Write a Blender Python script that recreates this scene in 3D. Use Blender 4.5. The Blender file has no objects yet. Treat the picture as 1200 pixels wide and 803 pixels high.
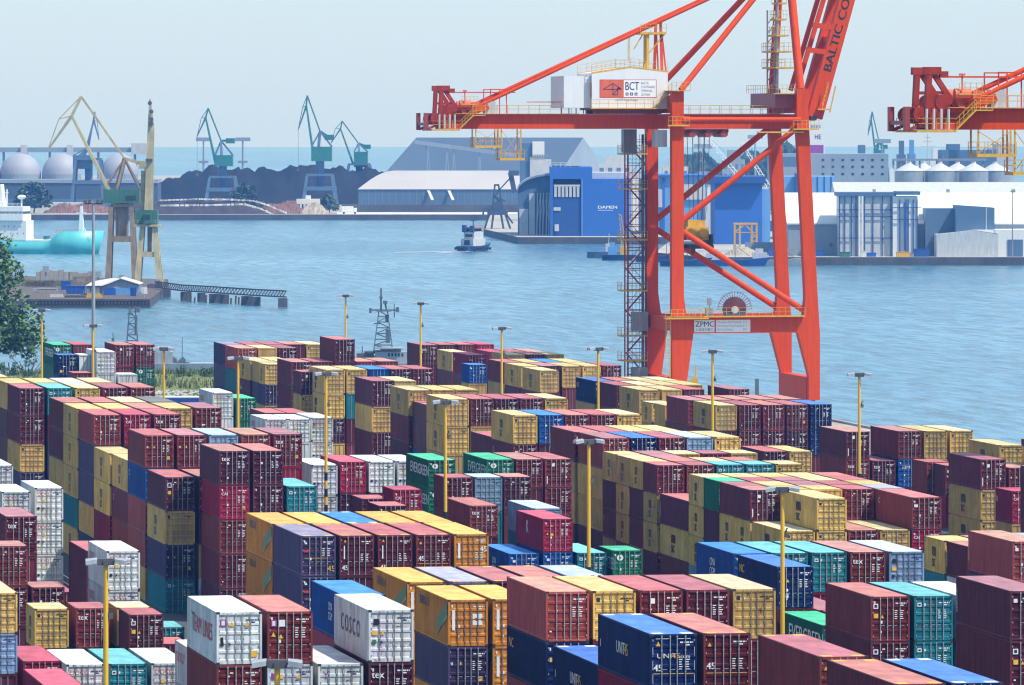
import bpy, math, random
import numpy as np
from mathutils import Vector, Matrix

sc = bpy.context.scene
COL = sc.collection
# ------------------------------------------------------------------ camera, sky, sun, exposure
F = 7390.0                       # focal length in pixels of a 1200 px wide picture
Y0 = 149.0                       # horizon row
YAW = math.radians(10.4)
H = 40.0                         # camera height over the yard
CY, SY = math.cos(YAW), math.sin(YAW)
SUN_EL, SUN_AZ = math.radians(56), math.radians(50)      # azimuth from -Y (towards the camera) to +X
SUN_DIR = Vector((math.cos(SUN_EL)*math.sin(SUN_AZ), -math.cos(SUN_EL)*math.cos(SUN_AZ), math.sin(SUN_EL)))
SUN_STRENGTH, SKY_STRENGTH, EXPOSURE = 3.3, 0.045, 0.76
VEIL = (0.178, 0.260, 0.350)        # pale summer haze that evens out the sky

cam = bpy.data.cameras.new('camera'); camo = bpy.data.objects.new('camera', cam); COL.objects.link(camo)
cam.sensor_width = 36.0; cam.lens = F/1200*36.0
cam.shift_y = -(401.5 - Y0)/1200.0
cam.clip_start = 1.0; cam.clip_end = 60000.0
camo.location = (0, 0, H); camo.rotation_euler = (math.pi/2, 0, -YAW)
sc.camera = camo

world = bpy.data.worlds.new('World'); sc.world = world; world.use_nodes = True
wn = world.node_tree
sky = wn.nodes.new('ShaderNodeTexSky'); sky.sky_type = 'NISHITA'; sky.sun_disc = False
sky.sun_elevation = SUN_EL
sky.sun_rotation = math.pi - SUN_AZ
sky.air_density = 1.0; sky.dust_density = 0.6; sky.ozone_density = 3.0
bgn = wn.nodes['Background']; bgn.inputs['Strength'].default_value = SKY_STRENGTH
veil = wn.nodes.new('ShaderNodeMix'); veil.data_type = 'RGBA'; veil.blend_type = 'ADD'; veil.inputs[0].default_value = 1.0
veil.inputs[7].default_value = tuple(v/SKY_STRENGTH for v in VEIL) + (1,)
wn.links.new(sky.outputs[0], veil.inputs[6]); wn.links.new(veil.outputs[2], bgn.inputs['Color'])

sun = bpy.data.lights.new('sun', 'SUN'); suno = bpy.data.objects.new('sun', sun); COL.objects.link(suno)
sun.energy = SUN_STRENGTH; sun.angle = math.radians(0.53); sun.color = (1.0, 0.965, 0.91)
suno.rotation_euler = (-SUN_DIR).to_track_quat('-Z', 'Y').to_euler()
suno.location = (0, 0, 300)

sc.view_settings.view_transform = 'Standard'; sc.view_settings.look = 'None'
sc.view_settings.exposure = EXPOSURE; sc.view_settings.gamma = 1.0
sc.view_settings.use_curve_mapping = False
sc.render.engine = 'CYCLES'
sc.cycles.use_denoising = True
try:
    sc.cycles.denoiser = 'OPENIMAGEDENOISE'
    sc.cycles.denoising_input_passes = 'RGB_ALBEDO_NORMAL'
    sc.cycles.denoising_prefilter = 'ACCURATE'
except Exception:
    pass
sc.cycles.max_bounces = 6; sc.cycles.diffuse_bounces = 3; sc.cycles.glossy_bounces = 3
sc.cycles.volume_bounces = 0; sc.cycles.use_adaptive_sampling = False
sc.cycles.caustics_reflective = False; sc.cycles.caustics_refractive = False
sc.cycles.filter_width = 1.2

rng = random.Random(7)

# ------------------------------------------------------------------ picture <-> world helpers
def inv(px, py, z):
    d = F*(H - z)/(py - Y0); xc = (px - 600)*d/F
    return xc*CY + d*SY, -xc*SY + d*CY
def proj(X, Y, Z):
    xc = X*CY - Y*SY; d = X*SY + Y*CY
    return 600 + F*xc/d, Y0 + F*(H - Z)/d, d
def fpt(px, d):
    xc = (px - 600)*d/F
    return xc*CY + d*SY, -xc*SY + d*CY
def zat(py, d):
    return H - (py - Y0)*d/F

# ------------------------------------------------------------------ mesh builder
class MB:
    def __init__(self): self.v = []; self.f = []; self.m = []
    def add(self, vs, fs, mi=0):
        b = len(self.v); self.v += [tuple(p) for p in vs]
        for f in fs: self.f.append(tuple(b+i for i in f)); self.m.append(mi)
        return self
    def box(self, x0, x1, y0, y1, z0, z1, mi=0):
        return self.add([(x0,y0,z0),(x1,y0,z0),(x1,y1,z0),(x0,y1,z0),(x0,y0,z1),(x1,y0,z1),(x1,y1,z1),(x0,y1,z1)],
                        [(0,3,2,1),(4,5,6,7),(0,1,5,4),(1,2,6,5),(2,3,7,6),(3,0,4,7)], mi)
    def bar(self, p, q, w, h=None, mi=0, up=(0,0,1), w2=None, h2=None):
        p = Vector(p); q = Vector(q); h = h or w; w2 = w2 or w; h2 = h2 or h
        t = (q-p).normalized(); u = Vector(up)
        if abs(t.dot(u)) > 0.98: u = Vector((0,1,0))
        a = t.cross(u).normalized(); b = a.cross(t).normalized()
        vs = []
        for c, ww, hh in ((p,w,h),(q,w2,h2)):
            for sa, sb in ((-1,-1),(1,-1),(1,1),(-1,1)): vs.append(c + a*sa*ww/2 + b*sb*hh/2)
        return self.add(vs, [(0,3,2,1),(4,5,6,7),(0,1,5,4),(1,2,6,5),(2,3,7,6),(3,0,4,7)], mi)
    def tube(self, p, q, r, n=10, mi=0, r2=None, caps=True):
        p = Vector(p); q = Vector(q); r2 = r if r2 is None else r2
        t = (q-p).normalized(); u = Vector((0,0,1)) if abs(t.z) < 0.95 else Vector((0,1,0))
        a = t.cross(u).normalized(); b = a.cross(t).normalized()
        vs = []
        for c, rr in ((p,r),(q,r2)):
            for k in range(n):
                g = 2*math.pi*k/n; vs.append(c + a*math.cos(g)*rr + b*math.sin(g)*rr)
        fs = [(k,(k+1)%n,n+(k+1)%n,n+k) for k in range(n)]
        if caps: fs += [tuple(range(n))[::-1], tuple(range(n,2*n))]
        return self.add(vs, fs, mi)
    def prism(self, pts, ax, lo, hi, mi=0, mi_caps=None):
        """outline pts (2-D) pushed along axis ax ('x': pts are (y,z); 'y': (x,z); 'z': (x,y))"""
        def mk(p, t): return {'x': (t,p[0],p[1]), 'y': (p[0],t,p[1]), 'z': (p[0],p[1],t)}[ax]
        n = len(pts); vs = [mk(p,lo) for p in pts] + [mk(p,hi) for p in pts]
        self.add(vs, [(k,(k+1)%n,n+(k+1)%n,n+k) for k in range(n)], mi)
        b = len(self.v) - 2*n
        mc = mi if mi_caps is None else mi_caps
        self.f += [tuple(b+k for k in range(n))[::-1], tuple(b+n+k for k in range(n))]; self.m += [mc, mc]
        return self
    def lathe(self, prof, n=24, c=(0,0), mi=0):
        vs = []
        for r, z in prof:
            for k in range(n):
                g = 2*math.pi*k/n; vs.append((c[0]+r*math.cos(g), c[1]+r*math.sin(g), z))
        fs = []
        for i in range(len(prof)-1):
            for k in range(n): fs.append((i*n+k, i*n+(k+1)%n, (i+1)*n+(k+1)%n, (i+1)*n+k))
        return self.add(vs, fs, mi)
    def rail(self, p, q, h=1.1, step=1.6, r=0.05, mi=0, mids=(0.55,)):
        p = Vector(p); q = Vector(q); n = max(1, round((q-p).length/step))
        for k in range(n+1):
            a = p.lerp(q, k/n); self.bar(a, a+Vector((0,0,h)), r, mi=mi)
        for t in tuple(mids)+(1.0,):
            self.bar(p+Vector((0,0,h*t)), q+Vector((0,0,h*t)), r, mi=mi)
        return self
    def mesh(self, name, mats):
        me = bpy.data.meshes.new(name); me.from_pydata(self.v, [], self.f)
        for m in (mats if isinstance(mats, (list, tuple)) else [mats]): me.materials.append(m)
        me.polygons.foreach_set('material_index', self.m); me.update()
        return me
    def build(self, name, mats, parent=None, loc=None, rz=0.0, color=None, smooth=False):
        me = self.mesh(name, mats)
        if smooth: me.polygons.foreach_set('use_smooth', [True]*len(me.polygons))
        return link(name, me, parent, loc, rz, color)

def link(name, me, parent=None, loc=None, rz=0.0, color=None):
    o = bpy.data.objects.new(name, me); COL.objects.link(o)
    if parent: o.parent = parent
    if loc is not None: o.location = loc
    if rz: o.rotation_euler = (0,0,rz)
    if color is not None: o.color = tuple(color)+(1.0,)
    return o
def tag(o, label=None, cat=None, group=None, kind=None):
    if label: o['label'] = label
    if cat: o['category'] = cat
    if group: o['group'] = group
    if kind: o['kind'] = kind
    return o
def thing(name, label, cat, loc=(0,0,0), rz=0.0, group=None):
    o = bpy.data.objects.new(name, None); COL.objects.link(o); o.empty_display_size = 0.5
    o.location = loc; o.rotation_euler = (0,0,rz)
    return tag(o, label, cat, group)
def far(name, label, cat, px, d, group=None, rz=0.0, z=0.0):
    """an Empty on the ground at picture column px, d metres ahead; its x runs to the right, its y away"""
    x, y = fpt(px, d)
    return thing(name, label, cat, (x, y, z), -YAW+rz, group)
def dup_tree(o, parent=None):
    c = o.copy(); COL.objects.link(c)
    if parent: c.parent = parent
    for ch in list(o.children): dup_tree(ch, c)
    return c

_txt = {}
def text_geo(s):
    if s not in _txt:
        cu = bpy.data.curves.new('t', 'FONT'); cu.body = s; cu.size = 1.0; cu.resolution_u = 3
        ob = bpy.data.objects.new('t', cu); COL.objects.link(ob)
        dg = bpy.context.evaluated_depsgraph_get(); dg.update()
        me = bpy.data.meshes.new_from_object(ob.evaluated_get(dg))
        vs = [tuple(v.co) for v in me.vertices]; fs = [tuple(p.vertices) for p in me.polygons]
        bpy.data.objects.remove(ob); bpy.data.curves.remove(cu); bpy.data.meshes.remove(me)
        _txt[s] = (vs, fs)
    return _txt[s]
def text(mb, s, o, xd, yd, size, mi=0, sx=1.0, bold=0.0):
    vs, fs = text_geo(s); o = Vector(o); xd = Vector(xd); yd = Vector(yd)
    for off in ((0.0, 0.0), (bold, 0.0)) if bold else ((0.0, 0.0),):
        nrm = xd.cross(yd)*0.0015*(1 if off[0] else 0)
        mb.add([o + xd*((v[0]+off[0])*size*sx) + yd*(v[1]*size) + nrm for v in vs], fs, mi)
    return mb

# ------------------------------------------------------------------ materials
def nodes(name):
    m = bpy.data.materials.new(name); m.use_nodes = True
    t = m.node_tree; b = t.nodes['Principled BSDF']
    return m, t, b
def N(t, ty, **kw):
    n = t.nodes.new(ty)
    for k, v in kw.items(): setattr(n, k, v)
    return n
def noise(t, scale, detail=4, vec=None, rough=0.55):
    n = N(t, 'ShaderNodeTexNoise'); n.inputs['Scale'].default_value = scale; n.inputs['Detail'].default_value = detail
    n.inputs['Roughness'].default_value = rough
    if vec is not None: t.links.new(vec, n.inputs['Vector'])
    return n
def ramp(t, fac, stops):
    r = N(t, 'ShaderNodeValToRGB'); e = r.color_ramp.elements
    e[0].position, e[0].color = stops[0][0], stops[0][1]
    e[1].position, e[1].color = stops[-1][0], stops[-1][1]
    for p, c in stops[1:-1]:
        k = e.new(p); k.color = c
    t.links.new(fac, r.inputs['Fac']); return r
def g(v, a=1.0): return (v, v, v, a)
def mix(t, a, b, fac, mode='MULTIPLY'):
    m = N(t, 'ShaderNodeMix', data_type='RGBA', blend_type=mode)
    for s, v in ((m.inputs[6], a), (m.inputs[7], b)):
        if hasattr(v, 'is_output'): t.links.new(v, s)
        else: s.default_value = v
    if hasattr(fac, 'is_output'): t.links.new(fac, m.inputs[0])
    else: m.inputs[0].default_value = fac
    return m.outputs[2]
def coord(t, scale=(1,1,1), kind='Object'):
    c = N(t, 'ShaderNodeTexCoord'); mp = N(t, 'ShaderNodeMapping'); mp.inputs['Scale'].default_value = scale
    t.links.new(c.outputs[kind], mp.inputs['Vector']); return mp.outputs[0]
def bump(t, b, h, strength=0.3, dist=0.05):
    bp = N(t, 'ShaderNodeBump'); bp.inputs['Strength'].default_value = strength; bp.inputs['Distance'].default_value = dist
    t.links.new(h, bp.inputs['Height']); t.links.new(bp.outputs[0], b.inputs['Normal'])
def spec(b, v):
    b.inputs['Specular IOR Level'].default_value = v

def paint(name, col, rough=0.45, dirt=0.25, scale=0.6, metal=0.0, sp=0.5, streak=0.2):
    m, t, b = nodes(name)
    v = coord(t)
    n1 = noise(t, scale, 5, v); r1 = ramp(t, n1.outputs[0], [(0.3, g(1-dirt)), (0.7, g(1.0+dirt*0.25))])
    c = mix(t, tuple(col)+(1,), r1.outputs[0], 1.0)
    n2 = noise(t, 1.0, 4, coord(t, (3.0, 3.0, 0.22))); r2 = ramp(t, n2.outputs[0], [(0.35, g(1-streak)), (0.62, g(1.0))])
    c = mix(t, c, r2.outputs[0], 1.0)
    t.links.new(c, b.inputs['Base Color'])
    b.inputs['Roughness'].default_value = rough; b.inputs['Metallic'].default_value = metal; spec(b, sp)
    return m

def container_paint(name, roof=False, attr=False):
    m, t, b = nodes(name)
    oi = N(t, 'ShaderNodeObjectInfo')
    if attr:
        at = N(t, 'ShaderNodeAttribute'); at.attribute_name = 'Col'; base = at.outputs['Color']
        rnd = None; v = coord(t)
    else:
        base = oi.outputs['Color']
        cn = N(t, 'ShaderNodeTexCoord'); ad = N(t, 'ShaderNodeVectorMath', operation='ADD')
        ml = N(t, 'ShaderNodeMath', operation='MULTIPLY'); ml.inputs[1].default_value = 311.0
        t.links.new(oi.outputs['Random'], ml.inputs[0])
        t.links.new(cn.outputs['Object'], ad.inputs[0]); t.links.new(ml.outputs[0], ad.inputs[1])
        v = ad.outputs[0]
    # overall fading, vertical runs, rust spots, dust
    def mapped(s):
        mp = N(t, 'ShaderNodeMapping'); mp.inputs['Scale'].default_value = s; t.links.new(v, mp.inputs['Vector']); return mp.outputs[0]
    f1 = ramp(t, noise(t, 0.45, 4, v).outputs[0], [(0.3, g(0.80)), (0.7, g(1.10))])
    c = mix(t, base, f1.outputs[0], 1.0)
    if not roof:
        st = ramp(t, noise(t, 1.0, 5, mapped((4.2, 4.2, 0.3))).outputs[0], [(0.36, g(0.62)), (0.6, g(1.0))])
        c = mix(t, c, st.outputs[0], 0.8)
        rs = ramp(t, noise(t, 1.0, 6, mapped((2.4, 2.4, 0.75)), 0.7).outputs[0], [(0.60, g(0)), (0.70, g(1))])
        c = mix(t, c, (0.13, 0.055, 0.03, 1), rs.outputs[0], 'MIX')
        b.inputs['Roughness'].default_value = 0.6
    else:
        st = ramp(t, noise(t, 1.0, 6, mapped((1.4, 0.5, 1.0)), 0.65).outputs[0], [(0.42, g(0.74)), (0.62, g(1.0))])
        c = mix(t, c, st.outputs[0], 0.9)
        rs = ramp(t, noise(t, 2.2, 7, v, 0.75).outputs[0], [(0.66, g(0)), (0.76, g(1))])
        c = mix(t, c, (0.8, 0.72, 0.66, 1), rs.outputs[0], 'MIX')
        dk = ramp(t, noise(t, 0.9, 6, v, 0.7).outputs[0], [(0.66, g(0)), (0.8, g(0.55))])
        c = mix(t, c, (0.22, 0.12, 0.08, 1), dk.outputs[0], 'MIX')
        b.inputs['Roughness'].default_value = 0.55
        w = N(t, 'ShaderNodeTexWave', wave_type='BANDS', bands_direction='Y'); w.inputs['Scale'].default_value = 1.1
        t.links.new(v, w.inputs['Vector']); bump(t, b, w.outputs[0], 0.25, 0.02)
    t.links.new(c, b.inputs['Base Color']); spec(b, 0.16 if roof else 0.09)
    return m

MAT = {}
MAT['cpaint'] = container_paint('container_paint')
MAT['croof'] = container_paint('container_roof_paint', roof=True)
MAT['cstuff'] = container_paint('container_far_paint', attr=True)
MAT['fitting'] = paint('dark_corner_casting', (0.035, 0.028, 0.026), 0.6, 0.3, 3.0)
MAT['galv'] = paint('galvanised_steel', (0.46, 0.45, 0.45), 0.4, 0.2, 3.0, 0.3)
MAT['rod_dark'] = paint('worn_rod_steel', (0.24, 0.23, 0.22), 0.45, 0.2, 3.0, 0.3)
MAT['dark'] = paint('dark_rubber', (0.012, 0.012, 0.013), 0.7, 0.2, 2.0)
MAT['white'] = paint('white_decal', (0.80, 0.80, 0.78), 0.5, 0.12, 2.0, streak=0.05)
MAT['black'] = paint('black_decal', (0.012, 0.012, 0.014), 0.5, 0.1, 2.0)
MAT['reddecal'] = paint('red_decal', (0.62, 0.03, 0.035), 0.5, 0.1, 2.0)
MAT['navydecal'] = paint('navy_decal', (0.02, 0.025, 0.12), 0.5, 0.1, 2.0)
MAT['yellowdecal'] = paint('yellow_decal', (0.85, 0.48, 0.04), 0.5, 0.1, 2.0)
MAT['greendecal'] = paint('green_decal', (0.035, 0.16, 0.06), 0.5, 0.1, 2.0)
MAT['purpledecal'] = paint('purple_decal', (0.30, 0.05, 0.30), 0.5, 0.1, 2.0)
MAT['crane_red'] = paint('crane_red_paint', (0.68, 0.070, 0.008), 0.5, 0.08, 0.25, streak=0.14, sp=0.08)
MAT['crane_shade'] = paint('crane_shaded_red', (0.40, 0.045, 0.02), 0.55, 0.25, 0.6, sp=0.1)  # shaded copy of the crane red, the shade put into the colour
MAT['mastgrey'] = paint('dark_mast_grey', (0.12, 0.16, 0.20), 0.5, 0.15, 0.5)
MAT['crane_dk'] = paint('crane_oxide_red', (0.34, 0.05, 0.035), 0.5, 0.2, 0.6)
MAT['crane_yel'] = paint('walkway_yellow', (0.72, 0.40, 0.03), 0.5, 0.12, 0.8)
MAT['lamp_yel'] = paint('lamp_post_yellow', (0.80, 0.46, 0.035), 0.4, 0.06, 0.8, streak=0.06)
MAT['grey'] = paint('machine_grey', (0.27, 0.28, 0.30), 0.5, 0.15, 0.8)
MAT['lgrey'] = paint('light_grey_panel', (0.55, 0.56, 0.57), 0.5, 0.1, 0.5)
MAT['housewhite'] = paint('house_white', (0.74, 0.75, 0.76), 0.5, 0.06, 0.3, streak=0.05)
MAT['steel'] = paint('wire_steel', (0.10, 0.10, 0.11), 0.5, 0.1)
MAT['signwhite'] = paint('sign_white', (0.82, 0.82, 0.82), 0.5, 0.04, 0.5, streak=0.02)
MAT['teal'] = paint('harbour_crane_green', (0.02, 0.19, 0.17), 0.5, 0.25, 0.25)
MAT['cream'] = paint('old_cream_paint', (0.55, 0.47, 0.26), 0.55, 0.25, 0.3, streak=0.25)
MAT['rustleg'] = paint('rusty_cream_paint', (0.33, 0.24, 0.15), 0.6, 0.4, 0.35, streak=0.3)
MAT['oldgreen'] = paint('old_green_paint', (0.05, 0.17, 0.11), 0.55, 0.3, 0.4)
MAT['concrete'] = paint('concrete', (0.42, 0.40, 0.37), 0.85, 0.3, 0.12, streak=0.15)
MAT['quaywall'] = paint('quay_wall_dark', (0.10, 0.10, 0.11), 0.8, 0.4, 0.08, streak=0.3)
MAT['wood'] = paint('weathered_timber', (0.13, 0.10, 0.08), 0.85, 0.4, 0.4)
MAT['log'] = paint('log_bark', (0.22, 0.11, 0.075), 0.9, 0.5, 0.5)
MAT['logdark'] = paint('dark_bark', (0.050, 0.036, 0.040), 0.9, 0.5, 0.3)
MAT['tarp'] = paint('white_sheet', (0.72, 0.70, 0.66), 0.6, 0.35, 0.15)
MAT['coal'] = paint('coal', (0.028, 0.029, 0.033), 1.0, 0.4, 0.05, streak=0.0, sp=0.0)
MAT['gravel'] = paint('gravel', (0.38, 0.33, 0.27), 0.9, 0.3, 0.3, streak=0.0)
MAT['blueclad'] = paint('blue_cladding', (0.022, 0.13, 0.50), 0.55, 0.12, 0.06, streak=0.12)
MAT['bluepale'] = paint('pale_blue_cladding', (0.14, 0.34, 0.66), 0.55, 0.12, 0.06, streak=0.12)
MAT['bluedark'] = paint('dark_blue_cladding', (0.012, 0.075, 0.30), 0.6, 0.15, 0.06, streak=0.12)
MAT['greyclad'] = paint('grey_cladding', (0.26, 0.32, 0.40), 0.6, 0.15, 0.06, streak=0.15)
MAT['bluegrey'] = paint('hazed_blue_cladding', (0.085, 0.16, 0.27), 0.6, 0.15, 0.06, streak=0.12)  # blue-grey cladding, bluer than real: distance haze tinted into it
MAT['whiteclad'] = paint('white_cladding', (0.74, 0.74, 0.73), 0.6, 0.08, 0.06, streak=0.08)
MAT['shedroof'] = paint('pale_shed_roof', (0.42, 0.40, 0.40), 0.6, 0.10, 0.04, streak=0.0)
MAT['darkshed'] = paint('hazed_dark_cladding', (0.05, 0.085, 0.14), 0.6, 0.15, 0.03, streak=0.1)  # dark cladding with some blue of the far haze in its colour
MAT['dome'] = paint('pale_dome', (0.34, 0.36, 0.43), 0.6, 0.15, 0.05, streak=0.1)
MAT['shipteal'] = paint('turquoise_hull', (0.10, 0.50, 0.52), 0.4, 0.1, 0.1, streak=0.12)
MAT['shipwhite'] = paint('ship_white', (0.80, 0.80, 0.79), 0.45, 0.08, 0.15, streak=0.1)
MAT['shipnavy'] = paint('tug_navy', (0.02, 0.08, 0.22), 0.4, 0.15, 0.2)
MAT['shipgrey'] = paint('navy_ship_grey', (0.34, 0.38, 0.41), 0.5, 0.12, 0.3)
MAT['glass'] = paint('dark_window_glass', (0.02, 0.035, 0.045), 0.12, 0.05, 0.2, sp=0.8)
MAT['orange'] = paint('safety_orange', (0.75, 0.14, 0.05), 0.5, 0.1, 0.5)
MAT['foam'] = paint('sea_foam', (0.85, 0.87, 0.88), 0.8, 0.1, 0.2, streak=0.0)
MAT['silo'] = paint('galvanised_silo', (0.34, 0.37, 0.41), 0.45, 0.12, 0.1, 0.3)
MAT['blue'] = paint('blue_box_paint', (0.02, 0.10, 0.45), 0.5, 0.15, 0.4)

def ground_mat():
    m, t, b = nodes('yard_asphalt')
    v = coord(t)
    r = ramp(t, noise(t, 0.05, 6, v).outputs[0], [(0.3, (0.040,0.043,0.050,1)), (0.7, (0.075,0.077,0.082,1))])
    r2 = ramp(t, noise(t, 1.2, 5, v).outputs[0], [(0.3, g(0.75)), (0.7, g(1.1))])
    t.links.new(mix(t, r.outputs[0], r2.outputs[0], 1.0), b.inputs['Base Color']); b.inputs['Roughness'].default_value = 0.85
    return m
MAT['ground'] = ground_mat()
def land_mat():
    m, t, b = nodes('harbour_land')
    v = coord(t)
    r = ramp(t, noise(t, 0.02, 6, v).outputs[0], [(0.3, (0.16,0.15,0.14,1)), (0.55, (0.34,0.32,0.29,1)), (0.8, (0.22,0.21,0.2,1))])
    t.links.new(r.outputs[0], b.inputs['Base Color']); b.inputs['Roughness'].default_value = 0.9
    return m
MAT['land'] = land_mat()
def grass_mat(name, lo, hi):
    m, t, b = nodes(name)
    oi = N(t, 'ShaderNodeTexCoord')
    r = ramp(t, noise(t, 0.6, 5, oi.outputs['Object']).outputs[0], [(0.3, lo), (0.7, hi)])
    t.links.new(r.outputs[0], b.inputs['Base Color']); b.inputs['Roughness'].default_value = 0.8
    return m
MAT['grass'] = grass_mat('meadow_grass', (0.10,0.13,0.03,1), (0.20,0.20,0.06,1))
MAT['weed'] = grass_mat('green_weeds', (0.035,0.09,0.02,1), (0.09,0.16,0.04,1))
def leaf_mat(name, lo, hi):
    m, t, b = nodes(name)
    gi = N(t, 'ShaderNodeNewGeometry')
    r = ramp(t, gi.outputs['Random Per Island'], [(0.0, lo), (1.0, hi)])
    t.links.new(r.outputs[0], b.inputs['Base Color']); b.inputs['Roughness'].default_value = 0.6
    return m
MAT['leaf'] = leaf_mat('broad_leaves', (0.040,0.105,0.032,1), (0.105,0.200,0.060,1))
MAT['leaffar'] = leaf_mat('far_leaves', (0.025,0.055,0.030,1), (0.055,0.095,0.045,1))
MAT['bark'] = paint('bark', (0.10,0.075,0.055), 0.9, 0.4, 1.0)

def water_mat():
    m, t, b = nodes('harbour_water')
    c = N(t, 'ShaderNodeTexCoord')
    def mp(s, rz=0.3):
        q = N(t, 'ShaderNodeMapping'); q.inputs['Scale'].default_value = s; q.inputs['Rotation'].default_value = (0,0,rz)
        t.links.new(c.outputs['Object'], q.inputs['Vector']); return q.outputs[0]
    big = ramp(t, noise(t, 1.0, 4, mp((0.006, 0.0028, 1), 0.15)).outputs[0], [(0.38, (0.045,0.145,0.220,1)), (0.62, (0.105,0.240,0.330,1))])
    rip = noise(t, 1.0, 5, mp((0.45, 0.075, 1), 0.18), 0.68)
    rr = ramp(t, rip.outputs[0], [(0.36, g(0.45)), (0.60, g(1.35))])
    cc = mix(t, big.outputs[0], rr.outputs[0], 1.0)  # wind-streak sheen and ripple light and dark put into the colour
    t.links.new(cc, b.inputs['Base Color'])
    b.inputs['Roughness'].default_value = 0.22; b.inputs['IOR'].default_value = 1.33
    n2 = noise(t, 1.0, 3, mp((0.09, 0.016, 1), 0.18), 0.6)
    ad = N(t, 'ShaderNodeMath', operation='ADD'); t.links.new(rip.outputs[0], ad.inputs[0]); t.links.new(n2.outputs[0], ad.inputs[1])
    bump(t, b, ad.outputs[0], 0.9, 0.9)
    return m
MAT['water'] = water_mat()

# ------------------------------------------------------------------ water, yard, far land
def water():
    R = 13300.0; mb = MB()
    mb.add([(-9000, 150, -2.5), (9000, 150, -2.5), (9000, R, -2.5), (-9000, R, -2.5)], [(0,1,2,3)])
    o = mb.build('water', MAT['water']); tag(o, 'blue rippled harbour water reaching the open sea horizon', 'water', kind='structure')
water()
QX = 198.0; YB = 1016.0
mb = MB(); mb.add([(-400, 100, 0), (QX, 100, 0), (QX, YB, 0), (-400, YB, 0), (-400, 100, -6), (QX, 100, -6), (QX, YB, -6), (-400, YB, -6)],
                  [(0,1,2,3), (1,5,6,2), (2,6,7,3), (0,4,5,1), (3,7,4,0)])
tag(mb.build('yard_ground', MAT['ground']), 'dark asphalt ground of the container yard with painted lanes', 'ground', kind='structure')
# quay apron and cope
mb = MB(); mb.box(162.0, QX-0.02, 640, YB-2, 0.004, 0.008)
tag(mb.build('quay_apron', MAT['concrete']), 'pale concrete quay apron beside the water', 'pavement', kind='structure')
mb = MB(); mb.box(QX-0.6, QX-0.03, 640, YB-2, 0.0085, 0.30)
tag(mb.build('quay_kerb', MAT['concrete']), 'raised pale kerb along the quay edge', 'kerb', kind='structure')
mb = MB()
for k in range(5):
    y = 640 - k*2.0
for x in (61.3, 62.2, 84.6, 88.6, 110.4, 136.0, 146.0):
    mb.box(x, x+0.14, 250, 1000, 0.0035, 0.0065)
for k in range(14): mb.bar((59.0, 470+k*4.0, 0.0065), (64.2, 473.2+k*4.0, 0.0065), 0.16, 0.004)
tag(mb.build('lane_markings', MAT['white']), 'white painted lane lines on the asphalt', 'markings', kind='structure')
# grass bank behind the yard
def bank():
    mb = MB(); nx, ny = 60, 8; r = random.Random(5)
    x0, y0 = fpt(-120, 955); x1, y1 = fpt(300, 955)
    vs = []
    for j in range(ny+1):
        for i in range(nx+1):
            px = -160 + 470*i/nx; d = 950 + 66*j/ny
            x, y = fpt(px, d); z = 0.05 + (0.9*math.sin(math.pi*j/ny) + r.uniform(0, .25)) * (0 if j in (0,) else 1)
            vs.append((x, y, z))
    fs = [(j*(nx+1)+i, j*(nx+1)+i+1, (j+1)*(nx+1)+i+1, (j+1)*(nx+1)+i) for j in range(ny) for i in range(nx)]
    mb.add(vs, fs); tag(mb.build('grass_terrain', MAT['grass']), 'rough grass bank between the yard and the water', 'terrain', kind='structure')
    mb = MB()
    for k in range(5200):
        px = r.uniform(-150, 305); d = r.uniform(955, 1014); x, y = fpt(px, d)
        hh = r.uniform(.3, 1.0); a = r.uniform(0, math.pi); w = r.uniform(.08, .3)
        mb.add([(x-w*math.cos(a), y-w*math.sin(a), 0.3), (x+w*math.cos(a), y+w*math.sin(a), 0.3), (x+r.uniform(-.2,.2), y, 0.7+hh)], [(0,1,2)], 0 if r.random() < .55 else 1)
    tag(mb.build('grass', [MAT['grass'], MAT['weed']]), 'tall unmown grass and weeds on the bank', 'grass', kind='stuff')
    # pale stony margin in front of the grass
    mb = MB()
    for k in range(900):
        px = r.uniform(150, 262); d = r.uniform(905, 950); x, y = fpt(px, d); s_ = r.uniform(.2, .55)
        mb.lathe([(0.01, 0.0), (s_, s_*.2), (s_*.7, s_*.7), (0.01, s_)], 6, (x, y), 0 if r.random() < .6 else 1)
    tag(mb.build('rubble', [MAT['concrete'], MAT['weed']]), 'pale rubble and scrub along the foot of the grass', 'rubble', kind='stuff')
bank()

def slab(name, label, pts, zt, mat, side, zb=-4.0):
    """land outlined by (px, d) points"""
    P = [fpt(px, d) for px, d in pts]
    n = len(P); mb = MB()
    mb.add([(x, y, zt) for x, y in P], [tuple(range(n))[::-1]], 0)
    a = sum(P[i][0]*P[(i+1)%n][1]-P[(i+1)%n][0]*P[i][1] for i in range(n))
    mb.add([(x, y, zt-0.004) for x, y in P] + [(x, y, zb) for x, y in P], [(k, (k+1)%n, n+(k+1)%n, n+k) for k in range(n)], 1)
    o = mb.build(name, [mat, side])
    return tag(o, label, 'land', kind='structure')
slab('north_quay_land', 'flat dock land with coal and timber across the basin', [(-250, 2881), (609, 2881), (640, 5200), (-700, 5200)], 0.0, MAT['land'], MAT['quaywall'])
slab('shipyard_quay_land', 'paved quay around the blue shipyard halls', [(567, 2475), (607, 2292), (780, 2292), (1000, 2300), (1000, 5300), (600, 5300), (609.5, 2885), (575, 2880)], 0.0, MAT['concrete'], MAT['quaywall'])
slab('east_quay_land', 'paved quay in front of the white halls', [(768, 2010), (830, 1939), (1500, 1939), (1900, 2299), (1000.5, 2299), (790, 2290)], 0.0, MAT['concrete'], MAT['quaywall'])

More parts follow.
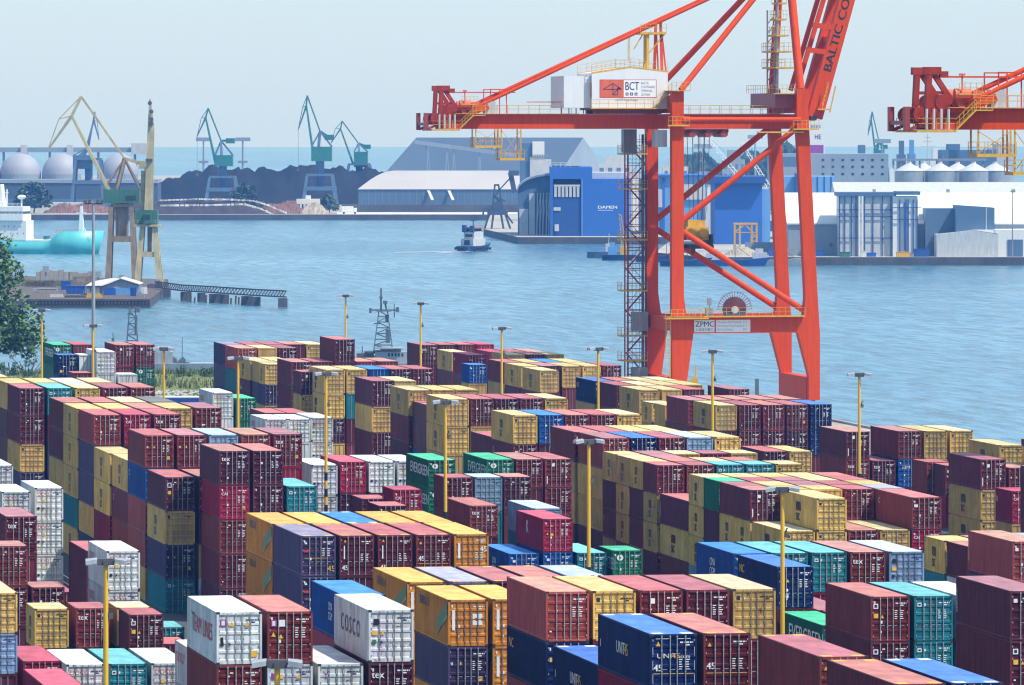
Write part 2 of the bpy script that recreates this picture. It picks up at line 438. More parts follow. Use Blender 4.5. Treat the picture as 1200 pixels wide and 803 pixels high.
# ---- yard table: (row, anchor column, picture x, picture y of the front top left corner, top height, length, pitch, stacks)
ROWS = [
 # ---- block starting X~65, nearest
 ('front_pink', 2, 1048.7, 801.3, 14.2, 45, 2.74, [(2,None,'M4 M M'),(3,None,'N4 M M')]),
 ('front_plum', 2, 960.7, 769.3, 14.2, 45, 2.74, [(2,None,'M4 M4 M')]),
 ('navy45', 0, 762, 742.9, 14.2, 45, 2.78, [(0,None,'N4 R M'),(1,None,'M4 M4 M'),(2,8.7,'M M'),(3,8.7,'M T')]),
 ('navylow', 0, 704.7, 780.7, 11.4, 45, 2.74, [(0,None,'N4 M M'),(1,8.7,'T'),(2,8.7,'O'),(3,9.0,'M M'),(4,8.7,'T')]),
 ('brownrow', 0, 640, 693.2, 14.1, 40, 2.67, [(0,None,'K Nn R M'),(1,None,'Tm R M'),(2,None,'Mx M T'),(3,None,'M M M'),(4,None,'Tm M T')]),
 ('orangefront', 0, 525.3, 702.7, 11.4, 40, 2.74, [(0,None,'Oj P O M'),(1,None,'Oj Oj M'),(2,8.6,'M M'),(3,8.6,'M')]),
 ('orangemid', 0, 477.3, 682, 11.4, 45, 2.74, [(0,None,'Oj O O'),(1,None,'L M'),(2,None,'M M'),(3,None,'M M'),(4,None,'S M')]),
 ('fortyfive', 0, 353, 628, 11.4, 45, 2.72, [(0,None,'Pg Pg M'),(1,None,'M5 M5 M'),(2,None,'M5 M5 M'),(3,None,'M4 M4 M'),(4,None,'O5 O5 O')]),
 ('orangeback', 0, 319, 613.7, 11.4, 45, 2.72, [(0,None,'Oj Oj Oj O'),(1,None,'O O'),(2,None,'B M'),(3,None,'O O'),(4,None,'O O')]),
 # ---- left block further away
 ('texstack', 0, 194, 559.1, 11.2, 40, 2.78, [(0,None,'Mf Tm P E'),(1,None,'M M')]),
 ('texfront', 0, 257.3, 528.4, 13.9, 40, 2.74, [(0,None,'Mt Rd M M M'),(1,None,'M M M M M'),(2,11.0,'E E M')]),
 ('bluegrey', 0, 170, 510, 14.0, 40, 2.74, [(0,None,'M Bc K K Tm'),(1,None,'M M'),(2,None,'S M'),(3,None,'K M'),(4,None,'Mt Ro M')]),
 ('tanlow', 0, 150.7, 540, 11.2, 40, 2.74, [(0,None,'Tm Mc M M'),(1,11.0,'M')]),
 ('tanlow2', 0, 128.7, 531.3, 11.2, 40, 2.74, [(0,None,'Tm Tm R M')]),
 ('redrow', 0, 110, 486, 14.0, 40, 2.74, [(0,None,'M P P T N'),(1,None,'Rd M'),(2,None,'Mt M')]),
 ('paleroof', 0, 91, 479, 14.0, 40, 2.74, [(0,None,'Tm Tm Tm E Tm'),(1,None,'T M'),(2,None,'M M'),(3,None,'T T'),(4,None,'Mb M')]),
 ('oliveroof', 0, 74, 471.6, 14.0, 40, 2.74, [(0,None,'M M T M'),(1,None,'M M'),(2,None,'T M'),(3,None,'D M')]),
 ('farleft', 0, 23.3, 454.9, 14.0, 40, 2.78, [(0,None,'M M T P M'),(1,None,'E M'),(2,None,'T M'),(3,None,'M M'),(4,None,'M M')]),
 ('farleft2', 0, 8.5, 448.7, 14.0, 40, 2.78, [(0,None,'T M M'),(1,None,'T M'),(2,None,'W M'),(3,None,'T T')]),
 ('farleft3', 0, -18, 441.5, 14.0, 40, 2.78, [(0,None,'T T')]),
 # ---- bottom left block
 ('whitefront', 0, 254, 717.3, 14.1, 40, 2.74, [(0,None,'Wy M M'),(1,None,'Ma Wh M'),(2,11.25,'Wz M'),(3,None,'Wc Mt M')]),
 ('bluemid', 0, 402, 697.5, 13.6, 40, 2.74, [(0,None,'Bw R M')]),
 ('redlow', 0, 27.3, 774.7, 5.8, 40, 2.74, [(0,None,'R R')]),
 ('redlow2', 0, 51, 803, 5.8, 40, 2.74, [(0,None,'R R')]),
 ('ooclow', 0, 78, 778.7, 5.8, 40, 2.72, [(0,None,'Wo W'),(1,None,'E M'),(2,None,'Wo W')]),
 ('ooclnear', 0, 235, 768, 7.9, 40, 2.74, [(0,None,'Wo W')]),
 ('tealshort', 0, 178, 735, 2.8, 20, 2.74, [(0,None,'E')]),
 ('redshort', 0, 182.5, 754.5, 2.8, 20, 2.74, [(0,None,'M')]),
 ('shorts', 0, 40.7, 713.3, 5.7, 20, 2.95, [(0,None,'Tm M'),(1,None,'Mt M'),(2,None,'T M')]),
 ('shorts2', 0, 151.3, 720, 5.7, 20, 2.95, [(0,None,'Mn M')]),
 ('lefttan', 0, -24.5, 694.7, 10.4, 40, 2.74, [(0,None,'T S M')]),
 ('leftmaroon', 0, -6, 639.6, 9.0, 20, 2.74, [(0,None,'M M M'),(1,5.9,'M M')]),
 ('lefttex', 0, 6.7, 605, 9.6, 40, 2.74, [(0,None,'Mt M M')]),
 ('pinklow', 0, 51.3, 694, 2.9, 40, 2.74, [(0,None,'M')]),
 ('reefers', 0, 41.3, 571.6, 8.7, 40, 2.74, [(0,None,'Wo Wo Wo')]),
 ('reefers2', 0, 2.5, 576.3, 8.7, 40, 2.74, [(0,None,'Wo Wo Wo')]),
 ('reefers3', 0, -16.5, 545.3, 9.7, 40, 2.74, [(0,None,'W W W')]),
 ('whitelone', 0, 125.5, 645.8, 8.7, 40, 2.74, [(0,None,'Wo Wo M')]),
 ('plumthin', 0, 101.5, 645.5, 7.7, 40, 2.74, [(0,None,'M M M')]),
 # ---- second block (X~92)
 ('rightedge', 0, 1184, 692.3, 14.0, 40, 2.74, [(0,None,'Mw Mn M'),(1,11.2,'E M')]),
 ('rightpair', 0, 1020.7, 698.9, 11.2, 40, 2.74, [(0,None,'Mn Mn M'),(1,None,'E E E'),(2,None,'W W')]),
 ('greenlow', 0, 964, 732.7, 8.1, 40, 2.74, [(0,None,'Ge G'),(1,8.1,'M M')]),
 ('navyfront', 0, 911, 664, 11.0, 40, 2.74, [(0,None,'Nc M'),(1,8.1,'M M')]),
 ('cyanrow', 0, 860, 648.5, 11.0, 40, 2.72, [(0,None,'Bg M'),(1,None,'E M'),(2,None,'E R M'),(3,None,'Mt M'),(4,None,'Sw M')]),
 ('bluelow', 0, 596.7, 648.8, 5.3, 40, 2.82, [(0,None,'Bg B'),(1,8.1,'Rk Bg B'),(2,None,'E E')]),
 ('greenbox', 0, 718, 645, 5.5, 20, 2.82, [(0,None,'Ge G')]),
 ('texlow', 0, 550.7, 592.4, 7.9, 40, 2.74, [(0,None,'Mt M M'),(2,7.6,'S E E')]),
 ('slate', 0, 522, 559.3, 9.3, 20, 2.62, [(0,None,'M M M'),(1,None,'S E M'),(2,None,'M M S')]),
 ('evergreens', 0, 502, 539.1, 10.3, 40, 2.65, [(0,None,'Ge Ge G'),(2,None,'Ge M'),(3,None,'M Mt M'),(4,None,'Mo M G')]),
 ('redwhite', 0, 398.7, 541, 8.85, 40, 2.7, [(-1,8.6,'W W W'),(0,None,'Rd M M'),(1,None,'Wt M M'),(2,None,'Wo M')]),
 ('pinkshort', 0, 424, 584.3, 7.7, 20, 2.74, [(0,None,'M M')]),
 ('pinkshort2', 0, 444, 592.5, 8.0, 20, 2.74, [(0,None,'M M')]),
 ('redshort2', 0, 461.3, 573.7, 8.95, 20, 2.74, [(0,None,'Rd M')]),
 ('reeferback', 0, 338, 491, 7.8, 40, 2.55, [(-1,None,'Wo W W'),(0,None,'Wo W W')]),
 ('reeferback2', 0, 364.7, 489.3, 7.8, 40, 2.55, [(0,None,'Wo Wo W')]),
 ('reeferback3', 0, 311, 484, 7.3, 40, 2.55, [(0,None,'M M M'),(1,None,'M M')]),
 ('whitemid', 0, 249.3, 460, 8.7, 40, 2.74, [(0,None,'Wo Wo W'),(1,8.0,'G G')]),
 # ---- third block (X~112)
 ('salmon', 0, 1186.7, 634.4, 11.4, 40, 2.74, [(0,None,'Kw M M'),(1,11.2,'L M')]),
 ('tansmall', 0, 1107, 633.6, 10.0, 20, 2.62, [(0,None,'Tm E E'),(1,None,'M')]),
 ('plumsmall', 0, 1134, 640.3, 10.0, 20, 2.62, [(0,None,'Mw W')]),
 ('tanfront', 1, 957.3, 584, 10.36, 40, 2.6, [(0,7.8,'Tm T'),(1,None,'Tm Tm M'),(2,7.8,'M M'),(3,7.8,'Tm T'),(4,None,'Mc Rd M')]),
 ('mosaic1', 0, 879.3, 574, 10.36, 20, 2.64, [(0,None,'Mo Tm T'),(1,None,'T M'),(2,None,'T T'),(3,None,'M M'),(4,None,'L M')]),
 ('mosaic2', 0, 861.3, 569, 10.36, 20, 2.64, [(0,None,'Mw Tm T'),(1,None,'T M'),(2,None,'M T'),(3,None,'M M'),(4,None,'T M')]),
 ('mosaic3', 0, 842.5, 564, 10.36, 20, 2.64, [(0,None,'G Mf B'),(1,None,'M M'),(2,None,'M T'),(3,None,'T M'),(4,None,'M M')]),
 ('mosaic4', 0, 824.5, 559.3, 10.36, 20, 2.64, [(0,None,'Tm Tm Tm S'),(1,None,'T M'),(2,None,'T T'),(3,None,'T M'),(4,None,'M M')]),
 ('pinkstep', 0, 807.5, 587.5, 7.9, 40, 2.64, [(0,None,'Mw Tm M')]),
 ('plumtan1', 0, 770, 545, 10.36, 20, 2.68, [(0,None,'M Tm Tm M'),(1,None,'M M'),(2,None,'E M'),(3,None,'E M'),(4,None,'T M')]),
 ('plumtan2', 0, 753.5, 540.7, 10.36, 20, 2.68, [(0,None,'Tm Mw M Tm'),(1,None,'M M'),(2,None,'T M'),(3,None,'M M')]),
 ('plumtan3', 0, 737.3, 536.6, 10.36, 20, 2.68, [(0,None,'Tm Tm Tm M'),(1,None,'M M')]),
 ('plumtan4', 0, 721.5, 532.3, 10.38, 20, 2.68, [(0,None,'Tm M Mc Tm'),(1,None,'M M'),(2,None,'T M'),(3,None,'M M'),(4,None,'T M')]),
 ('slateroof', 0, 706.7, 513.3, 11.5, 40, 2.62, [(0,None,'M T T M'),(1,None,'N M'),(2,None,'M M'),(3,None,'S M'),(4,None,'T M')]),
 ('pinkline', 0, 673.3, 506, 11.48, 40, 2.62, [(0,None,'Mw T T M'),(1,None,'M M'),(2,None,'T M'),(3,None,'T M')]),
 ('pinkside', 0, 576.5, 512, 8.75, 40, 2.62, [(0,None,'M M M')]),
 ('bluebox', 0, 601.3, 486.5, 11.6, 40, 2.62, [(0,None,'Tm Mc T M'),(1,None,'B M M'),(2,None,'M M'),(3,None,'M M'),(4,None,'T M')]),
 ('tanlead', 0, 522.5, 467.5, 11.6, 40, 2.64, [(0,None,'Tm Tm Tm T'),(1,None,'M T M'),(2,None,'M M'),(3,None,'M M'),(4,None,'T M')]),
 ('plumshort', 0, 501.3, 474.7, 10.42, 20, 2.64, [(0,None,'M M M')]),
 ('plumshort2', 0, 490, 471.6, 10.3, 20, 2.64, [(0,None,'M M B')]),
 ('tantrio', 0, 478.7, 457, 11.5, 40, 2.64, [(0,None,'Tm M M'),(1,None,'T M'),(2,None,'T M')]),
 ('plumpair', 0, 436, 446.3, 11.6, 40, 2.58, [(0,None,'M T M'),(1,None,'T M')]),
 ('bluefar', 0, 380, 433, 11.6, 40, 2.64, [(0,None,'Tm Tm M'),(1,None,'T E M'),(2,None,'B M'),(3,None,'M M'),(4,None,'M M')]),
 ('plumshort3', 0, 352.5, 435.5, 11.0, 20, 2.64, [(0,None,'Mx T T')]),
 ('tallone', 2, 392.5, 397.7, 14.2, 40, 2.66, [(0,11.5,'M M M'),(1,11.5,'M M'),(2,None,'M M M'),(3,11.5,'M M'),(4,11.5,'M M')]),
 ('tanrank1', 0, 310.7, 426.7, 10.4, 20, 2.66, [(0,None,'Tm P T')]),
 ('tanrank2', 0, 303.5, 424.4, 10.4, 20, 2.66, [(0,None,'T P T'),(1,None,'T M')]),
 ('tanrank3', 0, 293.3, 422.3, 10.4, 40, 2.66, [(0,None,'Tm M M'),(1,None,'T M')]),
 ('rustback', 0, 278.7, 408, 11.5, 40, 2.66, [(0,None,'K E M'),(1,None,'T M'),(2,None,'M M')]),
 ('rustback2', 0, 265, 404, 11.5, 40, 2.66, [(0,None,'P P P'),(1,None,'M M'),(2,None,'M M'),(3,None,'M M'),(4,None,'T T')]),
 # ---- fourth block near the quay (X~150)
 ('tallright', 0, 1149.3, 538.3, 8.7, 40, 2.74, [(0,None,'Mo Tm Tm'),(1,7.9,'M R T')]),
 ('tallright2', 0, 1186, 575.3, 6.2, 20, 2.74, [(0,None,'Rd T')]),
 ('edgeplum', 0, 1237, 553.5, 8.9, 40, 2.74, [(0,None,'Mc M M')]),
 ('twinshort', 0, 1086, 541.3, 6.3, 20, 2.74, [(0,None,'M M')]),
 ('twinshort2', 0, 1108, 545.3, 6.2, 20, 2.74, [(0,None,'Mw R')]),
 ('tanright', 0, 1171.3, 521.6, 8.7, 40, 2.74, [(0,None,'Tm T'),(2,None,'M M')]),
 ('plumquay', 0, 992, 505.7, 8.7, 40, 2.74, [(0,None,'Mo Mt M'),(1,5.7,'Mt M'),(2,None,'M Bz M'),(3,None,'T T'),(4,None,'T T')]),
 ('lowtan', 0, 896, 529, 5.4, 40, 2.74, [(0,None,'M M'),(1,None,'T T')]),
 ('navyquay', 0, 838.7, 474.7, 8.7, 40, 2.74, [(0,None,'Tm M M'),(1,None,'M M M'),(2,None,'M M M'),(3,None,'M M'),(4,None,'N N M')]),
 ('plumquay2', 0, 806.7, 468.7, 8.7, 40, 2.74, [(0,None,'M M'),(1,None,'M M'),(2,None,'M M'),(3,None,'M M'),(4,None,'M M')]),
 ('tantwin', 0, 779.3, 475, 7.5, 20, 2.74, [(0,None,'Tm T')]),
 ('tantwin2', 0, 763.7, 472, 7.5, 20, 2.74, [(0,None,'Tm T')]),
 ('tanquay', 0, 749.3, 456.8, 8.7, 40, 2.74, [(0,None,'Tm M'),(1,None,'T M'),(2,None,'M M'),(4,None,'M M')]),
 ('plumquay3', 0, 722.7, 451.4, 8.7, 40, 2.74, [(0,None,'M M'),(1,None,'T M'),(2,None,'T M'),(3,None,'T M')]),
 ('navyfar', 0, 697, 446.4, 8.7, 40, 2.74, [(0,None,'Nc T'),(1,None,'M M'),(2,None,'T M'),(3,None,'T M')]),
 ('tanfar', 0, 632.7, 434, 8.7, 40, 2.74, [(0,None,'Tm M')]),
 ('tanfar2', 0, 610.7, 429, 8.7, 40, 2.74, [(0,None,'Tm M'),(1,None,'M M'),(2,None,'T M M'),(3,None,'T M'),(4,None,'M M')]),
 ('plumfar', 0, 590.7, 424.5, 8.7, 40, 2.74, [(0,None,'M T'),(1,None,'T M'),(2,None,'B M'),(3,None,'T M')]),
 ('redfar', 0, 548.7, 416, 8.7, 40, 2.74, [(0,None,'Rd M'),(2,None,'T M'),(3,None,'M M'),(4,None,'T M')]),
 ('redfar2', 0, 529.3, 412.7, 8.3, 40, 2.74, [(0,None,'Tm M'),(2,None,'R M'),(3,None,'M M'),(4,None,'K M')]),
 ('bluefar2', 0, 549.7, 427.3, 7.75, 20, 2.74, [(0,None,'Bp T')]),
 ('backrank', 0, 493.3, 404, 8.7, 40, 2.74, [(0,None,'Mt M'),(1,None,'M M'),(2,None,'M M'),(3,None,'R M')]),
 ('palegrey', 0, 512, 419.3, 6.0, 40, 2.74, [(0,None,'Sw M')]),
 # ---- far left cluster
 ('cluster1', 0, 135.3, 404, 11.6, 40, 2.7, [(0,None,'Mx M'),(1,None,'Mx Ge G')]),
 ('cluster2', 0, 113.3, 412, 11.25, 40, 2.7, [(0,None,'Wo Wo')]),
 ('cluster3', 0, 62.0, 404, 11.6, 40, 2.7, [(0,None,'Ge Ge G'),(1,None,'M M')]),
 ('cluster4', 0, 68.5, 416, 10.6, 20, 2.7, [(0,None,'Nb N'),(1,None,'Wo W')]),
 ('cluster5', 0, 85.3, 437, 9.0, 20, 2.7, [(0,None,'M M')]),
 ('cluster6', 0, 138.7, 438.7, 8.3, 20, 2.7, [(0,None,'Wo W')]),
]
PHR = {
'front_pink':'nearest row along the bottom edge',
'front_plum':'lone row just behind the nearest roofs',
'navy45':'front row holding the navy lettered box',
'navylow':'low row behind the navy lettered box',
'brownrow':'five-wide row led by a rust-brown box',
'orangefront':'row led by the nearest orange boxes',
'orangemid':'row with a lilac roof among orange',
'fortyfive':'row of five showing white 45s',
'orangeback':'orange row under the blue speckled roof',
'texstack':'row whose corner stack ends in teal',
'texfront':'row with a crimson box under lettered maroon',
'bluegrey':'row with one pale blue-grey roof',
'tanlow':'lower stack between two tall maroon rows',
'tanlow2':'tan stack behind the lower tan one',
'redrow':'row holding one crimson top box',
'paleroof':'row with five tan-sided tiers at its corner',
'oliveroof':'row ending in an olive roof',
'farleft':'row with one teal box among maroon',
'farleft2':'row of pale roofs behind the teal box',
'farleft3':'tan roofs beside the leafy tree',
'whitefront':'front row with two big white reefers',
'bluemid':'behind the white dark-lettered reefer',
'redlow':'low crimson pair in the bottom corner',
'redlow2':'lowest crimson box in the bottom corner',
'ooclow':'low white and teal row by a lamp',
'ooclnear':'half hidden beside the big white reefer',
'tealshort':'ground box behind the low white reefers',
'redshort':'ground box before the small teal one',
'shorts':'row of short boxes beside a lamp',
'shorts2':'short stack in front of a tan roof',
'lefttan':'stack cut by the bottom left edge',
'leftmaroon':'stack at the left edge before white reefers',
'lefttex':'stack touching the left edge, white letters',
'pinklow':'single ground box before the white reefers',
'reefers':'tall white reefer stack by the lane',
'reefers2':'white reefer stack beside the tallest white one',
'reefers3':'white reefers cut by the left edge',
'whitelone':'white pair behind the yellow lamp head',
'plumthin':'narrow stack beside the lone white pair',
'rightedge':'front row at the right edge',
'rightpair':'row pairing maroon and teal stacks',
'greenlow':'low row before the navy box',
'navyfront':'behind a lamp post, over a green roof',
'cyanrow':'row of blue, teal and steel roofs',
'bluelow':'low blue row behind the orange roofs',
'greenbox':'short box beside the low teal one',
'texlow':'row in front of the lettered green stack',
'slate':'row around the small slate-blue box',
'evergreens':'row with two white-lettered green boxes',
'redwhite':'row of one crimson and two white boxes',
'pinkshort':'rear one of two short pink-roofed boxes',
'pinkshort2':'front one of two short pink-roofed boxes',
'redshort2':'short box below the white reefers',
'reeferback':'white reefers behind the maroon row',
'reeferback2':'tallest far white reefer by a lamp',
'reeferback3':'behind the far white reefers',
'whitemid':'by the grass bank',
'salmon':'salmon-roofed row at the right edge',
'tansmall':'short pair over a teal box',
'plumsmall':'short box before the small tan one',
'tanfront':'row led by a two-high tan stack',
'mosaic1':'front rank of the many-coloured short boxes',
'mosaic2':'second rank of the many-coloured short boxes',
'mosaic3':'rank with the faded green box',
'mosaic4':'rear rank of the many-coloured short boxes',
'pinkstep':'lower step between two ranks of short boxes',
'plumtan1':'rank with two adjoining teal boxes',
'plumtan2':'rank just behind the teal boxes',
'plumtan3':'middle rank behind the teal boxes',
'plumtan4':'rearmost rank behind the teal boxes',
'slateroof':'row with navy and pale slate roofs',
'pinkline':'row behind the navy and slate roofs',
'pinkside':'low box before the lone tan stack',
'bluebox':'row with one bright blue box',
'tanlead':'row led by an all-tan stack',
'plumshort':'nearer of two short boxes beside tan',
'plumshort2':'farther of two short boxes beside tan',
'tantrio':'row of three tan tops',
'plumpair':'maroon over tan beside a tan roof',
'bluefar':'row with a blue roof beyond the lamps',
'plumshort3':'short stack before the far maroon wall',
'tallone':'row around the tallest far stack',
'tanrank1':'front rank of the far tan stack',
'tanrank2':'second rank of the far tan stack',
'tanrank3':'third rank of the far tan stack',
'rustback':'row led by a rust box over teal',
'rustback2':'dark stack at the far corner',
'tallright':'tall stack over two tan boxes',
'tallright2':'short box beside the tall tan-based stack',
'edgeplum':'sliver at the right frame edge',
'twinshort':'rear one of twin short boxes near quay',
'twinshort2':'front one of twin short boxes near quay',
'tanright':'tan box by the water at right',
'plumquay':'waterside row with a lamp before it',
'lowtan':'low pair beneath the waterside wall',
'navyquay':'row ending in navy below the crane',
'plumquay2':'row behind the navy-ended one',
'tantwin':'nearer short tan pair by the crane',
'tantwin2':'farther short tan pair by the crane',
'tanquay':'row of tan tops before the crane legs',
'plumquay3':'row next to the far navy box',
'navyfar':'row led by a navy box near crane',
'tanfar':'nearest far tan box by a lamp',
'tanfar2':'far row of tan and maroon tops',
'plumfar':'far row behind two tan boxes',
'redfar':'far row led by a crimson box',
'redfar2':'far row behind the crimson box',
'bluefar2':'small box before the far crimson one',
'backrank':'farthest row against the water',
'palegrey':'pale box below the farthest row',
'cluster1':'far group beside the grass',
'cluster2':'white pair in the far group by grass',
'cluster3':'green stack in the far group by grass',
'cluster4':'short row before the far green stack',
'cluster5':'lowest short box of the far group',
'cluster6':'short white box of the far group',
}

# ------------------------------------------------------------------ the container yard
LEN = {20: 6.06, 40: 12.19, 45: 13.72}
W_ = 2.44
HN = 2.9
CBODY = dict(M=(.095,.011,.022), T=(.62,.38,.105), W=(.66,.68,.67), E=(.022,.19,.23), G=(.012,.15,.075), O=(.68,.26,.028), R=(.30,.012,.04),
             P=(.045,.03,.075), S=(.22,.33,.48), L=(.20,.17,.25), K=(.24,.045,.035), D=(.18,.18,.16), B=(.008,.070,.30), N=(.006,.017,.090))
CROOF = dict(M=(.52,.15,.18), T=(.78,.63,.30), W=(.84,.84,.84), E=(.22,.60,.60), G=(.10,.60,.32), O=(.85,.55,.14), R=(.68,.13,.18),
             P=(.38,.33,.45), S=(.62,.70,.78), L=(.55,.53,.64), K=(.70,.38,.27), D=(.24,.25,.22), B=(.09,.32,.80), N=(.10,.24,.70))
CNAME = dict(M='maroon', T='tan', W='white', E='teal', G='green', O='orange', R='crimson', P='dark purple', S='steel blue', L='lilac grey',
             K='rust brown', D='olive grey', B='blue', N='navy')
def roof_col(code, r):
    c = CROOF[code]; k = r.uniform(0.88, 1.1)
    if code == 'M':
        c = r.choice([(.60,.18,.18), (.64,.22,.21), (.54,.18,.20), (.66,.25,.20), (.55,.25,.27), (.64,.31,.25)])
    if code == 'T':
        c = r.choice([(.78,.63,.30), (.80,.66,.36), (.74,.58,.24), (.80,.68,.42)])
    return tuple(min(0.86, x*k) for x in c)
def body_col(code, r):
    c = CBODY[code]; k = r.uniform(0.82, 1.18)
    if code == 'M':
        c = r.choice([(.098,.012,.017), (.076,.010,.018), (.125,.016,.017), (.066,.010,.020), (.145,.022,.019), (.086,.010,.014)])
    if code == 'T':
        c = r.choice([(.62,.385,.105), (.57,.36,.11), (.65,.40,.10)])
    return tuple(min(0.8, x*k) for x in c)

def body_mesh(L):
    mb = MB(); w = W_; h = HN-0.02
    for x in (0, w-0.11):
        for y in (0, L-0.11): mb.box(x, x+0.11, y, y+0.11, 0, h)            # corner posts
    for x in (0, w-0.07):
        mb.box(x+0.004, x+0.066, 0.11, L-0.11, 0.02, 0.17); mb.box(x+0.004, x+0.066, 0.11, L-0.11, h-0.085, h-0.012)   # side rails
    for y in (0.004, L-0.07):
        mb.box(0.11, w-0.11, y, y+0.066, 0.02, 0.16); mb.box(0.11, w-0.11, y, y+0.066, h-0.14, h-0.012)
    # corrugated sides
    for x, s in ((0.022, 1), (w-0.022, -1)):
        n = max(6, int((L-0.22)/0.277)); st = (L-0.22)/n; prof = []
        for k in range(n):
            y = 0.11 + k*st
            prof += [(x, y), (x, y+st*0.26), (x+s*0.036, y+st*0.5), (x+s*0.036, y+st*0.76)]
        prof.append((x, L-0.11))
        m = len(prof)
        vs = [(p[0], p[1], 0.165) for p in prof] + [(p[0], p[1], h-0.08) for p in prof]
        fs = [((k+1, k, m+k, m+k+1) if s > 0 else (k, k+1, m+k+1, m+k)) for k in range(m-1)]
        mb.add(vs, fs)
    mb.box(0.11, w-0.11, L-0.045, L-0.03, 0.16, h-0.14)
    mb.box(0.07, w-0.07, 0.1, L-0.1, 0.06, 0.10)
    for x in (-0.006, w-0.166):
        for y in (-0.006, L-0.172):
            mb.box(x, x+0.172, y, y+0.178, h-0.115, h+0.006, 1); mb.box(x, x+0.172, y, y+0.178, -0.003, 0.118, 1)
    return mb
def roof_mesh(L):
    mb = MB(); w = W_; z = HN-0.028
    n = int(L/1.2)
    mb.box(0.068, w-0.068, 0.068, L-0.068, z-0.02, z)
    return mb
def door_mesh(side, rods):
    """one door leaf: pressed horizontal panels, gasket edge, hinges; with the locking rods when rods"""
    mb = MB(); x0, x1 = (0.118, W_/2-0.006) if side == 0 else (W_/2+0.006, W_-0.118)
    zb, zt = 0.165, HN-0.165; n = 5; st = (zt-zb)/n
    prof = []
    for k in range(n):
        z = zb + k*st
        prof += [(0.030, z+0.002), (0.030, z+st*0.16), (0.062, z+st*0.26), (0.062, z+st*0.80), (0.030, z+st*0.90)]
    prof.append((0.030, zt))
    m = len(prof)
    vs = [(x0, p[0], p[1]) for p in prof] + [(x1, p[0], p[1]) for p in prof]
    mb.add(vs, [(k, m+k, m+k+1, k+1) for k in range(m-1)])
    mb.box(x0, x1, 0.064, 0.10, zb, zt)
    hx = x0 if side == 0 else x1-0.05
    for z in (0.3, 1.0, 1.8, 2.5): mb.box(hx, hx+0.05, -0.004, 0.03, z, z+0.1, 1)
    if rods:
        for q in rod_x(side): rod(mb, q, 1)
    return mb
def rod_x(side): return (0.60, 1.04) if side == 0 else (1.40, 1.84)
def rod(mb, x, mi=0):
    mb.box(x-0.019, x+0.019, -0.030, 0.010, 0.07, HN-0.07, mi)
    for z in (0.09, 0.9, 2.0, HN-0.2): mb.box(x-0.04, x+0.04, -0.020, 0.028, z, z+0.06, mi)
    mb.box(x-0.02, x+0.26, -0.042, -0.020, 1.02, 1.05, mi)

# marks: ('r',x0,x1,z0,z1,mat) a painted patch on the doors; ('t',text,x,z,size,mat[,squeeze]) a word on the doors; ('v',text,...) a word running upwards;
# ('s',text,y_frac,z,size,mat[,squeeze]) a word on the left side starting y_frac of the length from the far end; ('q',y0f,y1f,z0,z1,mat) a patch there
LM = ['white','black','reddecal','navydecal','yellowdecal','greendecal','purpledecal','dark']
LI = {n: i for i, n in enumerate(LM)}
def plate(c='white', seed=0):
    q = random.Random(seed); it = []
    for a, b in ((1.56, 1.72), (1.76, 2.02), (2.06, 2.16), (2.2, 2.24)): it.append(('r', a, b, 2.40, 2.475, c))
    it.append(('r', 1.86, 2.06, 2.27, 2.34, c))
    for k in range(5):
        z = 1.94 - k*0.125
        it.append(('r', 1.50, 1.50+q.uniform(.1, .2), z, z+0.05, c)); it.append(('r', 1.80, 1.80+q.uniform(.18, .3), z, z+0.05, c))
    return it
def bits(seed, c='white'):
    q = random.Random(seed); it = []
    for k in range(q.randint(2, 4)):
        x = q.choice((.2, .58, .72)); z = q.choice((.55, .8, 1.15, 1.35, 1.75, 2.2, 2.4)); w = q.uniform(.07, .2); h = q.uniform(.06, .2)
        it.append(('r', x, x+w, z, z+h, q.choice((c, c, 'yellowdecal' if q.random() < .5 else c))))
    if q.random() < .4: it.append(('r', 1.82, 2.1, .75, 1.02, 'yellowdecal'))
    return it
STY = {
 'M': lambda k: plate('white', k) + bits(k),
 'T': lambda k: [('r', .20, .40, 2.25, 2.50, 'black'), ('r', .60, .70, 2.3, 2.4, 'white')] + plate('black', k)[:5],
 'W': lambda k: plate('navydecal', k)[:6] + [('r', .2, .38, 1.0, 1.2, 'black'), ('r', .58, .74, 1.0, 1.18, 'navydecal')],
 'E': lambda k: plate('white', k) + [('r', .2, .46, 2.2, 2.45, 'white'), ('r', .25, .41, 2.26, 2.38, 'navydecal'), ('r', .6, .72, 2.25, 2.4, 'white')],
 'D': lambda k: plate('white', k)[:5],
}
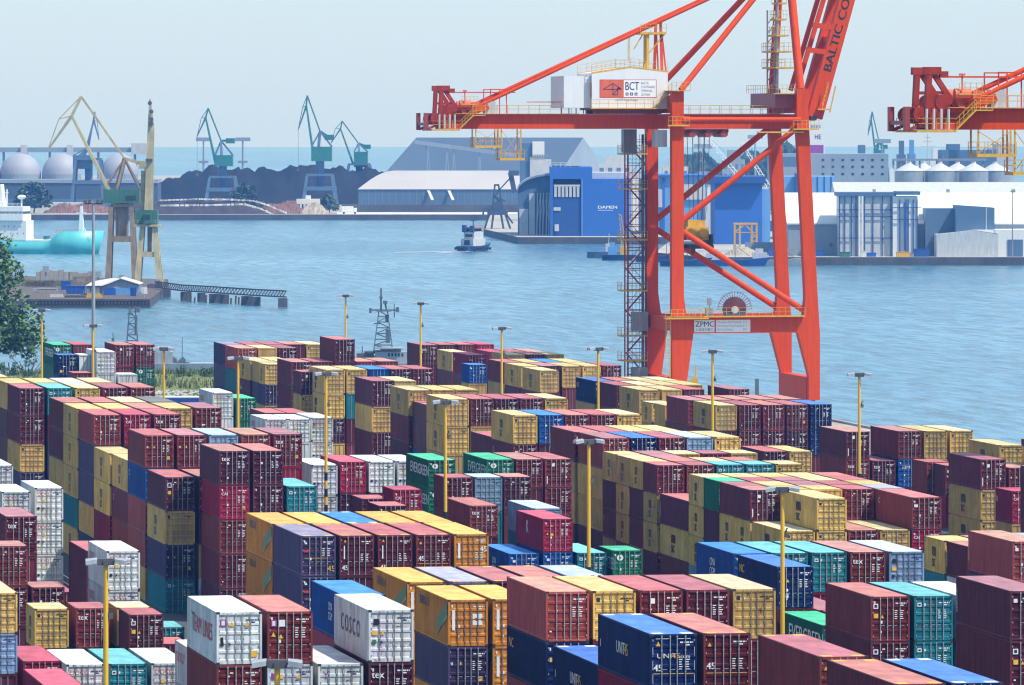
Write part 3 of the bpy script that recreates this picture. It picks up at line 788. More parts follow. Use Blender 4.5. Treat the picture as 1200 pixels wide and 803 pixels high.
SX = {
 'm': [('s', 'm', .38, 1.38, 1.35, 'black', 1.25, .13), ('s', 'sc', .38, .50, 1.10, 'black', 1.12, .13)],
 't': [('t', 'tex', .16, 2.04, .40, 'white', .95, .03)],
 'o': [('t', 'OOCL', .18, 2.22, .30, 'reddecal'), ('r', .62, .86, 1.62, 1.86, 'yellowdecal'), ('s', 'OOCL', .05, 1.55, .75, 'reddecal', 1.3)],
 'e': [('s', 'EVERGREEN', .20, 1.25, 1.15, 'white', 1.25), ('disc', .62, 2.25, .26, 'white'), ('disc', .62, 2.25, .10, 'greendecal')],
 'y': [('s', 'T', .16, 1.15, 1.15, 'navydecal', 1.2), ('s', 'EAM LINES', .24, 1.15, 1.05, 'reddecal', 1.15), ('r', .18, .52, 2.1, 2.48, 'purpledecal'), ('r', .26, .44, 2.16, 2.42, 'white'),
       ('tri', .66, 2.1, .3, 'yellowdecal'), ('tri', 1.5, 2.1, .3, 'yellowdecal'), ('r', 1.84, 2.18, .4, .74, 'yellowdecal'), ('r', .2, .36, 1.2, 1.5, 'black'), ('r', 1.48, 1.78, 1.15, 1.55, 'white')],
 'a': [('r', .18, .50, 2.05, 2.42, 'purpledecal'), ('r', .26, .42, 2.1, 2.36, 'white'), ('r', .60, .95, 2.05, 2.42, 'white'), ('tri', .2, 1.5, .24, 'yellowdecal'), ('tri', .6, 1.4, .24, 'yellowdecal')],
 'h': [('r', .2, .48, 2.05, 2.4, 'purpledecal'), ('t', 'T', .28, 2.1, .34, 'white'), ('tri', .62, 2.08, .28, 'yellowdecal'), ('tri', 1.55, 2.08, .28, 'yellowdecal')],
 'z': [('t', 'Y', .24, 2.06, .46, 'purpledecal')],
 'c': [('s', 'C O S C O', .20, 1.1, 1.05, 'navydecal', 1.05), ('r', .26, .56, 2.05, 2.4, 'black'), ('r', .18, .5, 1.5, 1.72, 'yellowdecal'), ('tri', .66, 1.52, .22, 'yellowdecal'), ('r', .2, .4, 1.0, 1.25, 'greendecal')],
 '4': [('t', '45', .15, 1.02, .36, 'white', .95, .05), ('r', .16, 2.28, .80, .83, 'yellowdecal'), ('tri', .22, 2.2, .2, 'yellowdecal')],
 '5': [('t', '45', .15, .42, .36, 'white', .95, .05), ('r', .30, .38, 1.2, 2.15, 'white'), ('tri', .3, 2.4, .18, 'yellowdecal')],
 'd': [('t', 'CAI', .15, 2.06, .24, 'white', 1.0, .06), ('r', 1.80, 2.1, .85, 1.12, 'yellowdecal')],
 'g': [('s', 'CMA', .36, 1.55, .62, 'white', 1.0), ('s', 'CGM', .36, .85, .62, 'white', 1.0), ('r', .3, .55, 2.1, 2.3, 'white')],
 'j': [('s', 'BELL-E', .14, 1.95, .62, 'black', 1.5, .09), ('arrow', .66, .97), ('r', .24, .42, 1.0, 2.25, 'white'), ('r', 1.5, 1.8, 1.75, 2.0, 'white'), ('r', 1.84, 2.1, 1.75, 2.0, 'white'), ('r', 1.5, 1.8, 1.3, 1.55, 'white'), ('r', 1.84, 2.1, 1.3, 1.55, 'white')],
 'n': [('r', .16, .46, 2.1, 2.42, 'lgreydecal' if False else 'white'), ('r', .22, .4, 2.16, 2.36, 'navydecal'), ('r', .18, .46, 1.5, 1.78, 'yellowdecal'), ('tri', .62, 1.5, .2, 'yellowdecal')],
 'x': [('r', .58, .86, 2.12, 2.42, 'white')],
 'w': [('s', 'GESEACO', .02, .7, .34, 'white', 'up'), ('r', .2, .42, 2.2, 2.42, 'white')],
 'b': [('r', .2, .5, .4, .75, 'yellowdecal'), ('r', .6, .9, 1.2, 1.3, 'white')],
 'f': [('r', .16, .50, 2.0, 2.4, 'white'), ('r', .22, .44, 2.06, 2.34, 'navydecal'), ('r', .18, .46, 1.42, 1.7, 'yellowdecal')],
 'k': [('r', .30, 1.0, 2.1, 2.16, 'white'), ('s', 'K', .30, 1.35, 1.1, 'white', 1.0)],
 'p': [('r', .2, .4, 2.2, 2.4, 'white')],
 'u': [('s', 'UNIT', .34, 1.15, 1.0, 'white', 1.1)],
}
SX['N4'] = [('s', 'UNIT', .36, 1.25, .70, 'white', 1.05), ('s', '45', .515, 1.25, .70, 'yellowdecal', 1.05), ('t', 'UNIT', .34, 1.62, .26, 'white', 1.3), ('t', '45', 1.12, 1.62, .26, 'yellowdecal', 1.3), ('t', '.com', 1.50, 1.62, .20, 'white', 1.1),
            ('t', '45', .17, .95, .36, 'white', .95, .05), ('r', .16, 2.28, .80, .83, 'yellowdecal'), ('tri', .3, 2.25, .24, 'yellowdecal'), ('q', .05, .06, 1.2, 1.6, 'white')] + \
           [('r', .13, .15, z, z+.5, 'white') for z in (.3, 1.0, 1.7)] + [('r', 2.29, 2.31, z, z+.5, 'white') for z in (.3, 1.0, 1.7)] + [('r', .3, 1.0, 2.62, 2.645, 'white'), ('r', 1.4, 2.1, 2.62, 2.645, 'white')]
SX['Nc'] = SX['Nn'] = [('s', 'NC', .05, 1.75, .62, 'yellowdecal', 1.3), ('r', .2, .34, 1.75, 2.0, 'orangedecal' if False else 'yellowdecal'), ('tri', .6, 1.8, .2, 'yellowdecal'), ('r', .55, .75, .7, 1.0, 'white')]
SX['Bz'] = [('s', 'ZIM', .3, 1.3, 1.0, 'white', 1.2), ('t', 'ZIM', .35, 1.9, .34, 'white', 1.2)]
SX['Bw'] = [('s', 'CMA', .55, 1.6, .55, 'white', .95), ('s', 'CGM', .55, 1.0, .55, 'white', .95)]
SX['Pg'] = [('t', '45', 1.86, .36, .40, 'yellowdecal', 1), ('tri', .24, 2.3, .2, 'white'), ('r', .2, .6, 1.72, 1.9, 'rustdecal' if False else 'reddecal'), ('r', .25, 1.9, 1.28, 1.31, 'yellowdecal')]
SX['O5'] = [('r', .26, .42, 1.15, 2.25, 'white'), ('t', '45', 1.80, 1.62, .40, 'white', 1, .03)]
SX['Rk'] = [('s', 'K', .38, 1.25, 1.2, 'white', .9), ('r', .62, .84, 1.4, 1.62, 'yellowdecal'), ('tri', .62, 2.2, .18, 'yellowdecal'), ('tri', .25, 1.5, .18, 'yellowdecal')]
SX['Rd'] = SX['d'] + [('s', 'CAI', .05, 1.75, .5, 'white', .9)]
SX['Mo'] = [('r', .16, .24, .4, 1.15, 'white'), ('r', .62, .88, 2.12, 2.42, 'white'), ('r', 1.82, 1.98, .9, 1.15, 'white')]
SX['Sw'] = [('r', .2, .5, 2.05, 2.35, 'black'), ('r', .18, .5, 1.5, 1.75, 'yellowdecal')]
SX['Mc'] = [('s', 'C', .08, 1.7, .55, 'white', 1.0), ('r', .2, .5, 2.0, 2.25, 'white')]
SX['Bc'] = [('s', 'C', .08, 1.7, .6, 'white', 1.1)]
SX['Ro'] = [('r', .3, .9, 2.1, 2.2, 'white')]
SX['Ta'] = []

def mark_mesh(code, L, variant):
    fam = code[0] if code[0] in STY else ('W' if code[0] in 'SL' else 'M')
    items = list(STY[fam](variant))
    if code[1:] in ('4', '5'): items = [q if q[0] != 'r' or q[1] < 1.45 or q[3] > 2.2 else ('r', q[1], q[2], q[3]-.42, q[4]-.42, q[5]) for q in plate('white', variant)]
    if len(code) > 1: items += SX.get(code, SX.get(code[1], []))
    mb = MB(); py = 0.0255; sx = -0.004
    for n, it in enumerate(items):
        e = n*0.0003
        if it[0] == 'r':
            _, a, b, c, d, mt = it; mb.add([(a,py-e,c),(b,py-e,c),(b,py-e,d),(a,py-e,d)], [(0,1,2,3)], LI[mt])
        elif it[0] == 'tri':
            _, x, z, s_, mt = it; mb.add([(x,py-e,z),(x+s_,py-e,z),(x+s_/2,py-e,z+s_)], [(0,1,2)], LI[mt])
        elif it[0] == 'disc':
            _, x, z, r_, mt = it
            mb.add([(x+r_*math.cos(k*math.pi/10), py-e, z+r_*math.sin(k*math.pi/10)) for k in range(20)], [tuple(range(20))], LI[mt])
        elif it[0] == 't':
            text(mb, it[1], (it[2], py-e, it[3]), (1,0,0), (0,0,1), it[4]*1.35, LI[it[5]], it[6] if len(it) > 6 else 1.0, it[7] if len(it) > 7 else 0.0)
        elif it[0] == 's' and len(it) > 6 and it[6] == 'up':
            text(mb, it[1], (sx-e, L*(1-it[2])-.1, it[3]), (0,0,1), (0,1,0), it[4], LI[it[5]], 1.0, 0.04)
        elif it[0] == 's':
            text(mb, it[1], (sx-e, L*(1-it[2]), it[3]), (0,-1,0), (0,0,1), it[4]*1.3, LI[it[5]], it[6]*(0.62 if L < 8 else 1.0), it[7] if len(it) > 7 else 0.03)
        elif it[0] == 'q':
            _, a, b, c, d, mt = it; mb.add([(sx-e,L*(1-a),c),(sx-e,L*(1-b),c),(sx-e,L*(1-b),d),(sx-e,L*(1-a),d)], [(0,1,2,3)], LI[mt])
        elif it[0] == 'arrow':
            ya, yb = L*(1-it[1]), L*(1-it[2])
            mb.add([(sx-e,ya,1.45),(sx-e,ya,.42),(sx-e,yb,1.75),(sx-e,yb,2.72)], [(0,1,2,3)], LI['greendecal'])
            mb.add([(sx-e-.001,ya,.52),(sx-e-.001,ya-.25,.52),(sx-e-.001,yb,1.95),(sx-e-.001,yb,1.8)], [(0,1,2,3)], LI['yellowdecal'])
    return mb
def corner_mesh(L, mi=0):
    mb = MB(); z = HN-0.0225
    for y0, y1 in ((0.18, 0.95), (L-0.95, L-0.18)):
        mb.box(0.18, 0.75, y0, y1, z-0.004, z, 0); mb.box(W_-0.75, W_-0.18, y0, y1, z-0.004, z, 0)
    return mb

BODY_ME = {k: body_mesh(L).mesh('container_body', [MAT['cpaint'], MAT['fitting']]) for k, L in LEN.items()}
ROOF_ME = {k: roof_mesh(L).mesh('container_roof', MAT['croof']) for k, L in LEN.items()}
RODM = {0: MAT['galv'], 1: MAT['rod_dark']}
DOOR_ME = {(s_, r_, t_): door_mesh(s_, r_).mesh('container_door', [MAT['cpaint'], RODM[t_]]) for s_ in (0, 1) for r_ in (0, 1) for t_ in (0, 1)}
ROD_ME = {}
for s_ in (0, 1):
    for t_ in (0, 1):
        for i_, x_ in enumerate(rod_x(s_)):
            q_ = MB(); rod(q_, x_); ROD_ME[(s_, i_, t_)] = q_.mesh('lock_rod', RODM[t_])
CORN_ME = {mt: corner_mesh(LEN[45]).mesh('corner_strip', MAT[mt]) for mt in ('yellowdecal', 'white')}
MARK_ME = {}
def mark_me(code, k, variant):
    key = (code if len(code) == 1 else code, k, variant)
    if key not in MARK_ME: MARK_ME[key] = mark_mesh(code, LEN[k], variant).mesh('container_lettering', [MAT[n] for n in LM])
    return MARK_ME[key]

def build_list():
    out = []; r = random.Random(3)
    for rid, ac, px, py, z, L, pitch, cols in ROWS:
        X, Y = inv(px, py, z); X0 = X - ac*pitch
        for cdef in cols:
            ci, cz, t = cdef[:3]
            zz = cz or z; n = max(1, round(zz/2.75)); h = zz/n; tiers = t.split()
            while len(tiers) < n: tiers.append(r.choice('MMMMTTPEW'))
            for k, code in enumerate(tiers[:n]):
                out.append(dict(row=rid, col=ci, down=k, n=n, code=code, X=X0+ci*pitch, Y=Y, z=zz-(k+1)*h, h=h, k=L, L=LEN[L]))
    return out
def visible(B, W=1200, Hh=803):
    zb = np.full((Hh, W), 1e9); idm = np.full((Hh, W), -1, int)
    dv = np.zeros(len(B), int); dm = np.zeros((Hh, W), bool)
    def fill(P, i, door):
        xs = [p[0] for p in P]; ys = [p[1] for p in P]
        x0, x1 = max(0, int(min(xs))), min(W, int(max(xs))+2); y0, y1 = max(0, int(min(ys))), min(Hh, int(max(ys))+2)
        if x1 <= x0 or y1 <= y0: return
        gx, gy = np.meshgrid(np.arange(x0, x1)+.5, np.arange(y0, y1)+.5); ins = np.ones(gx.shape, bool)
        for q in range(4):
            a, b = P[q], P[(q+1) % 4]; ins &= ((b[0]-a[0])*(gy-a[1])-(b[1]-a[1])*(gx-a[0])) >= 0
        A = np.array([[p[0], p[1], 1] for p in P]); qq = np.linalg.lstsq(A, np.array([1/p[2] for p in P]), rcond=None)[0]
        d = 1/(gx*qq[0]+gy*qq[1]+qq[2]); sub = zb[y0:y1, x0:x1]; m = ins & (d < sub)
        sub[m] = d[m]; idm[y0:y1, x0:x1][m] = i; dm[y0:y1, x0:x1][m] = door
    for i, b in enumerate(B):
        X, Y, Z, h, L, w = b['X'], b['Y'], b['z'], b['h']-.02, b['L'], W_
        p = lambda x, y, z: proj(X+x, Y+y, Z+z)
        fill([p(0,0,h), p(0,L,h), p(w,L,h), p(w,0,h)], i, False)
        fill([p(0,0,0), p(0,0,h), p(w,0,h), p(w,0,0)], i, True)
        fill([p(0,0,0), p(0,L,0), p(0,L,h), p(0,0,h)], i, False)
    vis = np.bincount(idm[idm >= 0], minlength=len(B)); dv = np.bincount(idm[(idm >= 0) & dm], minlength=len(B))
    return vis, dv

BOX = build_list()
VIS, DVIS = visible(BOX)
order = sorted(range(len(BOX)), key=lambda i: -VIS[i])
SINGLE = set(i for i in order[:300] if VIS[i] > 0)
RODDED = set(sorted((i for i in SINGLE), key=lambda i: -DVIS[i])[:110])

# ---- labels
FEAT = dict(m='with black side letters', t='with lowercase white letters', o='with red letters', e='with white block letters', j='with a green stripe', d='with short white capitals',
            y='with long red side letters', c='with dark side letters', g='with white side letters', n='with pale square stickers', w='with small white side letters', x='with one white sticker', h='with yellow warning triangles', z='with one purple letter')
FEAT['4'] = FEAT['5'] = 'numbered 45'
ORD = ['leftmost', 'second', 'third', 'fourth', 'fifth', 'sixth', 'seventh']
DOWN = ['top', 'second from top', 'third from top', 'fourth from top', 'fifth from top']
def feat(b): return FEAT.get(b['code'][1], '') if len(b['code']) > 1 else ''
byrow = {}
for i, b in enumerate(BOX):
    if VIS[i] > 6: byrow.setdefault(b['row'], []).append(i)
at_ = {(b['row'], b['col'], b['down']): i for i, b in enumerate(BOX)}
def nm(i): return CNAME[BOX[i]['code'][0]]
def an(w): return ('an ' if w[0] in 'aeiou' else 'a ') + w
def label_for(i):
    b = BOX[i]; row = byrow[b['row']]; ph = PHR[b['row']]; c = nm(i); f = feat(b)
    cols = sorted({BOX[j]['col'] for j in row})
    lone = len(cols) == 1
    def rel(j, dc, dd):
        q = BOX[j]; k = at_.get((q['row'], q['col']+dc, q['down']+dd)); return nm(k) if k is not None and VIS[k] > 6 else None
    def uniq(key):
        me = key(i); return me and sum(1 for j in row if key(j) == me) == 1
    tries = []
    if uniq(lambda j: nm(j)): tries.append(f'{c} container, {ph}')
    if f and uniq(lambda j: (nm(j), feat(BOX[j]))): tries.append(f'{c} container {f}, {ph}')
    if uniq(lambda j: (nm(j), BOX[j]['down'])):
        tries.append(f"{c} container {'on top' if b['down'] == 0 else DOWN[b['down']]}, {ph}")
    if rel(i, 0, 1) and uniq(lambda j: rel(j, 0, 1) and (nm(j), rel(j, 0, 1))): tries.append(f'{c} container on {an(rel(i,0,1))} one, {ph}')
    if rel(i, 0, -1) and uniq(lambda j: rel(j, 0, -1) and (nm(j), rel(j, 0, -1))): tries.append(f'{c} container under {an(rel(i,0,-1))} one, {ph}')
    if rel(i, 1, 0) and rel(i, -1, 0) and uniq(lambda j: rel(j, 1, 0) and rel(j, -1, 0) and (nm(j), rel(j, 1, 0), rel(j, -1, 0))):
        tries.append(f'{c} container between {rel(i,-1,0)} and {rel(i,1,0)}, {ph}')
    k = cols.index(b['col'])
    st = 'only stack' if lone else ('rightmost stack' if k == len(cols)-1 else 'leftmost stack' if k == 0 else f'{ORD[k]} stack from left')
    tries.append(f"{c} container {DOWN[b['down']].replace(' from top',' down')} in {st}, {ph}")
    for t in tries:
        if 4 <= len(t.split()) <= 16: return t
    return tries[-1]

stuff = MB(); stuff_cols = []
def stuff_box(b, r):
    X, Y, Z, h, L, w = b['X'], b['Y'], b['z'], b['h']-0.02, b['L'], W_
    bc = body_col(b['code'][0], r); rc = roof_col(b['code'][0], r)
    if b['code'][0] in 'MPK': bc = tuple(x*1.4+.006 for x in bc)  # body colour raised to carry sky sheen and dust
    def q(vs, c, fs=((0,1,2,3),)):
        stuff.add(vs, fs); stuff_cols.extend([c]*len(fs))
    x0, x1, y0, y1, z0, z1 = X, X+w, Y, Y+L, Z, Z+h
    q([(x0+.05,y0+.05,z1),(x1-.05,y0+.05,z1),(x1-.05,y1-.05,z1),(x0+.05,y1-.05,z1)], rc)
    n0 = len(stuff.f); stuff.box(x0, x1, y0+.06, y1, z0, z1-.01); stuff_cols.extend([bc]*(len(stuff.f)-n0))
    for a, b_, c_, d_ in ((x0, x0+.11, z0, z1), (x1-.11, x1, z0, z1), (x0+.11, x1-.11, z0, z0+.16), (x0+.11, x1-.11, z1-.14, z1-.004)):
        n0 = len(stuff.f); stuff.box(a, b_, y0, y0+.059, c_, d_); stuff_cols.extend([bc]*(len(stuff.f)-n0))
    if b['code'][0] in 'MREGBNPK':
        for rx in (.60, 1.04, 1.40, 1.84):
            n0 = len(stuff.f); stuff.box(x0+rx-.019, x0+rx+.019, y0+.012, y0+.055, z0+.07, z1-.07); stuff_cols.extend([(.42,.41,.41)]*(len(stuff.f)-n0))
    else:
        for rx in (.60, 1.04, 1.40, 1.84):
            n0 = len(stuff.f); stuff.box(x0+rx-.019, x0+rx+.019, y0+.012, y0+.055, z0+.07, z1-.07); stuff_cols.extend([(.3,.3,.3)]*(len(stuff.f)-n0))

GROUP = 'shipping containers stacked in the yard'
used = {}
for i, b in enumerate(BOX):
    r = random.Random(i*7+1); c0 = b['code'][0]
    if i not in SINGLE:
        stuff_box(b, r); continue
    lab = label_for(i)
    if len(lab.split()) > 16: print('LONG', lab)
    used.setdefault(lab, []).append(i)
    t = thing('shipping_container', lab, 'container', (b['X'], b['Y'], b['z']), 0, GROUP)
    t.scale = (1, 1, (b['h']-0.004)/HN)
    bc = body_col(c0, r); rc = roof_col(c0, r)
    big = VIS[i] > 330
    kb = 1.8 if c0 in 'MPK' else 1.12 if c0 == 'T' else 1.0  # side walls lightened in the colour for sky sheen, dust and fading
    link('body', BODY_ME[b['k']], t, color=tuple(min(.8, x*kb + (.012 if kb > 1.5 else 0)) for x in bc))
    link('roof', ROOF_ME[b['k']], t, color=rc)
    dark_rods = 1 if c0 in 'TOWSL' and r.random() < 0.75 else 0
    if DVIS[i] > 15:
        for s_ in (0, 1):
            sep = i in RODDED
            dco = tuple(min(.8, x*r.uniform(.95, 1.06)) for x in bc)
            d = link('door', DOOR_ME[(s_, 0 if sep else 1, dark_rods)], t, color=dco)
            if sep:
                for q in (0, 1): link('lock_rod', ROD_ME[(s_, q, dark_rods)], d)
    else:
        for s_ in (0, 1): link('door', DOOR_ME[(s_, 1, dark_rods)], t, color=bc)
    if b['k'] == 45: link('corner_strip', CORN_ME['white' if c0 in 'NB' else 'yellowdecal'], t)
    if c0 != 'D': link('lettering', mark_me(b['code'], b['k'], i % 5 if len(b['code']) == 1 or b['code'][0] in 'MT' else 0), t)
for lab, ids in used.items():
    if len(ids) > 1: print('SHARED LABEL', lab, len(ids))
so = stuff.build('stacked_containers', MAT['cstuff'])
ca = so.data.color_attributes.new('Col', 'FLOAT_COLOR', 'CORNER')
buf = []
for p, c in zip(so.data.polygons, stuff_cols):
    for _ in range(p.loop_total): buf += [c[0], c[1], c[2], 1.0]
ca.data.foreach_set('color', buf)
tag(so, 'mixed maroon, tan and white containers glimpsed between and under the nearer ones', 'containers', 'shipping containers stacked in the yard', 'stuff')

# ------------------------------------------------------------------ ship-to-shore gantry cranes
def sts_crane():
    t = thing('gantry_crane', 'complete red gantry crane with white lettered machinery house and raised boom', 'crane', (176, 842, 0), 0, 'red gantry cranes along the quay')
    R, Yl, Dk = MAT['crane_red'], MAT['crane_yel'], MAT['crane_dk']
    yn, yf = -8.5, 8.5
    LEGS = {'l': [(-1.2, 3.0), (0.5, 3.0), (1.72, 12.05), (1.72, 12.6), (0.78, 14.6), (0.42, 17.2), (0.42, 44.8), (-1.2, 44.8)],
            'w': [(19.25, 3.0), (19.25, 12.2), (18.95, 17.0), (17.65, 42.0), (17.65, 45.2), (16.05, 45.2), (16.05, 40.5), (17.25, 17.0), (17.0, 14.6), (16.2, 12.2), (17.75, 6.3), (17.75, 3.0)]}
    for y in (yn, yf):
        for k in 'lw':
            mb = MB(); mb.prism(LEGS[k], 'y', y-.75, y+.75); mb.build('leg', R, t)
        mb = MB(); mb.box(0.45, 17.2, y-.7, y+.7, 12.15, 14.3); mb.build('portal_beam', R, t)
        yo = y-.62 if y < 0 else y+.62
        for p, q, r_ in (((0.2, y, 27.2), (16.6, y, 40.2), .42), ((0.2, y, 26.0), (17.4, y, 15.0), .42), ((0.2, yo, 41.0), (16.6, yo, 41.0), .34)):
            m2 = MB(); m2.tube(p, q, r_, 14); m2.build('brace', R, t)
    for x in (-0.35, 18.45):
        mb = MB(); mb.box(x-.82, x+.82, yn+.76, yf-.76, 3.0, 6.1); mb.build('sill_beam', R, t)
        for y in (-7.2, -3.6, 3.6, 7.2):
            m2 = MB(); m2.prism([(y-1.6, 1.0), (y+1.6, 1.0), (y+.5, 2.98), (y-.5, 2.98)], 'x', x-.45, x+.45, 0)
            for q in (-1.1, -.35, .35, 1.1): m2.tube((x-.2, y+q, .42), (x+.2, y+q, .42), .40, 14, 1)
            m2.build('bogie', [Dk, MAT['steel']], t)
    for x in (-.4, 16.9):
        mb = MB(); mb.box(x-.6, x+.6, yn+.76, yf-.76, 41.9, 44.3); mb.build('cross_beam', R, t)
    mb = MB(); mb.box(-1.0, .3, yn+.76, yf-.76, 12.4, 14.2); mb.build('cross_beam', R, t)
    for y in (-2.6, 2.6):
        mb = MB(); mb.prism([(-31.5, 39.75), (17.9, 39.75), (17.9, 41.75), (-29.6, 41.75), (-31.5, 41.0)], 'y', y-.65, y+.65); mb.build('girder', R, t)
        m2 = MB(); yo = y-1.25 if y < 0 else y+1.25
        m2.box(-30, -12.9, min(y, yo), max(y, yo), 41.78, 41.84); m2.box(.6, 15.6, min(y, yo), max(y, yo), 41.78, 41.84)
        m2.rail((-27.2, yo, 41.84), (-14.0, yo, 41.84), 1.1, 1.5, .05); m2.rail((1.0, yo, 41.84), (15.4, yo, 41.84), 1.1, 1.4, .05)
        m2.build('walkway', Yl, t)
        m3 = MB()
        m3.bar((-31.5, y, 44.7), (-23, y, 44.7), .12); m3.bar((-20.5, y, 43.4), (-13.5, y, 43.4), .10)
        for xa, xb, zt in ((-26.4, -24.2, 45.1), (-15.6, -13.6, 43.9)):
            m3.bar((xa, y, 41.8), (xa, y, zt), .12); m3.bar((xa-.06, y, zt), (xb+.06, y, zt), .12); m3.bar((xb, y, zt), (xb, y, 41.8), .12)
        m3.build('pipe_frame', R, t)
    for x in (-31.0, -18.5, -10, -4):
        mb = MB(); mb.box(x-.4, x+.4, -1.94, 1.94, 39.9, 41.6); mb.build('girder_tie', R, t)
    for y in (-3.0, 1.6):
        mb = MB()
        mb.bar((-33.4, y, 41.2), (-33.2, y, 45.1), .5, .75); mb.bar((-32.9, y, 45.2), (-30.2, y, 41.2), .45, .5); mb.bar((-34.2, y, 41.0), (-29.4, y, 41.0), .6, .8)
        mb.box(-33.7, -32.1, y-.4, y+.4, 44.9, 45.6); mb.box(-32.2, -31.4, y-.3, y+.3, 44.6, 45.2); mb.bar((-33.0, y, 43.2), (-31.4, y, 43.2), .3)
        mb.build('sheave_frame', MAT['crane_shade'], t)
    for y in (-3.0, -.7, 1.6, 2.9):
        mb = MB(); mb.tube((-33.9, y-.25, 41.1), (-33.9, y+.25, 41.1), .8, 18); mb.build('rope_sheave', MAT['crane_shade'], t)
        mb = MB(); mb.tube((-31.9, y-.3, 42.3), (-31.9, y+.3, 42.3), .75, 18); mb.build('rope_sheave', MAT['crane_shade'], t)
    for x in (-33.6, -32.9, -32.2, -31.5): mb = MB(); mb.tube((x, -3.7, 39.8), (x, -3.7, 41.7), .13, 8); mb.build('hydraulic_cylinder', MAT['lgrey'], t)
    mb = MB(); mb.box(-35.6, -35.1, -3.4, -2.7, 39.6, 41.9); mb.box(-35.6, -35.1, 2.7, 3.4, 39.6, 41.9); mb.box(-35.5, -35.2, -2.7, 2.7, 40.2, 40.6); mb.bar((-35.2, -3, 39.7), (-34.0, -3, 40.2), .3); mb.bar((-35.2, 3, 39.7), (-34.0, 3, 40.2), .3); mb.build('end_bumper', Dk, t)
    mb = MB(); mb.box(-34.7, -30.9, -4.4, 4.0, 39.5, 39.72)
    mb.rail((-34.6, -4.35, 39.72), (-31, -4.35, 39.72), 1.1, .8, .05); mb.rail((-34.6, -4.35, 39.72), (-34.6, 3.9, 39.72), 1.1, 1.6, .05)
    mb.bar((-31, -3.95, 39.65), (-29.0, -3.95, 41.6), .9, .12); mb.rail((-31, -4.35, 39.7), (-29.0, -4.35, 41.6), 1.0, .6, .05)
    mb.box(-29.2, -27.4, -4.4, -3.4, 41.5, 41.62); mb.rail((-29.2, -4.35, 41.62), (-27.4, -4.35, 41.62), 1.1, .6, .05)
    mb.box(-30.6, -28.4, -4.2, -3.4, 43.0, 43.1); mb.rail((-30.6, -4.2, 43.1), (-28.4, -4.2, 43.1), 1.0, .5, .05)
    mb.build('end_platform', Yl, t)
    mb = MB(); mb.box(-30.9, -28.4, -2.6, 2.6, 41.8, 42.7); mb.tube((-30.6, -2.4, 43.0), (-29.0, -2.4, 43.0), .6, 12); mb.tube((-30.2, 2.2, 43.0), (-28.9, 2.2, 43.0), .55, 12)
    mb.box(-29.0, -28.0, -3.1, -2.0, 42.0, 43.4); mb.bar((-30.0, -3, 43.4), (-30.0, -3, 44.9), .14); mb.box(-30.25, -29.75, -3.2, -2.8, 44.8, 45.0); mb.build('hoist_motor', MAT['orange'], t)
    mb = MB(); mb.box(-27.3, -25.8, -3.2, -1.6, 41.86, 43.5); mb.build('electric_cabinet', MAT['lgrey'], t)
    for x0, x1, z in ((-28.6, -25.5, 37.5), (-25.1, -22.4, 35.8)):
        mb = MB()
        for x in (x0, x1):
            for y in (-3.6, -.8): mb.bar((x, y, z), (x, y, 39.74), .15)
        mb.box(x0-.2, x1+.5, -3.8, -.6, z-.3, z); mb.rail((x0-.2, -3.8, z), (x1+.5, -3.8, z), 1.1, .7, .05); mb.rail((x0-.2, -.6, z), (x1+.5, -.6, z), 1.1, .9, .05)
        mb.bar((x0, -3.7, z+.1), (x1, -3.7, 39.6), .07); mb.bar((x1, -3.7, z+.1), (x0, -3.7, 39.6), .07)
        mb.build('hanging_platform', Yl, t)
    # machinery house with its sign
    mb = MB(); mb.prism([(-12.9, 42.6), (-2.4, 42.6), (-2.4, 47.5), (-7.6, 48.1), (-12.9, 47.3)], 'y', -5.0, 5.4)
    hs = mb.build('machinery_house', MAT['housewhite'], t)
    mb = MB(); mb.box(-16.6, -12.93, -4.2, 5.3, 42.6, 46.9); mb.build('annex', MAT['housewhite'], hs)
    mb = MB(); mb.box(-13.2, -2.1, -5.9, -5.05, 42.45, 42.6); mb.rail((-13.2, -5.9, 42.6), (-4.6, -5.9, 42.6), 1.1, 1.2, .05)
    mb.bar((-4.6, -5.55, 42.6), (-2.0, -5.55, 44.9), .6, .12); mb.rail((-4.6, -5.9, 42.6), (-2.0, -5.9, 44.9), 1.0, .7, .05)
    mb.build('house_gallery', Yl, hs)
    mb = MB()
    for a, b in (((-12.9, -4.9, 47.32), (-7.6, -4.9, 48.12)), ((-7.6, -4.9, 48.12), (-2.4, -4.9, 47.52)), ((-12.9, 5.3, 47.32), (-7.6, 5.3, 48.12)), ((-7.6, 5.3, 48.12), (-2.4, 5.3, 47.52))):
        mb.rail(a, b, 1.15, 1.3, .045); mb.bar(a, b, .22)
    mb.build('roof_rail', Yl, hs)
    mb = MB(); mb.box(-12.2, -2.9, -3.2, -2.0, 41.78, 42.6); mb.box(-12.2, -2.9, 2.0, 3.2, 41.78, 42.6); mb.box(-12.6, -2.6, -4.8, 5.2, 42.3, 42.58); mb.build('house_base', Dk, hs)
    ys = -5.02; mb = MB()
    def pl(x0, x1, z0, z1, mi, e=0.0): mb.add([(x0, ys-e, z0), (x1, ys-e, z0), (x1, ys-e, z1), (x0, ys-e, z1)], [(0,1,2,3)], mi)
    sx0, sx1, sz0, sz1 = -11.75, -4.05, 44.05, 46.35
    pl(sx0-.08, sx1+.08, sz0-.08, sz1+.08, 2, .003); pl(sx0, sx1, sz0, sz1, 0, .006); pl(sx0, sx0+3.25, sz0, sz1, 1, .009)
    lx = sx0+.4
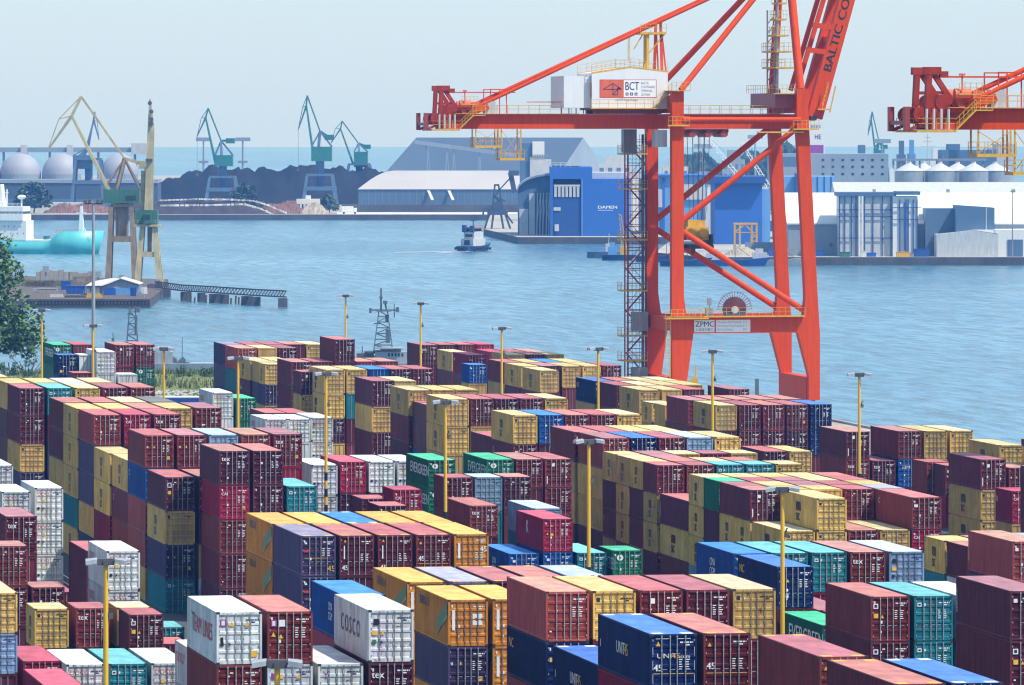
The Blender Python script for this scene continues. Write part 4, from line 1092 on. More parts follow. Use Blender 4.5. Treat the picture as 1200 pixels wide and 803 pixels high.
    for a, b in (((0, 1.05), (2.5, 1.05)), ((0, 1.05), (1.35, 1.85)), ((1.35, 1.85), (2.5, 1.1)), ((1.35, 1.85), (1.35, .3)), ((2.0, 1.05), (2.0, .3)), ((1.35, .3), (2.0, .3)), ((1.35, .3), (2.0, 1.05))):
        mb.bar((lx+a[0], ys-.012, sz0+a[1]), (lx+b[0], ys-.012, sz0+b[1]), .10, .006, 3, up=(0,1,0))
    pl(lx+1.9, lx+2.4, sz0+1.0, sz0+1.3, 3, .016)
    text(mb, 'BCT', (sx0+3.38, ys-.012, sz0+.95), (1,0,0), (0,0,1), 1.6, 3, .66, .03)
    for k in range(3): pl(sx0+3.5+k*.62, sx0+3.9+k*.62, sz0+.22, sz0+.62, 3, .012); pl(sx0+3.62+k*.62, sx0+3.78+k*.62, sz0+.34, sz0+.5, 0, .016)
    for k, w_ in enumerate(('BALTIC', 'CONTAINER', 'TERMINAL', 'GDYNIA')): text(mb, w_, (sx0+5.62, ys-.012, sz1-.56-k*.52), (1,0,0), (0,0,1), .47, 3, .72)
    text(mb, 'An ICTSI Group Company', (sx0+2.1, ys-.012, sz0-.46), (1,0,0), (0,0,1), .36, 3, .8)
    mb.build('lettering', [MAT['signwhite'], MAT['orange'], MAT['reddecal'], MAT['navydecal']], hs)
    # small sign on the annex side
    mb = MB(); mb.add([(-12.93+.0, -4.8, 44), (-12.93, -3.7, 44), (-12.93, -3.7, 46), (-12.93, -4.8, 46)], [(3,2,1,0)], 0); 
    for v in range(4): mb.v[v] = (-12.915-.02, mb.v[v][1], mb.v[v][2])
    mb.build('side_sign', MAT['orange'], hs)
    # stays and upper A-frame
    apex = (16.6, 0, 66.0)
    for s in (-1, 1):
        for nm_, p, q, r_ in (('back_stay', (-28.0, s*3.1, 42.2), (16.6, s*1.7, 62.6), .25), ('front_stay', (0.2, s*8.3, 45.0), (16.2, s*1.6, 63.0), .42), ('mast_leg', (16.7, s*8.5, 45.1), (16.4, s*1.2, 66.0), .58)):
            m2 = MB(); m2.tube(p, q, r_, 14); m2.build(nm_, R, t)
        m2 = MB(); m2.bar((-29.6, s*3.1, 41.7), (-26.8, s*3.1, 42.8), .7, .7); m2.build('stay_anchor', R, t)
        m2 = MB(); m2.bar((-1.2, s*3.0, 44.4), (-1.2, s*1.6, 54.3), .34); m2.bar((-.4, s*3.0, 44.4), (-1.2, s*1.6, 54.3), .2); m2.build('stay_strut', R, t)
    mb = MB(); mb.box(15.9, 17.3, -2.1, 2.1, 62.0, 66.6); mb.build('mast_head', R, t)
    mb = MB(); mb.box(-4.2, -.6, -2.6, 2.6, 52.6, 52.9); mb.rail((-4.2, -2.6, 52.9), (-.6, -2.6, 52.9), 1.1, .7, .05); mb.bar((-3.1, -2.2, 48.0), (-3.1, -2.2, 52.6), .34); mb.bar((-2.6, 2.2, 48.0), (-2.6, 2.2, 52.6), .34)
    mb.bar((-3.0, -2.2, 50.0), (-.8, -2.2, 52.6), .16); mb.bar((-5.0, -2.2, 50.6), (-3.8, -2.2, 52.6), .16); mb.rail((-5.6, -2.2, 49.0), (-5.6, -1.0, 49.0), 3.6, .6, .06); mb.build('stay_platform', Yl, t)
    # ladders and landings inside the mast
    for z, x0, x1, wd in ((48.2, 14.0, 17.2, 6.4), (50.4, 13.9, 17.0, 5.6), (52.6, 14.6, 16.6, 4.4), (54.8, 14.8, 16.4, 3.4), (57.0, 15.0, 16.4, 3.0), (59.4, 15.0, 16.4, 2.6)):
        mb = MB(); mb.box(x0, x1, -wd/2, wd/2, z-.22, z); mb.rail((x0, -wd/2, z), (x1, -wd/2, z), 1.1, .6, .05); mb.rail((x0, wd/2, z), (x1, wd/2, z), 1.1, .8, .05); mb.rail((x0, -wd/2, z), (x0, wd/2, z), 1.1, 1.2, .05)
        mb.build('mast_landing', Yl, t)
    mb = MB()
    for y in (-1.4, -.6): mb.bar((15.2, y, 44.4), (15.2, y, 62), .16)
    for k in range(36): mb.bar((15.2, -1.4, 44.6+k*.48), (15.2, -.6, 44.6+k*.48), .06)
    for x, y in ((14.4, 1.6), (15.6, 2.4)): mb.bar((x, y, 44.4), (x, y, 56), .2)
    for k in range(8): mb.bar((14.4, 1.6, 45+k*1.3), (15.6, 2.4, 46.2+k*1.3), .1)
    mb.build('ladder', MAT['lgrey'], t)
    mb = MB(); mb.box(13.4, 17.3, -7.7, 7.7, 42.6, 44.6); mb.build('mast_base', Dk, t)
    mb = MB(); mb.rail((13.0, -8.9, 44.6), (15.9, -8.9, 44.6), 1.1, .6, .05); mb.rail((13.0, -8.9, 44.6), (13.0, 8.5, 44.6), 1.1, 1.4, .05); mb.box(13.0, 15.9, -9.0, -7.75, 44.45, 44.6)
    mb.box(10.5, 16.9, -9.9, -9.2, 39.2, 39.4); mb.box(15.4, 18.9, -10.2, -9.25, 39.6, 39.8); mb.rail((15.4, -10.2, 39.8), (18.9, -10.2, 39.8), 1.1, .6, .05)
    mb.box(-1.9, 1.0, -10.1, -9.25, 40.1, 40.3); mb.rail((-1.9, -10.1, 40.3), (1.0, -10.1, 40.3), 1.1, .6, .05)
    mb.box(-1.4, 1.2, -9.9, 9, 44.85, 44.95); mb.rail((-1.4, -9.9, 44.95), (1.2, -9.9, 44.95), 1.1, .6, .05); mb.build('landing', Yl, t)
    # raised boom: two box girders leaning up and out, tied together
    hx, hz, ang, Lb = 18.9, 41.6, math.radians(74.3), 46.0
    ux, uz = math.cos(ang), math.sin(ang); nx, nz = uz, -ux
    bm = None
    for y in (-2.8, 2.8):
        mb = MB(); w = 2.15
        P = [(hx, hz), (hx+nx*w, hz+nz*w), (hx+nx*w+ux*Lb, hz+nz*w+uz*Lb), (hx+ux*Lb, hz+uz*Lb)]
        mb.prism(P, 'y', y-.62, y+.62)
        b_ = mb.build('boom_girder', R, t)
        if y < 0: bm = b_
    mb = MB(); text(mb, 'BALTIC CONTAINER TERMINAL', (hx+nx*1.5+ux*6.4, -3.435, hz+nz*1.5+uz*6.4), (ux, 0, uz), (-nx, 0, -nz), 1.6, 0, 1.28, .05); mb.build('lettering', MAT['black'], bm)
    mb = MB()
    for k in (1.0, 11, 21, 31, 41): mb.bar((hx+nx*1+ux*k, -2.15, hz+nz*1+uz*k), (hx+nx*1+ux*k, 2.15, hz+nz*1+uz*k), 1.2, .9)
    mb.build('boom_tie', R, t)
    mb = MB()
    for k in (9, 12.5): mb.bar((hx+ux*k-2.6, -3.2, hz+uz*k+.3), (hx+ux*k, -3.2, hz+uz*k), .5, .7)
    mb.bar((hx-1.2, -1.8, 45), (hx+ux*26-1.6, -1.8, hz+uz*26), .5, .6); mb.bar((hx-1.2, 1.8, 45), (hx+ux*26-1.6, 1.8, hz+uz*26), .5, .6)
    mb.build('boom_link', R, t)
    mb = MB(); mb.box(hx+1.2, hx+2.9, -4.3, -3.46, 42.3, 42.5); mb.rail((hx+1.9, -4.2, 42.3), (hx+2.7, -4.2, 45.2), 1.0, .6, .06); mb.bar((hx+3.0, -3.9, 42.0), (hx+3.8, -3.9, 45.6), .16); mb.build('boom_stair', Yl, t)
    mb = MB(); mb.tube((hx+.9, -3.5, 41.2), (hx+.9, 3.5, 41.2), .4, 14); mb.build('boom_hinge', MAT['steel'], t)
    # trolley, ropes and head block
    mb = MB(); mb.box(2.2, 8.2, -1.9, 1.9, 39.3, 39.72); 
    for x in (3, 5.2, 7.4): mb.tube((x, -3, 39.1), (x, 3, 39.1), .5, 14)
    mb.build('trolley', Dk, t)
    mb = MB()
    for x in (3.2, 4.0, 4.9, 5.6): 
        for y in (-1.8, 1.8): mb.bar((x, y, 39.2), (x*.7+1.2, y*.7, 27.4), .07)
    mb.build('hoist_rope', MAT['steel'], t)
    mb = MB(); mb.box(2.2, 5.4, -2.2, 2.2, 24.6, 26.4); mb.box(2.6, 5.0, -1.6, 1.6, 26.4, 27.3)
    for x in (2.9, 4.6): mb.tube((x, -2.5, 25.6), (x, -2.2, 25.6), .62, 14)
    mb.build('head_block', Yl, t)
    mb = MB(); mb.box(2.2, 5.2, -6.0, 6.0, 23.5, 24.0); mb.box(1.2, 1.6, -2.6, 2.6, 22.8, 26.2); mb.box(5.5, 5.8, -3.0, 3.0, 23.6, 25.4)
    for y in (-6.0, 6.0):
        for x in (2.2, 4.9): mb.box(x-.1, x+.3, y-.3, y+.3, 22.8, 24.0)
    mb.build('spreader', MAT['black'], t)
    mb = MB(); mb.box(-4.8, -3.0, 5.8, 7.6, 36.5, 39.7); mb.box(-4.9, -2.9, 5.6, 5.79, 36.4, 36.6); mb.build('electric_room', MAT['grey'], t)
    mb = MB(); mb.box(-3.0, -1.3, -6.4, -4.4, 37.3, 39.6); mb.build('operator_cabin', MAT['lgrey'], t)
    # stair tower behind the far landside leg
    mb = MB(); xs = (-3.9, -1.3); ya, yb = 7.6, 9.6
    for x in xs:
        for y in (ya, yb): mb.bar((x, y, 3), (x, y, 39), .16)
    k = 0; z = 3.2
    while z < 37:
        a, b_ = (xs if k % 2 == 0 else xs[::-1]); y = ya+.4 if k % 2 == 0 else yb-.4
        mb.bar((a, y, z), (b_, y, z+2.9), .6, .12); mb.bar((a, y-.4, z+1), (b_, y-.4, z+3.9), .06); mb.box(xs[0], xs[1], ya, ya+.1, z+2.8, z+2.9); mb.bar((xs[0], ya, z+1.5), (xs[1], ya, z+1.5), .07)
        z += 2.9; k += 1
    for q in range(40):
        zz = 3.2+q*.9
        for y in (ya, yb): mb.bar((xs[0], y, zz), (xs[1], y, zz), .05)
    for q in range(1, 5): mb.bar((xs[0]+q*.52, yb, 3), (xs[0]+q*.52, yb, 39), .05)
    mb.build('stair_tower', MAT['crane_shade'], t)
    mb = MB(); mb.bar((-1.9, 7.3, 3), (-1.9, 7.3, 39), .24); mb.bar((-1.5, 7.3, 3), (-1.5, 7.3, 39), .16); mb.build('cable_tray', MAT['steel'], t)
    for z in (8.0, 11.4, 17.6, 24.6, 31.6, 36.4):
        mb = MB(); mb.box(-4.9, -1.25, 6.9, 9.8, z-.2, z); mb.rail((-4.9, 6.9, z), (-1.3, 6.9, z), 1.1, .8, .05); mb.rail((-4.9, 6.9, z), (-4.9, 9.8, z), 1.1, .9, .05); mb.build('stair_landing', Yl, t)
    mb = MB(); mb.box(-3.4, -1.3, 6.2, 8.0, 12.0, 14.6); mb.build('control_box', MAT['grey'], t)
    mb = MB(); mb.box(-3.4, -1.3, 6.2, 8.0, 4.6, 7.0); mb.build('control_box', MAT['grey'], t)
    # landside beam walkway, cable reel, signs
    mb = MB(); mb.box(-2.0, 17.0, yn-1.6, yn-.72, 14.32, 14.5); mb.rail((1.6, yn-1.6, 14.5), (17, yn-1.6, 14.5), 1.1, .9, .045); mb.box(-2.4, 1.6, yn-2.0, yn-.77, 14.1, 14.28); mb.rail((-2.4, yn-2.0, 14.28), (3.4, yn-2.0, 14.28), 1.1, .8, .06); mb.box(1.6, 3.6, yn-2.0, yn-1.62, 14.1, 14.28); mb.build('portal_walkway', Yl, t)
    mb = MB()
    for k in range(30): mb.bar((-2.1, yn-1.0, 3.2+k*.36), (-1.5, yn-1.0, 3.2+k*.36), .05)
    mb.bar((-2.1, yn-1.0, 3), (-2.1, yn-1.0, 14), .09); mb.bar((-1.5, yn-1.0, 3), (-1.5, yn-1.0, 14), .09); mb.build('leg_ladder', Yl, t)
    mb = MB(); c = (7.5, yn-.3, 15.4)
    mb.tube((c[0], c[1]-.15, c[2]), (c[0], c[1]+.15, c[2]), 1.65, 26, 1); mb.tube((c[0], c[1]-.4, c[2]-.1), (c[0], c[1]-.16, c[2]-.1), .5, 14, 2)
    for k in range(19):
        a = math.pi*k/18; mb.bar((c[0]+.5*math.cos(a), c[1]-.2, c[2]+.5*math.sin(a)), (c[0]+2.45*math.cos(a), c[1]-.2, c[2]+2.45*math.sin(a)), .07, mi=0)
    for k in range(18):
        a, b_ = math.pi*k/18, math.pi*(k+1)/18; mb.bar((c[0]+2.3*math.cos(a), c[1]-.2, c[2]+2.3*math.sin(a)), (c[0]+2.3*math.cos(b_), c[1]-.2, c[2]+2.3*math.sin(b_)), .06, mi=1)
    mb.box(6.2, 8.8, c[1]-.5, c[1]+.5, 14.52, 14.8, 1); mb.build('cable_reel', [Dk, MAT['steel'], MAT['lgrey']], t)
    mb = MB(); mb.box(3.4, 4.3, yn-1.2, yn-.4, 14.52, 15.6); mb.box(3.7, 4.2, yn-1.0, yn-.6, 15.9, 16.9); mb.bar((3.95, yn-.8, 15.5), (3.95, yn-.8, 16), .1); mb.build('lamp_box', MAT['grey'], t)
    ys = yn-.705; mb = MB()
    def pl2(x0, x1, z0, z1, mi, e): mb.add([(x0, ys-e, z0), (x1, ys-e, z0), (x1, ys-e, z1), (x0, ys-e, z1)], [(0,1,2,3)], mi)
    pl2(1.85, 4.65, 12.3, 13.95, 0, .01); pl2(4.85, 9.6, 12.3, 13.95, 0, .01)
    text(mb, 'ZPMC', (1.98, ys-.014, 13.05), (1,0,0), (0,0,1), 1.02, 1, .98, .02); text(mb, '上海振华重工', (2.0, ys-.014, 12.48), (1,0,0), (0,0,1), .44, 1, .95)
    for k, w_ in enumerate(('1 Kontener Pod Chwytnią', '2 Kontenery Pod Chwytnią', 'SWL Pod Hakiem')):
        text(mb, w_, (5.0, ys-.014, 13.52-k*.5), (1,0,0), (0,0,1), .38, 2, .82)
        text(mb, ('51T', '61T', '80T')[k], (8.6, ys-.014, 13.52-k*.5), (1,0,0), (0,0,1), .38, 2, .9)
    mb.build('sign_board', [MAT['signwhite'], MAT['navydecal'], MAT['grey']], t)
    for ch in t.children:
        if ch.name.split('.')[0] in ('sheave_frame','rope_sheave','hydraulic_cylinder','end_bumper','end_platform','hoist_motor','electric_cabinet','hanging_platform','stay_anchor','pipe_frame','machinery_house'): ch.location.x += 1.5
    return t
crane = sts_crane()
crane_b = dup_tree(crane); crane_b.location = (176, 574, 0)
crane_b['label'] = 'cut-off red gantry crane at the right edge, only its back reach visible'

# ------------------------------------------------------------------ lamp posts in the yard lanes
def lamp_proto():
    t = thing('lamp_post', 'yellow lamp post', 'lamp post', (0, 0, 0), 0, 'yellow lamp posts between the container blocks')
    mb = MB(); mb.tube((0,0,0), (0,0,17.15), .165, 12, 0, .125); mb.build('post', MAT['lamp_yel'], t)
    mb = MB()
    for k in range(4): mb.tube((0,0,3.0+k*1.5), (0,0,3.75+k*1.5), .172-k*.004, 12)
    mb.build('black_bands', MAT['black'], t)
    mb = MB(); mb.box(-.42, .42, -.22, .2, 17.12, 17.46); mb.bar((-.8,0,17.3), (.8,0,17.3), .09); mb.box(-.14, .14, -.34, .3, 17.1, 17.36); mb.build('bracket', MAT['steel'], t)
    for sx in (-1, 1):
        for sy in (-1, 1):
            mb = MB(); x0 = .46*sx; x1 = 1.06*sx
            mb.add([(x0, .04*sy, 17.32), (x1, .14*sy, 17.22), (x1, .52*sy, 17.14), (x0, .42*sy, 17.24), (x0, .04*sy, 17.52), (x1, .14*sy, 17.46), (x1, .50*sy, 17.36), (x0, .40*sy, 17.44)],
                   [(0,1,2,3),(4,5,6,7),(0,1,5,4),(1,2,6,5),(2,3,7,6),(3,0,4,7)])
            mb.build('floodlight', MAT['shipgrey'], t)
    mb = MB(); mb.box(.14, .38, -.1, .1, 14.3, 14.6); mb.bar((.1,0,14.5), (.3,-.1,14.9), .07); mb.build('camera_box', MAT['steel'], t)
    return t
lp = lamp_proto(); first = True
LAMPS = [((124,656), 'beside the white reefer pair at lower left'), ((325,775), 'rising from the bottom edge by the big white reefers'), ((690,516), 'standing before the red box on blue'),
         ((917,572), 'standing before the navy box at right'), ((382,437), 'with black bands beside the crimson box'), ((522,470), 'in front of the first green lettered stack'),
         ((49,363), 'beside the leafy tree'), ((109,381), 'in front of the far white pair'), ((192,408), 'by the grass bank'), ((279,419), 'beside the white box near the grass'),
         ((405,346), 'behind the tallest far stack'), ((493,355), 'left of the far tan and crimson boxes'), ((588,384), 'above the far tan box row'), ((701,408), 'beside the far navy box'),
         ((835,411), 'against the water below the crane sign'), ((1007,438), 'against the water right of the red crane')]
for (px, py), wh in LAMPS:
    d = F*(H-17.4)/(py-Y0); x, y = fpt(px, d)
    o = lp if first else dup_tree(lp); first = False
    o.location = (x, y, 0); o['label'] = 'yellow lamp post ' + wh; o.rotation_euler = (0, 0, rng.uniform(-.25, .25))
x, y = fpt(109.5, 905); t = thing('mast_pole', 'tall thin grey mast with dark lamps on top, rising over the moored cranes', 'mast', (x, y, 0))
mb = MB(); mb.tube((0,0,0), (0,0,29), .34, 10, 0, .18); mb.build('pole', MAT['shipgrey'], t)
mb = MB(); mb.box(-1.3, 1.3, -.2, .2, 28.9, 29.1); 
for a in (-1.2, -.6, .6, 1.2): mb.box(a-.2, a+.2, -.35, .2, 29.1, 29.6)
mb.build('lamp_head', MAT['steel'], t)

# ------------------------------------------------------------------ trees and shrubs
def leaves(mb, r, c, rad, n, size, squash=1.0, mi=0):
    for k in range(n):
        while True:
            p = Vector((r.uniform(-1,1), r.uniform(-1,1), r.uniform(-1,1)))
            if .25 < p.length < 1: break
        q = Vector((c[0]+p.x*rad, c[1]+p.y*rad, c[2]+p.z*rad*squash))
        a = Vector((r.uniform(-1,1), r.uniform(-1,1), r.uniform(-.6,.6))).normalized(); b = a.cross(Vector((r.uniform(-1,1), r.uniform(-1,1), r.uniform(-1,1)))).normalized(); s = size*r.uniform(.6, 1.3)
        mb.add([q-a*s, q-b*s*.6, q+a*s, q+b*s*.6], [(0,1,2,3)], mi)
def tree(name, label, x, y, z0, hgt, rad, n, size, mat, seed, group=None, clumps=26):
    r = random.Random(seed); t = thing(name, label, 'tree', (x, y, z0), 0, group)
    mb = MB(); mb.tube((0,0,0), (.2,0,hgt*.45), hgt*.028, 9, 0, hgt*.018); mb.tube((.2,0,hgt*.45), (0,.2,hgt*.85), hgt*.018, 8, 0, hgt*.005)
    cs = []
    for k in range(clumps):
        f = r.uniform(.16, .98); a = r.uniform(0, 6.283); rr = rad*math.sin(math.pi*min(.97, f*.82+.16))**.7*r.uniform(.35, 1.0)
        cs.append((rr*math.cos(a), rr*math.sin(a), hgt*(.14+.84*f)))
    for c in cs[::2]: mb.tube((0,0,max(hgt*.15, c[2]-hgt*.16)), (c[0]*.9, c[1]*.9, c[2]), hgt*.009, 6, 0, hgt*.002)
    mb.build('trunk', MAT['bark'], t)
    mb = MB()
    for c in cs: leaves(mb, r, c, rad*r.uniform(.26, .44), n//clumps, size, .8)
    mb.build('crown', mat, t)
    return t
x, y = fpt(-36, 960); tree('broadleaf_tree', 'dense green leafy tree cut by the left edge', x, y, 0, 24.5, 9.6, 15000, .42, MAT['leaf'], 11, None, 60)
x, y = fpt(287, 2925); tree('broadleaf_tree', 'round dark tree on the far quay between timber and coal', x, y, 0, 12.5, 8.0, 1500, .9, MAT['leaffar'], 12, 'trees on the far quay', 22)
x, y = fpt(40, 2925); tree('broadleaf_tree', 'round dark tree on the far quay behind the ship bridge', x, y, 0, 13, 9, 1500, .9, MAT['leaffar'], 13, 'trees on the far quay', 22)
x, y = fpt(386, 2930); tree('broadleaf_tree', 'small dark tree beside the far white shed', x, y, 0, 8, 5, 800, .8, MAT['leaffar'], 14, 'trees on the far quay', 16)
x, y = fpt(1123, 2550); tree('broadleaf_tree', 'small bushy tree in front of the silos', x, y, 0, 15.0, 5, 900, .8, MAT['leaffar'], 15, None, 18)
for k, (px, w, lab) in enumerate(((12, 2.0, 'low green shrub left of the bush by the tree'), (33, 3.6, 'sparse green bush below the tree beside the lamp post'), (213, 1.6, 'small bright green bush on the grass bank by the white box'), (242, 1.3, 'tiny green bush at the right end of the grass bank'))):
    r = random.Random(30+k); x, y = fpt(px, 985); t = thing('shrub', lab, 'shrub', (x, y, .6))
    mb = MB()
    for j in range(7): mb.tube((0,0,0), (r.uniform(-w,w)*.7, r.uniform(-1,1), r.uniform(.7,1.3)*w), .05, 5)
    mb.build('stems', MAT['bark'], t); mb = MB()
    for j in range(12): leaves(mb, r, (r.uniform(-w,w)*.8, r.uniform(-1,1), r.uniform(.2,1.2)*w), .55, 45, .16)
    mb.build('foliage', MAT['weed'], t)
# wooded hills far right
def wood():
    mb = MB(); r = random.Random(77)
    for k in range(7000):
        px = r.uniform(800, 945); d = r.uniform(4200, 4700); x, y = fpt(px, d)
        top = 17 + 6*math.sin(px*.05) + 4*math.sin(px*.13+1)
        z = r.uniform(0, 1)**.7*max(4, top); a = r.uniform(0, 3.14); s = r.uniform(1.6, 3.2)
        mb.add([(x-s*math.cos(a), y-s*math.sin(a), z), (x+s*math.cos(a), y+s*math.sin(a), z+r.uniform(-1,1)), (x+r.uniform(-1,1), y, z+s*1.5)], [(0,1,2)])
    tag(mb.build('far_woods', MAT['leaffar']), 'hazy mass of trees on the rise behind the shipyard', 'woods', kind='stuff')
wood()

# ------------------------------------------------------------------ across the basin
def lx(px, px0, d): return (px-px0)*d/F
# coal heap and timber
def heap(name, label, cat, prof, d, depth, mat, seed, rough=0.6, group=None):
    """prof: (px, py) crest line; slopes fall to the ground in front and behind"""
    px0 = sum(p[0] for p in prof)/len(prof); t = None
    r = random.Random(seed); mb = MB(); n = 90; rows = 11; xs = [p[0] for p in prof]
    vs = []
    for j in range(rows+1):
        f = j/rows
        for i in range(n+1):
            px = xs[0]+(xs[-1]-xs[0])*i/n; py = np.interp(px, xs, [p[1] for p in prof]); zc = max(0, zat(py, d+depth/2))
            k = 1-abs(2*f-1)**1.15
            z = zc*k*(1+r.uniform(-.05, .05)) + (r.uniform(-rough, rough) if 0 < j < rows else 0) + 1.6*math.sin(px*.21+j)*k*min(1, rough)
            vs.append((lx(px, px0, d), (f-.5)*depth, max(z, -.3)))
    mb.add(vs, [(j*(n+1)+i, j*(n+1)+i+1, (j+1)*(n+1)+i+1, (j+1)*(n+1)+i) for j in range(rows) for i in range(n)])
    x, y = fpt(px0, d+depth/2)
    o = mb.build(name, mat, None, (x, y, 0), -YAW, smooth=True); return tag(o, label, cat, group)
heap('coal_heap', 'long black coal heap under the green cranes', 'coal heap', [(150,226),(184,214),(200,206.5),(217,202),(233.6,197.5),(244.8,192.3),(258,196),(274,196.4),(290,196),(305,196.4),(321,198.6),(334.5,195),(355,189.7),(370,193),(386,194),(406,195.3),(420,198.6),(435,193),(447,198.6),(470,206),(500,222)], 3250, 90, MAT['coal'], 3)
heap('timber_heap', 'long dark timber heap at the far water edge, left part', 'timber heap', [(128,246),(140,238),(170,236),(240,235),(290,237),(306,243),(322,251)], 2896, 22, MAT['logdark'], 4, .3, 'timber heaps on the far quay')
heap('timber_heap', 'reddish log heap between the dark timber and the sand-coloured one', 'timber heap', [(303,250),(312,240),(326,237),(345,236),(354,243),(362,250)], 2905, 20, MAT['log'], 5, .5, 'timber heaps on the far quay')
heap('timber_heap', 'pinkish log heap behind the turquoise bow', 'timber heap', [(52,249),(62,242),(78,238),(95,240),(110,236),(128,245)], 2930, 20, MAT['log'], 6, .5, 'timber heaps on the far quay')
heap('timber_heap', 'sand-coloured end of the log heaps by the white office', 'timber heap', [(352,250),(357,239),(368,238),(378,241),(386,250)], 2900, 16, MAT['gravel'], 8, .5, 'timber heaps on the far quay')
for k, pts in enumerate((((188,241),(240,240.5),(286,239.5),(306,245),(322,252.5)), ((187,235),(230,233.5),(270,234),(296,235.5),(312,240),(336,250)))):
    dd = 2890+k*14; t = far('cover_sheet', 'white sheet strip on the dark timber, ' + ('lower one' if k == 0 else 'upper one'), 'cover sheet', 255, dd, 'white sheets on the timber heap')
    mb = MB(); r = random.Random(k)
    for (a, b), (c, e) in zip(pts, pts[1:]):
        m = 9
        for j in range(m):
            f = j/m; f2 = (j+r.uniform(.7, .98))/m
            mb.bar((lx(a+(c-a)*f,255,dd), r.uniform(-1,1), zat(b+(e-b)*f, dd)), (lx(a+(c-a)*f2,255,dd), r.uniform(-1,1), zat(b+(e-b)*f2, dd)), r.uniform(.4, 1.0), r.uniform(.5, 1.0))
    mb.build('sheet', MAT['tarp'], t)
def panes(parent, boxes, mat, name='window'):
    for b in boxes:
        q = MB(); q.box(*b); q.build(name, mat, parent)
def windows(parent, mat, x0, x1, z0, z1, nx, nz, y, fill=.5):
    sx, sz = (x1-x0)/nx, (z1-z0)/nz
    for i in range(nx):
        for j in range(nz):
            a = x0+sx*(i+.5-fill/2); c = z0+sz*(j+.5-fill/2); q = MB(); q.box(a, a+sx*fill, y-.06, y+.05, c, c+sz*fill); q.build('window', mat, parent)
t = far('office', 'small white office with tall windows on the far quay', 'building', 361, 2925)
mb = MB(); mb.box(-5.4, 5.4, 0, 9, 0, 6.6); mb.box(-1.2, 1.2, 1, 4, 6.6, 8.3); mb.build('wall', MAT['whiteclad'], t); windows(t, MAT['glass'], -5, 5, .8, 5.6, 6, 1, 0, .45)
t = far('truck', 'white box truck parked before the far pale-roofed shed', 'truck', 409, 2900)
mb = MB(); mb.box(-3.4, 2.0, -1.2, 1.2, 1.0, 3.6); mb.build('box', MAT['shipwhite'], t); mb = MB(); mb.box(2.1, 3.6, -1.1, 1.1, .8, 2.8); mb.build('cab', MAT['shipwhite'], t)
for x_ in (-2.4, 2.8): mb = MB(); mb.tube((x_, -1.2, .5), (x_, 1.2, .5), .5, 12); mb.build('wheel', MAT['dark'], t)
# pale-roofed shed
dS = 2990; t = far('storage_shed', 'long grey shed with a pale curved hipped roof', 'shed', 516, dS)
def X(px): return lx(px, 516, dS)
mb = MB(); mb.box(X(420), X(612), 0, 46, 0, zat(222, dS)); mb.build('wall', MAT['bluegrey'], t)
ze = zat(222, dS); zr = 19.2; a0, a1 = X(419), X(613)
mb = MB(); L0 = 17.0; n = 6; vs = []
for k in range(n+1):
    f = k/n; z = ze + (zr-ze)*math.sin(f*math.pi/2); y = -0.5 + 23.5*f; ins = L0*f
    vs += [(a0+ins, y, z), (a1-ins*.2, y, z)]
mb.add(vs, [(2*k, 2*k+1, 2*k+3, 2*k+2) for k in range(n)])
vb = []
for k in range(n+1):
    f = k/n; z = ze + (zr-ze)*math.sin(f*math.pi/2); y = 46.5 - 23.5*f; ins = L0*f; vb += [(a0+ins, y, z), (a1-ins*.2, y, z)]
mb.add(vb, [(2*k+1, 2*k, 2*k+2, 2*k+3) for k in range(n)])
for k in range(n): mb.add([vs[2*k], vs[2*k+2], vb[2*k+2], vb[2*k]], [(0,1,2,3)]); mb.add([vs[2*k+1], vb[2*k+1], vb[2*k+3], vs[2*k+3]], [(0,1,2,3)])
mb.build('roof', MAT['shedroof'], t)
for px in (502, 526):
    mb = MB(); mb.bar((X(px), -.2, ze-.6), (X(px+5), -6, ze-5.0), 1.4, .3); mb.build('canopy', MAT['lgrey'], t)
mb = MB(); 
for px in range(424, 612, 8): mb.box(X(px)-.1, X(px)+.1, -.12, -.02, 0, ze-.3)
mb.build('wall_rib', MAT['grey'], t)
t = far('quay_fence', 'dark low fence along the pale far quay', 'fence', 500, 2968)
mb = MB(); mb.box(-40, 45, 0, .4, 0, 3.4); mb.build('panel', MAT['quaywall'], t)
slab('pale_quay_road', 'pale paved road strip along the far water', [(395, 2892), (607, 2892), (605, 2955), (395, 2955)], 0.02, MAT['tarp'], MAT['quaywall'])
# great A-frame store
dA = 3900; t = far('bulk_store', 'huge dark A-frame bulk store with pale gable end', 'store', 585, dA)
def X(px): return lx(px, 585, dA)
zr = zat(161.3, dA+30)
mb = MB(); A = [(X(432), 0, 0), (X(642), 0, 0), (X(684), 33, zr), (X(487), 33, zr), (X(450), 66, 0), (X(730), 66, 0)]
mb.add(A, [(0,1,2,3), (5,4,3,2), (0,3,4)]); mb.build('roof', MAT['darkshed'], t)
mb = MB(); mb.add([(X(642)+.05, 0, 0), (X(730), 66, 0), (X(684)+.05, 33, zr)], [(0,1,2)]); mb.build('gable', MAT['greyclad'], t)
panes(t, [(X(500+k*26), X(502+k*26), 26, 28, zr-7.4, zr-4.6) for k in range(6)], MAT['lgrey'], 'roof_vent')
t = far('conveyor_gallery', 'sloping conveyor gallery across the front of the A-frame store', 'conveyor', 545, 3850)
mb = MB(); mb.bar((lx(486,545,3850), -12, zat(166.5,3840)), (lx(612,545,3850), -12, zat(183,3840)), 2.2, 2.4); mb.build('gallery', MAT['greyclad'], t)
mb = MB(); 
